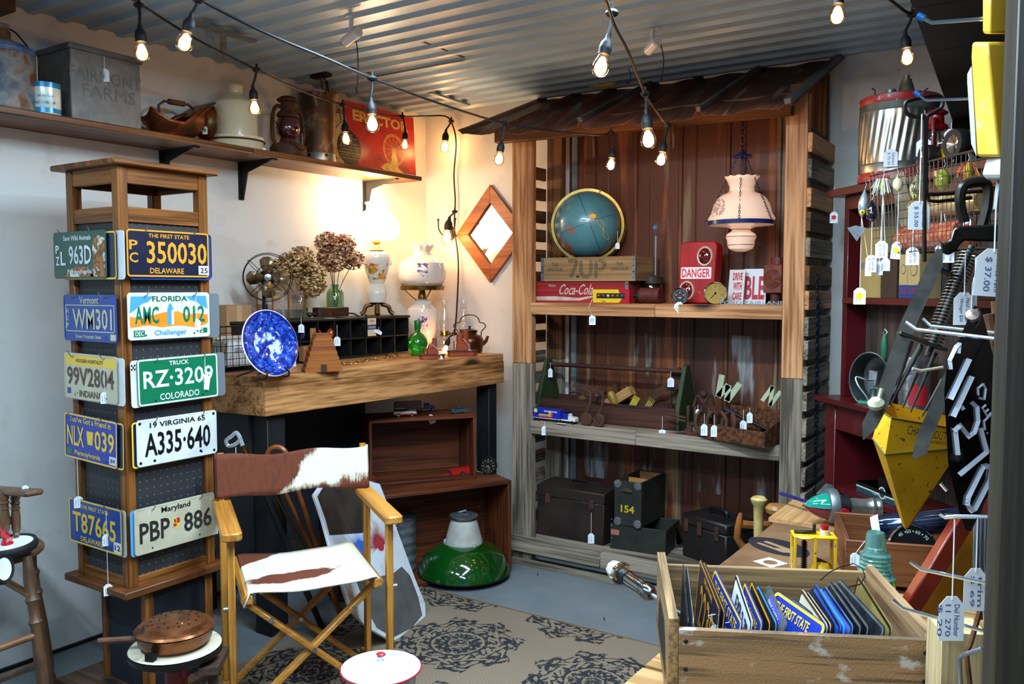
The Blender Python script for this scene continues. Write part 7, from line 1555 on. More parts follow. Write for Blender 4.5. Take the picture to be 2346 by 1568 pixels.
# saw handles behind the table edge
SH = M('saw_handle', '8a5020', '6a3814', 12, rough=.35, coat=.3); c = at(1720, 1195, d=3.05)
t = thing('hand_saw', 'hand saw with curved orange-brown wooden handle left of the printed board', 'saw', (c.x, c.y, c.z-.06)); m = FM((0, 0, .0), -57)
pts = [(-.05, .01), (-.052, .05), (-.042, .075), (-.03, .1), (-.015, .085), (.0, .07), (.05, .065), (.09, .055), (.1, .03), (.05, .012), (.03, -.02), (.0, -.045), (-.035, -.03)]
b = MB(); b.tube([m @ Vector((x, y, 0)) for x, y in ((-.045, .04), (-.048, .0), (-.03, -.03), (.0, -.04), (.03, -.02), (.05, .02))], .013, 8); b.tube([m @ Vector((x, y, 0)) for x, y in ((-.045, .035), (-.04, .07), (-.036, .09))], .012, 8, rr=[.013, .011, .006]); b.tube([m @ Vector((x, y, 0)) for x, y in ((-.03, .05), (.02, .045), (.1, .05))], .014, 8); b.build('handle', SH, t)
MB().prism([(.09, .0), (.42, .03), (.42, .06), (.09, .07)], -.001, .001, 0, m).build('blade', STEEL, t)
MB().lathe([(.0005, -.25), (.012, -.25), (.016, 0), (.018, .05), (.026, .062), (.028, .072), (.02, .08), (.0005, .078)], 18).build('turned_peg', M('peg_pale', 'b8a060', '9a8048', 20, rough=.4), loc=at(1737, 1232, d=2.9) + Vector((0, 0, .06)), label='pale turned wooden peg handle standing in front of the saw handle', cat='peg')
MB().lathe([(.0005, -.26), (.014, -.26), (.014, .0), (.016, .03), (.036, .045), (.04, .06), (.03, .072), (.0005, .076)], 20).build('turned_finial', M('knob_oak', '8a5c2c', 'a07038', 20, rough=.4), loc=at(1779, 1210, d=3.0)+Vector((0, 0, .01)), label='round oak knob handle at the far left edge of the table', cat='knob')
for nm in ('turned_peg', 'turned_finial'): pass
# chrome pole light
a, c = at(1412, 1308, d=2.02), at(1530, 1388, d=1.86); ax = (c-a).normalized(); t = thing('pole_light', 'chrome boat pole light with white caged cap, sticking out left of the crate', 'lamp', c); m = ZTO(a, c) 
LN = (c-a).length
MB().lathe([(.0005, -.018), (.012, -.018), (.02, -.012), (.024, .012), (.0005, .012)], 20, 0, m).build('lens', M('lens_milky', 'b8b2a0', rough=.1, coat=.5), t, True)
b = MB().lathe([(.0005, -.02), (.014, -.02), (.018, -.016), (.015, -.012)], 20, 0, m)
for k in range(8): a_ = PI/4*k; b.bar((.0175*math.cos(a_), .0175*math.sin(a_), -.016), (.025*math.cos(a_), .025*math.sin(a_), .013), .004, .002, m=m)
b.build('white_cage', M('cage_white', 'd8d8d4', rough=.3), t, True)
MB().lathe([(.024, .012), (.028, .014), (.028, .022), (.022, .025), (.0005, .025)], 24, 0, m).build('chrome_ring', CHROME, t, True)
MB().lathe([(.0005, .024), (.018, .024), (.018, .045), (.0005, .045)], 20, 0, m).build('black_collar', BLACK, t, True)
MB().lathe([(.0005, .044), (.0165, .044), (.0175, .06), (.0165, .1), (.0145, .102), (.0145, .106), (.0185, .11), (.019, .122), (.013, .134), (.0005, .136)], 24, 0, m).build('chrome_body', M('dark_chrome', '8c8a88', rough=.15, metal=1), t, True)
MB().cyl(m @ Vector((0, 0, .13)), m @ Vector((0, 0, LN+.06)), .005).build('rod', STEEL, t, True)
# yellow toy press
c = at(1862, 1322, Z=TZ+.017); dd = depth(c); t = thing('yellow_press', 'chipped yellow metal toy frame with black screw and a red button on top', 'toy press', (c.x, c.y, TZ+.0165), 24)
YP = pattern('chipped_yellow', lambda x, y, z, no: [((no(120, 4) - .66)*30, '1c1a12')], 'd4a408', rough=.35, coat=.4); s = dd/F; w = 48*s; h = (1322-1222)*s
MB().box(-w, w, -.03, .03, h-.005, h).prism(circ(.028, 18, -w*.45, -.01), h-.006, h-.001).build('top_plate', YP, t, bevel=.002)
for x, y in ((-w+.004, -.026), (w*.0, -.026), (w-.004, -.026), (-w+.004, .026), (w-.004, .026)): MB().bar((x, y, 0), (x*(.98), y, h-.004), .007, .007).build('leg', YP, t, bevel=.001)
b = MB().cyl((-w*.42, 0, 0), (-w*.42, 0, h+.002), .004)
for k in range(18): b.lathe([(.004, 0), (.0085, .002), (.004, .004)], 12, 0, T(-w*.42, 0, .006+k*.0048) @ RY(8))
b.build('screw', BLACK, t)
MB().bar((-w*.9, 0, h+.004), (w*.1, 0, h+.006), .012, .005).cyl((w*.02, 0, h+.004), (w*.02, 0, h+.026), .004).build('crank', BLACK, t, bevel=.001)
MB().lathe([(.0005, h), (.012, h), (.012, h+.012), (.0005, h+.012)], 16, 0, T(w*.5, .0, 0)).build('button_base', M('button_cream', 'c8bc98'), t); MB().lathe([(.0005, h+.012), (.009, h+.012), (.009, h+.024), (.0005, h+.025)], 16, 0, T(w*.5, 0, 0)).build('red_button', M('button_red', 'a01018', rough=.1, coat=1), t)
MB().lathe([(.0005, .0), (.03, 0), (.03, .02), (.02, .036), (.0005, .04)], 20, 0, T(w*.35, .0, 0)).prism([(-w, -.024), (w*.1, -.024), (w*.1, .02), (-w, .02)], 0, .01).build('yellow_base', M('plastic_yellow', 'c8980c', rough=.35), t)
MB().prism([(.0, 0), (w*.8, 0), (w*.8, .02), (.01, .034)], -.02, .0, 0, T(.002, 0, .012) @ RX(90)).build('black_wedge', BLACK, t)
price_tag(t, t.location + RZ(24) @ Vector((-w-.003, -.03, h*.75)), .06, .0001)
# small hinge, button
c = at(1868, 1192, d=2.75); t = thing('aluminium_hinge', 'small aluminium hinge bracket lying in front of the boat light', 'hinge', c)
MB().box(-.045, .045, -.02, .0, 0, .003).prism(circ(.018, 16, -.04, .0), -.012, -.008, 0, RX(90) @ T(0, .012, 0)).cyl((.025, -.012, .003), (.025, -.012, .012), .012, mi=1).build('plate', [GALV, BLACK], t)
# boat bow light
c = at(1900, 1160, d=2.6); t = thing('boat_bow_light', 'green and red glass boat bow light with chrome body on an arched bracket', 'boat light', c, 33)
m = RZ(0) @ RY(90) @ RX(0)
GL_ = M('lens_green', '00806a', rough=.05, coat=1, spec=.7); RL_ = M('lens_darkred', '7a0a14', rough=.05, coat=1)
pr = [(.0005, -.075), (.012, -.068), (.026, -.05), (.036, -.028), (.041, -.004)]
mm = T(0, 0, 0) @ RZ(-4) @ RY(90)
MB().lathe(pr, 28, 0, mm, arc=(PI/2, 3*PI/2)).build('green_lens', GL_, t, norm=False); MB().lathe(pr, 28, 0, mm, arc=(-PI/2, PI/2)).build('red_lens', RL_, t, norm=False)
MB().lathe([(.041, -.008), (.05, -.006), (.054, .006), (.052, .02), (.04, .03), (.0005, .03)], 30, 0, mm).build('chrome_ring', GALV, t)
MB().tube([mm @ Vector(p) for p in ((0, -.042, -.004), (0, -.03, -.04), (0, 0, -.078), (0, .03, -.04), (0, .042, -.004))], .0035, 6).build('visor_band', BLACK, t)
MB().prism([(-.03, .03), (.0, .062), (.02, .058), (.03, .04)], -.002, .002, 0, T(0, .03, 0) @ RX(90)).build('fin', GALV, t)
MB().lathe([(.0005, .028), (.036, .028), (.036, .055), (.0005, .055)], 24, 0, mm).build('black_collar', BLACK, t)
MB().lathe([(.0005, .052), (.027, .052), (.024, .1), (.025, .12), (.028, .124), (.028, .132), (.024, .135), (.028, .142), (.028, .15), (.02, .155), (.0005, .155)], 26, 0, mm).build('body_tube', M('old_chrome', '8a8a84', 'a4a49c', 30, rough=.3, metal=.85), t)
q = [(.07, -.02), (.06, -.05), (.075, -.075)]
b = MB(); arc = [(.085+.045*math.cos(R(a)), -.06+.05*math.sin(R(a))) for a in range(150, -31, -12)]
for (xa_, za_), (xb_, zb2) in zip(arc, arc[1:]): b.bar((xa_, 0, za_), (xb_, 0, zb2), .022, .006, up=(0, 1, 0))
b.bar((.128, 0, -.08), (.12, 0, -.13), .006, .022).build('arched_bracket', M('cast_alu', '8c9092', 'a2a6a8', 20, rough=.4, metal=.8), t)
MB().lathe([(.0005, 0), (.03, 0), (.03, .01), (.0005, .01)], 16, 0, T(.1, 0, -.15)).cyl((.05, 0, -.14), (.05, 0, -.04), .012).build('mount', IRON, t)
MB().prism(rrect(.026, .07, .012), 0, .006, 0, FM((.0, 0, 0), -60) ).build('red_reflector', M('refl_red', 'b0101c', rough=.1, coat=1), loc=at(1935, 1193, d=2.45), label='small rounded red reflector beside the arched aluminium bracket', cat='reflector')
c = at(1840, 1148, d=2.75); MB().tube([c + Vector((-.09, .06, .0)), c, c+Vector((.06, -.02, .005))], .006, 8).build('blue_pen', M('pen_blue', '141a5a', rough=.15, coat=.8), label='slim dark blue rod with string in front of the boat light', cat='rod')
# wooden drawer box with speedometer
FLb = at(1937, 1238, d=2.12); x_, y_ = FLb.x, FLb.y; zt = FLb.z
t = thing('pine_box', 'brown wooden open box behind the green insulator holding a speedometer', 'wooden box', (x_, y_, TZ+.0165), 18); hb = zt-TZ-.0165; bw = .36
DBW = {a: WOOD('drawer_brown', '4e2814', '7a4826', a, rough=.5, knots=False) for a in 'xyz'}
MB().box(0, bw, 0, .012, 0, hb).build('front', DBW['x'], t, bevel=.0015); MB().box(0, bw, .27, .282, 0, hb).build('back', DBW['x'], t, bevel=.0015)
MB().prism([(.0125, 0), (.269, 0), (.269, hb), (.0125, hb)], 0, .012, 0, Matrix(((0, 0, 1, 0), (1, 0, 0, 0), (0, 1, 0, 0), (0, 0, 0, 1)))).build('side', DBW['y'], t, bevel=.0015)
MB().box(bw-.012, bw, .0125, .269, 0, hb).build('side', DBW['y'], t, bevel=.0015); MB().box(.0125, bw-.0125, .0125, .269, 0, .008).build('bottom', DBW['x'], t)
c = at(2092, 1262, d=2.13); t = thing('speedometer', 'round black car speedometer with chrome bezel and green-white numerals', 'speedometer', c+Vector((0, 0, -.0))); m = FM((0, 0, 0), -60, -22); r_ = .062
MB().lathe([(.0005, -.03), (r_*.9, -.03), (r_, -.01), (r_*1.02, 0), (r_*.96, .006), (r_*.92, .001), (.0005, .001)], 40, 0, m).build('case', CHROME, t)
b = MB().prism(circ(r_*.93, 36), .0012, .002, 0, m)
for s_, a in (('40', 125), ('·', 108), ('50', 98), ('·', 84), ('60', 70), ('·', 56), ('70', 42)): b.text(s_, .012 if s_ != '·' else .004, .009 if s_ != '·' else .004, m @ T(r_*.76*math.cos(R(a)), r_*.76*math.sin(R(a)), .0015) @ RZ(a-90), 1, .0008, .01)
b.build('dial', [M('dial_black', '0e0f10', rough=.2), M('dial_num', '98a890')], t, smooth=0)
t = thing('glass_instrument', 'blue-tinted glossy glass and chrome instrument lying across the wooden box', 'instrument', at(2110, 1200, d=2.2), 10)
MB().lathe([(.0005, -.1), (.03, -.1), (.034, -.08), (.03, .0), (.032, .09), (.0005, .095)], 24, 0, RY(78)).build('body', M('blue_chrome', '1c2848', '5a6a8a', 14, rough=.06, metal=.9), t)
MB().lathe([(.0005, -.12), (.028, -.118), (.034, -.098), (.0005, -.096)], 20, 0, RY(78)).build('white_cap', M('cap_white', 'd8e0e8', rough=.1), t)
# insulator
c = at(2004, 1318, d=1.93); t = thing('glass_insulator', 'large ribbed aqua glass insulator between the crate and the brown wooden box', 'insulator', (c.x, c.y, TZ+.0165)); hh = at(2004, 1218, d=1.93).z - t.location.z
AQ = newmat('aqua_glass')[3]; AQ.inputs['Base Color'].default_value = (.25, .58, .52, 1); AQ.inputs['Roughness'].default_value = .05; AQ.inputs['Transmission Weight'].default_value = .8; AQ.inputs['IOR'].default_value = 1.4; AQ.inputs['Coat Weight'].default_value = 1
MB().lathe([(.0005, hh), (.018, hh), (.021, hh-.008), (.022, hh-.035), (.026, hh-.045)] + [v for k in range(5) for v in ((.034+.001*k, hh-.05-.009*k), (.030+.001*k, hh-.055-.009*k))] + [(.045, hh-.1), (.046, .01), (.04, 0), (.0005, 0)], 34).build('insulator_body', MATS['aqua_glass'], t)
price_tag(t, t.location + Vector((-.02, -.015, hh-.02)), .03, .02, h=.03, side=-.02)
# red and yellow level leaning
a, c = at(2208, 1190, d=1.75), at(2080, 1400, d=1.72); t = thing('painted_level', 'red and orange painted wooden frame leaning right of the crate', 'frame', c)
MB().bar(a, c, .035, .03, up=(.55, -.83, 0)).build('red_rail', M('rail_red', '5a160c', '74220f', 12, rough=.35, coat=.3), t, True, bevel=.003)
a2_, c2_ = at(2262, 1200, d=1.8), at(2134, 1420, d=1.77); MB().bar(a2_, c2_, .075, .008, up=(.55, -.83, 0)).build('yellow_board', M('board_orange', '96580c', 'a86a14', 10, rough=.4), t, True)
MB().cb((0, 0, .1), (.07, .07, .2)).build('pine_block', WOOD('pine_block', 'a08a60', 'c4ae84', 'z'), loc=(at(2190, 1530, Z=TZ+.13).x, at(2190, 1530, Z=TZ+.13).y, TZ+.0005), rz=26, label='pale pine wood block right of the plate crate at the bottom edge', cat='wood block')

# ================================================================ RED CABINET
Lc = at(1932, 600, Y=3.50); CA = -47
t = thing('red_cabinet', 'dark red hutch cabinet with grey plank back, standing at an angle by the back wall', 'cabinet', (Lc.x, Lc.y, 0), CA); CAB = t
RC = M('cabinet_red', '40080c', '500c12', 6, rough=.4, coat=.1); CBK = WOOD('cabinet_back', '2a2220', '4c3e38', 'z', sc=.8, rough=.6, knots=False)
cL = .95; zt = at(1911, 432, Y=Lc.y+.02).z - .01; zs = at(2040, 682, d=3.2).z; zc_ = at(1906, 912, d=3.3).z; cdp2 = .2
MB().box(0, .03, 0, cdp2, zc_, zt-.03).build('stile', RC, t, bevel=.002); MB().box(cL-.03, cL, 0, cdp2, zc_, zt-.03).build('stile', RC, t, bevel=.002)
MB().box(.031, cL-.031, .085, .097, zc_, zt-.03).build('plank_back', CBK, t)
MB().prism([(-.03, zt), (-.05, zt), (-.05, zt-.012), (-.02, zt-.03), (cL+.03, zt-.03), (cL+.03, zt)], -.05, .16, 0, RX(90) @ S3(1, 1, -1)).build('cornice', RC, t, bevel=.002)
MB().box(.031, cL-.031, -.02, .084, zs-.025, zs).build('shelf', RC, t, bevel=.002); MB().box(.031, cL-.031, -.004, .012, zt-.08, zt-.031).build('header', RC, t)
MB().box(-.04, cL+.03, -.09, cdp2+.02, zc_-.02, zc_).build('counter', RC, t, bevel=.003)
for x in (0, cL-.07): MB().box(x, x+.07, -.06, cdp2, 0, zc_-.021).build('side_panel', RC, t, bevel=.002)
MB().box(.071, cL-.071, -.058, -.04, zc_-.12, zc_-.021).build('apron', RC, t, bevel=.002); MB().box(.071, cL-.071, cdp2-.012, cdp2, .0, zc_-.021).build('plank_back', CBK, t)
MB().box(.071, cL-.071, -.05, cdp2-.013, .585, .605).build('shelf', RC, t)
WC = WM[t]
def cabp(px, py, off, z): 
    o = WC @ Vector((0, off, 0)); n_ = WC.to_3x3() @ Vector((0, 1, 0)); v = FW + RT*((px-1173)/F) - UP*((py-784)/F); tt = (o-EYE).dot(n_)/v.dot(n_); p = EYE + v*tt; return Vector((p.x, p.y, z))
def cabz(px, py, off): 
    o = WC @ Vector((0, off, 0)); n_ = WC.to_3x3() @ Vector((0, 1, 0)); v = FW + RT*((px-1173)/F) - UP*((py-784)/F); return (EYE + v*((o-EYE).dot(n_)/v.dot(n_))).z
def cabbox(name, label, px0, px1, pyt, off, z0, dep, mats, draw=None, cat='box'):
    a, c = cabp(px0, 600, off, z0), cabp(px1, 600, off, z0); w = (c-a).length; h = cabz((px0+px1)/2, pyt, off)-z0
    b = MB().box(-w/2, w/2, 0, dep, 0, h)
    if draw: draw(b, w, h, FM((0, 0, h/2), -90))
    return b.build(name, mats, loc=lerp(a, c, .5), rz=CA, label=label, cat=cat, smooth=0)
cabbox('yellowed_box', 'tall yellowed cardboard box with grey stripe on the cabinet shelf', 1972, 2018, 522, -.01, zs+.0005, .09, [M('box_olive', '8a7440', '9a8450', 6), M('box_stripe', '6a6a6c')], lambda b, w, h, m: b.box(-w/2, w/2, -.01, .01, 0, .0008, 1, m @ RZ(12)))
cabbox('dark_mesh_box', 'dark brown mesh-covered box beside the yellowed box', 2020, 2056, 585, -.01, zs+.0005, .09, [M('mesh_brown', '241a14', '3a2c20', 80)])
for i, (a, c, lab) in enumerate(((2061, 2080, 'narrow carton printed with glass jars, left one on the cabinet shelf'), (2081, 2108, 'wider carton printed with glass jars and blue label on the cabinet shelf'))):
    cabbox('jar_carton', lab, a, c, 582, -.012, zs+.0005, .08, [M('carton_cream', 'a8905c'), M('carton_blue', '1c3466'), M('carton_red2', '98282c')], lambda b, w, h, m: (b.box(-w/2, w/2, -h/2, -h*.2, 0, .0008, 1, m), b.text('GLASS JAR\nCLOSURE', w*.8, h*.14, m @ T(0, -h*.33, 0), 2, .001), b.prism(circ(w*.3, 14, 0, h*.15, 1.2), 0, .0005, 1, m), b.prism(circ(w*.26, 14, 0, h*.15, 1.2), .0005, .0009, 0, m)))
cabbox('pegboard_sheet', 'brown pegboard piece at the back of the cabinet shelf', 2112, 2172, 560, .07, zs+.0005, .006, [PEG])
# galvanized can
c = cabp(2056, 400, .04, zt+.0005); c = at(2056, 411, d=3.1); c.z = zt+.0005; dd = depth(c); s = dd/F; r_ = 84*s; hz2 = lambda py: (412-py)*s
t = thing('galvanized_fuel_can', 'large galvanized fuel can with slanted ribs, red bands and spout on the red cabinet', 'fuel can', c)
CANM = M('can_zinc', '84857c', 'a6a79c', 12, rough=.3, metal=.85, bump=.1); REDB = pattern('chipped_red', lambda x, y, z, no: [((no(60, 4) - .6)*20, '9c9c94')], '9a1a1c', rough=.4)
vs = []; fs = []; N, K = 220, 12; z0_, z1_ = hz2(372), hz2(258)
for j in range(K+1):
    v = j/K; env = math.sin(PI*v)**.35 if 0 < v < 1 else 0
    for i in range(N): a = 2*PI*i/N; r = r_ + .0028*env*(math.sin(32*a - v*6.5))*.7; vs.append((r*math.cos(a), r*math.sin(a), z0_ + (z1_-z0_)*v))
MB().add(vs, [(j*N+i, j*N+(i+1) % N, (j+1)*N+(i+1) % N, (j+1)*N+i) for j in range(K) for i in range(N)]).build('ribbed_body', CANM, t, smooth=60)
MB().lathe([(.0005, 0), (r_, 0), (r_*1.01, .003), (r_, .03), (r_, z0_-.006), (r_*1.01, z0_-.003), (r_, z0_)], 44).build('lower_body', CANM, t); MB().lathe([(r_, z1_), (r_*1.01, z1_+.003), (r_, z1_+.006), (r_, hz2(232)), (r_*.97, hz2(224)), (r_*.5, hz2(213)), (.0005, hz2(208))], 44).build('upper_body', CANM, t)
for za1, zb1_ in ((hz2(412), hz2(392)), (hz2(240), hz2(222))): MB().lathe([(r_*1.004, za1+.0), (r_*1.012, za1+.002), (r_*1.012, zb1_-.002), (r_*.985 if zb1_ > .2 else r_*1.004, zb1_)], 44).build('red_band', REDB, t)
MB().lathe([(.0005, hz2(212)), (.032, hz2(212)), (.026, hz2(200)), (.022, hz2(190)), (.018, hz2(185)), (.018, hz2(180)), (.011, hz2(178)), (.011, hz2(170)), (.0005, hz2(170))], 22, 0, T(.02, .01, 0)).build('spout', M('spout_bronze', '6a6250', '8a8068', 30, rough=.4, metal=.7), t)
MB().lathe([(.0005, hz2(214)), (.018, hz2(214)), (.018, hz2(200)), (.0005, hz2(197))], 16, 0, T(-.03, -.0, 0)).build('filler_cap', GALV, t)
for sg_ in (-1, 1): MB().tube([(sg_*.09*.83, sg_*.09*.55, hz2(213)), (sg_*.075, sg_*.05, hz2(203)), (sg_*.085, sg_*.055, hz2(198))], .0025).build('bail_ear', IRON, t)
price_tag(t, c + Vector((-.0, -r_-.01, hz2(310))), .06, .045, h=.06, ang=-75, txt=['Galvanized', '$ 75.00'])
# small red lantern and toy hot rod on the cabinet end
t = lantern('hurricane_lantern', 'small dark red hurricane lantern with clear globe on the right end of the cabinet', at(2142, 405, d=2.78) + Vector((0, 0, 0)), .72, M('lantern_red', '5c0c10', rough=.35, coat=.3), CLEAR, mcap=M('lantern_red2', '7a1014', rough=.35)); t.location.z = zt+.0008; WM[t] = T(*t.location)
price_tag(t, t.location + Vector((-.03, -.04, .19)), .09, .045, h=.055, txt=['Lantern', '$ 18']); price_tag(t, t.location + Vector((.05, -.06, .14)), .02, .04, h=.06, txt=['Red', '$ 25'])
c = at(2185, 372, d=2.62); t = thing('toy_race_car', 'toy race car with fat black tyres and chrome wheels behind the wire basket', 'toy car', (c.x, c.y, zt+.0008), -47)
MB().prism([(-.09, .02), (.09, .02), (.11, .035), (.0, .05), (-.09, .045)], -.02, .02, 0, RX(90)).build('body', YP, t, bevel=.002)
for x, r_ in ((-.05, .032), (.08, .045)):
    for sy in (-1, 1): o = MB().lathe([(r_*.6, -.018), (r_*.95, -.018), (r_, -.012), (r_, .012), (r_*.95, .018), (r_*.6, .018)], 26, 0, T(x, sy*.05, r_) @ RX(90)).build('tyre', RUBBER, t); MB().lathe([(.0005, -.006), (r_*.25, -.01), (r_*.55, -.004), (r_*.6, -.016), (r_*.6, .016), (.0005, .006)], 20, 0, T(x, sy*.05, r_) @ RX(90)).build('wheel_rim', CHROME, o)
# red dot tag on the cabinet's left
price_tag(CAB, at(1912, 428, d=3.42), .1, .03, h=.045, dot=DOTR)
# counter things
c = cabp(1993, 930, -.02, zc_+.0005); t = thing('food_mill', 'grey metal rotary food grinder with green wooden handle and wire crank on the counter', 'grinder', c, -10)
dd = depth(c); s = dd/F; r_ = 50*s; zc0 = at(1985, 873, d=dd).z - c.z; m = FM((0, 0, max(zc0, r_*1.1)), -92)
MT = M('mill_metal', '565c58', '727872', 10, rough=.35, metal=.8)
o = MB().lathe([(.012, -.08), (r_*.8, -.075), (r_*.92, -.02), (r_, .01), (r_*1.04, .012)], 36, 0, m @ S3(.92, 1.25, 1)).build('drum', MT, t, norm=False); sm = o.modifiers.new('s', 'SOLIDIFY'); sm.thickness = .002
MB().tube(spline([m @ Vector(v) for v in ((0, 0, -.06), (0, 0, .02), (-.04, .01, .03), (-.03, -.02, .035), (.0, -.06, .03), (.005, -.075, .03))], 4), .0035, 6).build('crank', STEEL, t)
MB().prism([(-.012, -.03), (.014, -.02), (.02, .03), (-.01, .035)], -.03, -.01, 0, m).build('blade', STEEL, t)
MB().cyl(m @ Vector((-.02, -.083, .03)), m @ Vector((.03, -.083, .03)), .009).sph(m @ Vector((-.022, -.083, .03)), .011).build('crank_grip', M('grip_green', '2c6a4c', rough=.35), t)
MB().lathe([(.006, 0), (.011, .01), (.012, .06), (.008, .085), (.0005, .088)], 16, 0, T(.035, .03, m.translation.z+r_*.95)).build('green_handle', MATS['grip_green'], t); MB().tube([(.035, .03, m.translation.z+r_*.95+.085), (.045, .03, m.translation.z+r_*.95+.1), (.035, .03, m.translation.z+r_*.95+.11), (.028, .03, m.translation.z+r_*.95+.095), (.035, .03, m.translation.z+r_*.95+.085)], .002).build('hanging_loop', STEEL, t)
MB().lathe([(.0005, 0), (.03, 0), (.02, .008), (.012, .03), (.012, m.translation.z*.6), (.0005, m.translation.z*.6)], 16, 0, T(0, .03, 0)).build('foot', MT, t)
c = cabp(2095, 910, .0, zc_+.0005); t = thing('foil_tin', 'shiny crinkled silver tin with red label on the cabinet counter', 'tin', c); h = at(2095, 812, d=depth(c)).z-c.z
MB().lathe([(.0005, 0)] + [(.05+.002*(k % 2), .004+k*(h-.01)/12) for k in range(13)] + [(.0005, h)], 24).build('tin_body', M('foil', '8a8a8c', 'c8c8c8', 40, rough=.2, metal=.9, bump=.8), t); MB().lathe([(.053, h*.15), (.0535, h*.5)], 20, arc=(-1.8, -.6)).build('red_label', M('tin_label', '98141c'), t)
c = cabp(2003, 1180, -.02, .6055); t = thing('electronics_kit_box', 'teal and white box with a stripe on the lower cabinet shelf', 'box', c, -47)
w = .24; h = at(2003, 1118, d=depth(c)).z - .6055; b = MB().box(-w/2, w/2, 0, .1, 0, h, 0).box(-w/2-.002, w/2+.002, -.002, .102, h-.012, h, 1); m = FM((0, 0, 0), -90)
b.box(-w/2, w/2, .0, .012, .0002, .0008, 2, T(0, 0, 0) @ m @ T(0, .02, 0)).text('HEATHKIT', .09, .014, m @ T(.03, h*.55, 0), 2, .0008, .02).prism(circ(.022, 20, .045, .03), .0008, .0012, 2, m).prism(circ(.017, 20, .045, .03), .0012, .0016, 0, m)
b.build('box_body', [M('teal_box', '1c4048', rough=.4), BLACK, M('kit_white', 'c8c4b8')], t, smooth=0)
MB().box(-.03, .03, .03, .05, h+.0005, h+.03).build('cable_coil', BLACK, t)
# back-of-rack wire basket with lures
bl_, br_ = at(1992, 404, d=2.62), at(2236, 344, d=2.12); zb_l = at(2025, 560, d=2.62).z
t = thing('wire_rack_basket', 'hanging wire mesh basket with fishing lures hooked along its rim', 'basket', (bl_+br_)/2 - Vector((0, 0, .25))); dv = (br_-bl_).normalized(); nv = Vector((-dv.y, dv.x, 0)).normalized()
b = MB(); L = (br_-bl_).length; hB = .24
for face in (0, 1):
    off = nv*(.11*face) ; n = 26
    for i in range(n+1):
        p = lerp(bl_, br_, i/n) + off; b.tube([p, p + dv*(.04)*(1-i/n) - Vector((0, 0, hB))], .0014, 4)
    for k in range(11): z = hB*k/10; b.tube([bl_+off-Vector((0, 0, z))+dv*.04*k/10, br_+off-Vector((0, 0, z))], .0014 if k else .0035, 4)
for k in range(6): b.tube([bl_+nv*.11*k/5-Vector((0, 0, hB))+dv*.04, br_+nv*.11*k/5-Vector((0, 0, hB))], .0014, 4)
b.build('wire_mesh', M('mesh_wire', '3a342c', rough=.4, metal=.7), t, True)
b2 = lambda u, z, o_=.05: lerp(bl_, br_, u) + nv*o_ - Vector((0, 0, z))
MB().cyl(b2(.25, .2), b2(.8, .2), .04, n=20).build('net_bag', M('net_red', '8a3020', 'b8603c', 50, lo=.4, hi=.6, rough=.3, coat=.5), label='red and orange netted packet lying in the wire basket', cat='packet')
MB().cyl(b2(.35, .115), b2(.95, .12), .032, n=16).build('plastic_packet', M('plastic_amber', '7a4a1c', 'a88a5c', 20, rough=.15, coat=.6), label='shiny amber plastic packet in the wire basket above the red one', cat='packet')
MB().box(-.02, .02, -.01, .01, -.22, 0).build('packet_card', M('card_brown', '6a5230', '8a7448', 20), loc=b2(.1, .0, .06), rot=RX(-8) @ RY(-14), label='long brown printed packet slanting at the left end of the wire basket', cat='packet')
SLV = M('lure_silver', '8a9298', 'b0b8bc', 40, rough=.2, metal=.6); 
def lure(label, px, pyt, pyb, d, mt, rr, tags, fat=.22, tilt=0, eye=True, skirt=None, mt2=None, cat='fishing lure'):
    a, c = at(px, pyt, d=d), at(px+tilt, pyb, d=d); L_ = (a-c).length; t = thing('fishing_lure', label, cat, c); m = ZTO(a, c)
    pr = [(.0005, 0)] + [(L_*fat*rr[k], L_*(k+1)/(len(rr)+1)) for k in range(len(rr))] + [(.0005, L_)]
    MB().lathe(pr, 18, 0, m).build('lure_body', mt, t, True, smooth=70)
    MB().tube([a+Vector((0, 0, .025)), a+Vector((.004, 0, .01)), a], .001).build('ring', STEEL, t, True)
    if eye:
        v = (EYE-c).normalized(); e = m @ Vector((0, 0, L_*.8)) + v*L_*fat*rr[-2]*.9; q = ZTO(e, e+v); MB().lathe([(.0005, .002), (L_*.07, .0005), (L_*.075, 0)], 14, 0, q).build('eye_ring', DOTY, t, True); MB().lathe([(.0005, .003), (L_*.035, .002)], 12, 0, q).build('pupil', BLACK, t, True)
    if skirt:
        b = MB(); rnd = random.Random(px)
        for k in range(46): x, y, z = rnd.uniform(-1, 1), rnd.uniform(-1, 1), rnd.uniform(.4, 1.1); q = lerp(a, c, .15); b.tube([q, q + Vector((x*.014, y*.014, .004)), q + Vector((x*.028, y*.028, -z*L_*.9))], .0011, 4, k % len(skirt))
        b.build('skirt', skirt, t, True)
    hk = lerp(a, c, .6)
    MB().tube(spline([hk, hk+Vector((.008, -.006, -.012)), hk+Vector((.0, -.01, -.022)), hk+Vector((-.008, -.008, -.014))], 4), .0009).build('treble_hook', STEEL, t, True)
    for tg in tags: price_tag(t, c + Vector((0, 0, .002)), tg[0], tg[1], **tg[2])
    return t
T1 = lambda s, *x, **k: (s, x[0] if x else .03, k)
lure('silver minnow lure with yellow eye and metal lip, leftmost on the basket', 1982, 432, 500, 2.55, SLV, (.4, .8, 1, .95, .7), [(.21, .034, dict(dot=DOTY, h=.05)), (.13, .018, dict(h=.045, side=.022))], .16, -8)
MB().add([(-.028, 0, .02), (0, .006, .028), (.028, 0, .02), (.0, -.004, -.02)], [(0, 1, 3), (1, 2, 3)]).build('spinner_blade', SLV, loc=at(1962, 538, d=2.54), rz=33, label='folded silver spinner blade hanging under the leftmost lure', cat='spinner blade')
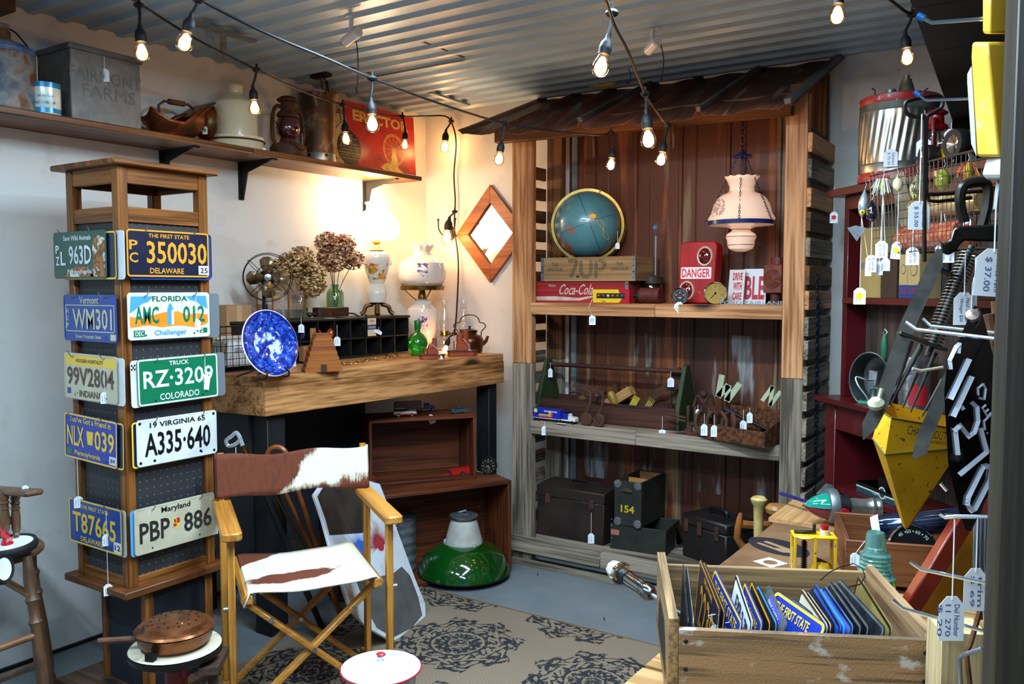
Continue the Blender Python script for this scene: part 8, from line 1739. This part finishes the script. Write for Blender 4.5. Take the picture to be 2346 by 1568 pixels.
lure('black bullet-shaped lure with yellow spots, second from the left', 1998, 458, 508, 2.5, M('lure_black', '0c0e14', rough=.15, coat=1), (.5, .85, 1, 1, 1), [(.1, .03, dict(h=.05, txt=['Lure', '$ 15.00']))], .25, 0, False)
lure('pale skirted lure with green head, third from the left', 2023, 408, 444, 2.5, M('lure_lime', '8aa02c', rough=.2), (.6, .9, 1, .7), [(.14, .034, dict(h=.05, txt=['Rubber frog', '$ 12.00'])), (.19, .024, dict(h=.038, side=.012)), (.2, .02, dict(h=.04, side=-.005))], .25, 0, False, [M('skirt_white', 'd0d0c8'), M('skirt_cream', 'b8b8a0')])
lure('cream and orange diving lure with a bill, fourth from the left', 2055, 405, 440, 2.46, M('lure_cream', 'c8b890', 'b87040', 30, lo=.5, hi=.75, rough=.2, coat=.5), (.7, 1, 1, .8), [(.145, .026, dict(dot=DOTY, h=.05, roll=-6))], .32, 4)
lure('speckled brown and silver perch lure behind the large price tag', 2100, 402, 462, 2.4, M('lure_perch', '5a5024', '9c9c70', 80, lo=.4, hi=.6, rough=.15, coat=.8), (.5, .9, 1, .9, .6), [(.13, .034, dict(h=.05, txt=['Perch Bait', '$ 15.00']))], .2, -6)
lure('fat green and yellow frog lure, right of the large price tag', 2162, 385, 442, 2.3, M('lure_frog', '6a7018', 'a89c28', 30, rough=.2, coat=.6), (.55, .95, 1, .9, .5), [(.14, .024, dict(h=.045)), (.15, .03, dict(h=.04, side=.02, txt=['Frog']))], .3, -4, False)
lure('bright red, orange and yellow skirted lure under the yellow flashlight', 2217, 372, 410, 2.2, M('lure_yg', 'a8a028', rough=.3), (.7, 1, .8), [(.1, .018, dict(dot=DOTR, h=.045))], .3, 2, False, [M('skirt_red', 'c82010'), M('skirt_orange', 'e05a10'), M('skirt_yellow', 'c8a818')])

# ================================================================ RIGHT RACK
YH = 1.38; PXX = at(2294, 700, Y=YH).x
t = thing('hook_rack', 'dark wooden rack post and panel at the right edge with steel peg hooks', 'display rack', (PXX+.05, YH, 0)); RACK = t
POST = WOOD('rack_post', '1c150d', '30271a', 'z', rough=.6); a = at(2289, 700, Y=1.2).x
MB().box(a-.0, a+.012, 1.14, 1.2, 0, 2.0).build('edge_strip', WOOD('strip_tan', '453a2e', '5a4c3c', 'z', knots=False), t, True); MB().box(a+.0125, a+.08, 1.13, 1.2, 0, 2.0).build('post', POST, t, True, bevel=.002)
MB().box(a+.012, a+.03, 1.205, 2.2, 0, 2.0).build('rack_panel', M('rack_panel', '1a120c', '2a1c12', 6, rough=.6), t, True)
PEGX = a+.012
STW = M('hook_steel', 'd8e0e4', rough=.18, metal=1); BTIP = M('blue_tip', '0c4a8a', rough=.3)
def hook(pts, tip=None, Y=1.33, r=.0028):
    P = [at(x, y, Y=Y) for x, y in pts]; b = MB().tube(P, r, 8)
    if tip: b.cyl(P[-1]+(P[-2]-P[-1])*.35, P[-1]+(P[-1]-P[-2]).normalized()*.004, r*1.7, mi=1)
    return b.build('peg_hook', [STW, BTIP], t, True)
hook([(2320, 38), (2135, 52), (2108, 38)], 1); hook([(2320, 222), (2122, 230), (2100, 214)], 1, 1.5, .0022); hook([(2310, 780), (2100, 755), (2075, 738)], None); hook([(2300, 765), (2133, 747), (2114, 730)], None, 1.45); hook([(2308, 1365), (2170, 1125), (2155, 1108)][1:], None)
hook([(2300, 1185), (2190, 1184), (2165, 1186), (2153, 1178)], None, 1.28); hook([(2300, 1345), (2110, 1305), (2085, 1288)], None); hook([(2300, 1460), (2070, 1395), (2045, 1376)], None); hook([(2202, 1600), (2198, 1512), (2205, 1502), (2250, 1487)], None, 1.2); hook([(2308, 1365), (2290, 1350)], None, 1.25)
# canopy shelf
ct_ = 2.02; e0 = at(2182, 276, Z=ct_); e1 = at(2085, 0, Z=ct_)
t2 = thing('dark_canopy', 'black board canopy running along the top of the right rack', 'canopy', (e0.x+.15, 2.4, ct_)); ym = e0.y
y = e1.y - .35; k = 0
while y < ym-.02:
    y2 = min(y+.42, ym); f = lambda yy: e1.x + (e0.x-e1.x)*(yy-e1.y)/(e0.y-e1.y)
    MB().prism([(f(y), y), (.25, y), (.25, y2-.004), (f(y2), y2-.004)], ct_, ct_+.02).build('canopy_board', M('canopy_black', '0b0908', '14100e', 5, rough=.55), t2, True); y = y2
MB().box(e0.x, .2, ym, ym+.02, ct_-.04, ct_+.02).build('end_board', M('canopy_brown', '1a0e08'), t2, True)
MB().box(.2, .25, 1.3, ym, 0, ct_).build('canopy_support', MATS['canopy_black'], t2, True)
# yellow flashlight body at top right
d_ = 1.08; q = lambda x, y, dd=0: at(x, y, d=d_+dd); YL = M('plastic_lemon', 'e4b43c', 'd8a428', 4, rough=.3, coat=.3); WG = M('plastic_greywhite', '9aa49c', 'b4bcb4', 6, rough=.35)
t = thing('yellow_lantern_flashlight', 'large yellow plastic lantern flashlight with grey underside hanging at the top right', 'flashlight', q(2275, 250))
def loft(rings, mt, nm, mi=None):
    b = MB(); n = len(rings[0]); vs = [p for r_ in rings for p in r_]
    fs = [(i*n+j, i*n+(j+1) % n, (i+1)*n+(j+1) % n, (i+1)*n+j) for i in range(len(rings)-1) for j in range(n)] + [tuple(range(n)), tuple(range((len(rings)-1)*n, len(rings)*n))]
    return b.add(vs, fs).build(nm, mt, t, True, smooth=25, bevel=.004, seg=2)
ring = lambda x0, xm, x1, y, k=0: [q(x0, y, .03), q(xm, y+k, -.02), q(x1, y, .0), q(x1, y-k, .09), q(x0, y-k, .1)]
loft([ring(2252, 2268, 2328, -60), ring(2252, 2268, 2328, 78)], YL, 'handle_neck'); loft([ring(2228, 2262, 2330, 96), ring(2226, 2264, 2330, 130), ring(2240, 2290, 2330, 360)], YL, 'body')
loft([ring(2262, 2295, 2328, 361), ring(2250, 2300, 2325, 400), ring(2262, 2298, 2322, 412)], WG, 'grey_foot'); loft([[q(2216, 170, .1), q(2226, 150, .06), q(2238, 360, .06), q(2225, 330, .1)], [q(2216, 190, .14), q(2228, 160, .14), q(2240, 360, .14), q(2228, 330, .14)]], WG, 'grey_side')
MB().tube([q(2290, 412, .03), q(2285, 450, .03), q(2282, 480, .03)], .004).build('stem', STEEL, t, True)
p = q(2283, 440, .02); price_tag(t, p, (at(2283, 440, d=d_).z-at(2283, 572, d=d_).z), .042, ang=-62, h=.062, txt=['France Tavn', '$ 37.00'], roll=-4)
# popcorn / broiler wire with big tag
IR2 = M('iron_wire', '221c18', rough=.45, metal=.7); d_ = 1.5
t = thing('wire_handled_dustpan', 'dark iron dustpan with looped wire handle hanging from a rack hook', 'dustpan', at(2118, 600, d=d_))
lp = [(2118, 600), (2117, 290), (2112, 272), (2098, 268), (2080, 262), (2073, 245), (2080, 232), (2110, 224), (2140, 218), (2158, 224), (2158, 245), (2140, 258), (2124, 268), (2122, 290), (2122, 435), (2132, 445), (2180, 443), (2262, 437)]
MB().tube(spline([at(x, y, d=d_) for x, y in lp], 4), .0034, 8).tube([at(x, y, d=d_+.03) for x, y in ((2119, 430), (2128, 460), (2150, 462), (2225, 453))], .0035, 8).build('wire_handle', IR2, t, True)
p = at(2112, 262, d=d_-.01); price_tag(t, p, (458-262)*d_/F, .036, h=.05, ang=-60, txt=['Antique Dust pan', '$ 55.00'])
PB = M('pan_iron', '16140f', '2c2822', 20, rough=.35, metal=.6); r3 = lambda x, y, k=0: at(x, y, d=1.42+k)
b = MB(); n1 = [(2150, 548), (2160, 560), (2178, 548), (2186, 522), (2200, 518), (2330, 512)]; lo_ = [(2160, 580), (2172, 586), (2190, 575), (2200, 560), (2210, 552), (2330, 556)]
vs = [r3(*p_) for p_ in n1] + [r3(*p_) for p_ in lo_] + [r3(*p_, .12) for p_ in n1] + [r3(*p_, .12) for p_ in lo_]; n = 6
fs = [(i, i+1, n+i+1, n+i) for i in range(5)] + [(2*n+i, 2*n+i+1, 3*n+i+1, 3*n+i) for i in range(5)] + [(i, i+1, 2*n+i+1, 2*n+i) for i in range(5)] + [(n+i, n+i+1, 3*n+i+1, 3*n+i) for i in range(5)] + [(0, n, 3*n, 2*n), (n-1, 2*n-1, 4*n-1, 3*n-1)]
b.add(vs, fs).build('pan', PB, t, True, bevel=.003)
MB().tube(spline([r3(x, y, .03) for x, y in ((2210, 510), (2200, 470), (2205, 430), (2235, 418), (2262, 425), (2262, 470), (2250, 520))], 5), .0085, 8).build('iron_handle', PB, t, True)
# mole trap
d_ = 1.6; q = lambda x, y, k=0: at(x, y, d=d_+k); IRB = M('trap_iron', '2a2824', '46413a', 18, rough=.5, metal=.5); 
t = thing('mole_trap', 'old iron mole trap with long blades, coil spring and spikes hanging on the rack', 'trap', q(2100, 900))
def blade(pts, w, nm):
    P = [q(*p_) for p_ in pts]; b = MB(); d = (P[-1]-P[0]).normalized(); v = (EYE-P[0]).normalized(); s_ = d.cross(v).normalized(); k = d.cross(s_)*.003
    ws = [w*.35] + [w]*(len(P)-2) + [.001]; vs = []
    for p_, w_ in zip(P, ws): vs += [p_+s_*w_+k, p_-s_*w_+k, p_-s_*w_-k, p_+s_*w_-k]
    n = len(P); fs = [(4*i+j, 4*i+(j+1) % 4, 4*i+4+(j+1) % 4, 4*i+4+j) for i in range(n-1) for j in range(4)] + [(0, 1, 2, 3), (4*n-4, 4*n-3, 4*n-2, 4*n-1)]
    b.add(vs, fs).build(nm, IRB, t, True)
blade([(2153, 572), (2143, 605), (2080, 745), (2018, 925), (1992, 975), (1978, 1008)], 18*d_/F*.9, 'long_blade'); blade([(2190, 830), (2175, 870), (2118, 1000), (2108, 1035), (2092, 1052)], 15*d_/F, 'short_blade')
sp0, sp1 = q(2222, 575, .02), q(2133, 795, .02); mm = ZTO(sp0, sp1); Ls = (sp1-sp0).length
MB().tube([mm @ Vector((.016*math.cos(a), .016*math.sin(a), Ls*a/(2*PI*30))) for a in [2*PI*30*i/420 for i in range(421)]], .0016, 5).build('coil_spring', M('spring_grey', '5c564c', rough=.35, metal=.8), t, True)
MB().cyl(sp0-(sp1-sp0)*.05, sp1+(sp1-sp0)*.1, .006).build('rod', IRB, t, True); MB().bar(q(2060, 762), q(2165, 802), .02, .006).build('crossbar', IRB, t, True); MB().bar(q(2135, 610, .03), q(2200, 640, .03), .03, .004).build('side_tab', IRB, t, True)
for i, (a_, c_) in enumerate((((2088, 782), (2050, 905)), ((2110, 795), (2040, 930)), ((2110, 790), (2022, 945)), ((2143, 808), (2086, 945)), ((2100, 855), (2068, 935)), ((2160, 870), (2112, 955)))):
    MB().cyl(q(*a_, .01*i), q(*c_, .01*i), .0045, .0015, 8).build('spike', IRB, t, True)
MB().lathe([(.0005, 0), (.013, .003), (.015, .012), (.008, .02), (.0005, .02)], 12, 0, T(*q(2008, 935, -.02)) @ RX(30)).tube([q(2008, 935, -.01), q(2014, 915, -.01), q(2020, 890, -.01)], .004).build('plaster_lump', M('plaster', 'b8b090', '8a8470', 60, rough=.9), t, True)
MB().tube([q(x, y, -.02) for x, y in ((2090, 845), (2110, 850), (2160, 842))], .003).build('string_tie', M('twine', 'a89a80'), t, True)
p = q(2212, 580, -.04); price_tag(t, p, (670-580)*1.56/F, .036, h=.06, ang=-60, txt=['Hand Clothes', 'Wringer $30'])
p = at(2235, 590, d=1.3); price_tag(t, p, .03, .012, h=.06, ang=-30)
# yellow scoop
d_ = 1.85; q = lambda x, y, k=0: at(x, y, d=d_+k)
YS = pattern('worn_yellow', lambda x, y, z, no: [((no(90, 4) - .64)*18, '3a3420'), (((no(7, 4) - .50)*3), '8c6206')], 'c48e0c', rough=.45)
t = thing('seed_sower_bin', 'dented yellow tin seed hopper tapering to a point below the trap', 'hopper', q(2075, 1100))
top = [q(2016, 940, .0), q(2046, 925, .09), q(2190, 958, .12), q(2200, 985, .0), q(2042, 958, -.05)]
mid = [q(1999, 1005, .0), q(2030, 1020, .1), q(2185, 1020, .12), q(2200, 1028, .0), q(2028, 1043, -.05)]
bot = [q(2068, 1205, .02), q(2070, 1200, .05), q(2082, 1198, .05), q(2084, 1208, .02), q(2075, 1214, .0)]
n = 5; fs = [(i*n+j, i*n+(j+1) % n, (i+1)*n+(j+1) % n, (i+1)*n+j) for i in range(2) for j in range(n)] + [(10, 11, 12, 13, 14)]
o = MB().add(top+mid+bot, fs).build('hopper', YS, t, True, smooth=0); sm = o.modifiers.new('s', 'SOLIDIFY'); sm.thickness = .0015
MB().tube([mid[4], mid[3]], .002).tube([mid[0], mid[4]], .002).tube([top[0], top[4], top[3]], .002).build('rolled_edge', M('edge_dark', '4a4010', rough=.5), t, True)
def face_text(s, pa, pb, h, mt, nm, par, off=.002):
    x = (pb-pa); w = x.length; x.normalize(); c = (pa+pb)/2; v = (EYE-c).normalized(); y = v.cross(x).normalized(); z = x.cross(y); m = Matrix(((x.x, y.x, z.x, c.x), (x.y, y.y, z.y, c.y), (x.z, y.z, z.z, c.z), (0, 0, 0, 1)))
    return MB().text(s, w, h, m, 0, off, .0).build(nm, mt, par, True, smooth=0)
face_text('CHASE CLOUTIER', q(2078, 985, -.052), q(2185, 1004, -.02), .019, M('ink_dark', '2a2410'), 'lettering', t); face_text('MANSFIELD', q(2125, 1012, -.045), q(2180, 1018, -.03), .008, MATS['ink_dark'], 'lettering', t)
# black number plate hung vertically
d_ = 1.24; q = lambda x, y, k=0: at(x, y, d=d_+k)
t = thing('license_plate', 'black Delaware plate 11-270 with white numbers, hung sideways on the right rack', 'licence plate', q(2235, 960))
outl = [(2232, 700), (2246, 705), (2254, 730), (2312, 960), (2316, 1010), (2300, 1060), (2262, 1140), (2225, 1218), (2212, 1215), (2192, 1150), (2172, 1060), (2163, 900), (2168, 850), (2205, 760)]
def kk(x, y): return .0 + (x-2235)*.0006 + (y-960)*.00005
b = MB(); vs = [q(x, y, kk(x, y)) for x, y in outl] + [q(x, y, kk(x, y)+.004) for x, y in outl]; n = len(outl)
b.add(vs, [tuple(range(n)), tuple(range(2*n-1, n-1, -1))] + [(i, (i+1) % n, n+(i+1) % n, n+i) for i in range(n)]).build('plate_sheet', pattern('black_enamel', lambda x, y, z, no: [((no(14, 4) - .6)*14, '4a2c1c')], '0b0a0a', rough=.12, coat=.8), t, True, smooth=0)
b = MB()
def stroke(pts, w, close=False):
    P = [q(x, y, kk(x, y)-.003) for x, y in pts]
    for p0, p1 in zip(P, P[1:]):
        d = (p1-p0).normalized(); v = (EYE-p0).normalized(); s_ = d.cross(v).normalized()*(w*1.2*d_/F/2); e = d*(w*d_/F/2*.6)
        b.add([p0-e+s_, p1+e+s_, p1+e-s_, p0-e-s_], [(0, 1, 2, 3)])
W_ = 15
stroke([(2178, 845), (2176, 825), (2190, 795), (2198, 788), (2196, 808)], 7)
stroke([(2176, 910), (2216, 825)], W_); stroke([(2182, 950), (2222, 865)], W_); stroke([(2202, 934), (2206, 932)], 12)
stroke([(2192, 1040), (2186, 985), (2196, 975), (2216, 1000), (2230, 990), (2238, 965), (2236, 935), (2225, 925)], 12)
stroke([(2198, 1085), (2258, 1035), (2244, 985)], 13)
stroke([(2222, 1170), (2214, 1155), (2216, 1140), (2250, 1070), (2262, 1068), (2268, 1080), (2266, 1100), (2232, 1165), (2222, 1170)], 12)
for pts in ([(2241, 905), (2240, 890), (2252, 880), (2258, 892), (2255, 915), (2243, 912)], [(2262, 955), (2250, 935), (2258, 928)], [(2256, 945), (2264, 938)], [(2262, 955), (2270, 946)], [(2256, 945), (2250, 935)], [(2256, 985), (2254, 965), (2270, 950)], [(2261, 992), (2263, 994)]): stroke(pts, 4.5)
b.build('white_numerals', M('numeral_white', 'e4e6ee', rough=.55), t, True, smooth=0, norm=False)
for x, y in ((2228, 722), (2300, 1062)): MB().lathe([(.0005, .004), (.009, .002), (.011, -.002), (.0005, -.004)], 12, 0, T(*q(x, y, -.02)) @ RX(60)).tube(spline([q(x, y, -.02), q(x+12, y-12, -.015), q(x+16, y+12, -.01), q(x+5, y+30, -.01)], 4), .002).build('wire_fastener', M('fastener', '6a4a40', '8a8078', 30, rough=.4, metal=.6), t, True)
# leather strap, chrome strips, hanging tags lower right
q = lambda x, y, k=0: at(x, y, d=1.3+k)
MB().tube(spline([q(2265, 720), q(2275, 800), q(2268, 900), q(2275, 980)], 5), .008, 8).tube(spline([q(2285, 690), q(2290, 780), q(2282, 900)], 5), .009, 8).build('leather_straps', M('leather', '4a2a14', '6e4420', 30, rough=.5), label='brown leather straps hanging behind the black number plate', cat='straps', world=True)
t = thing('chrome_trim_strip', 'bundle of shiny chrome trim strips hanging below the black number plate', 'trim', q(2255, 1300))
for dx in (-8, 2, 12): MB().tube([q(2245+dx, 1185, .03), q(2243+dx, 1290, .03), q(2252+dx, 1420, .03)], .0042, 6).build('strip', CHROME, t, True)
p = q(2240, 1180, -.03); price_tag(t, p, (1305-1180)*1.27/F, .034, h=.065, ang=-58, txt=['trim', '$ 69'])
t = thing('hanging_lace', 'brown cord loop hanging at the bottom of the right rack', 'cord', q(2215, 1480)); MB().tube(spline([q(2245, 1400), q(2225, 1470), q(2215, 1500), q(2222, 1568), q(2225, 1640)], 4), .004, 6).build('cord', MATS['leather'], t, True)
p = at(2187, 1190, Y=1.28) ; price_tag(RACK, p, p.z-at(2187, 1368, Y=1.28).z, .034, h=.062, ang=-58, txt=['Del Number', '11 270', '$ 20'])
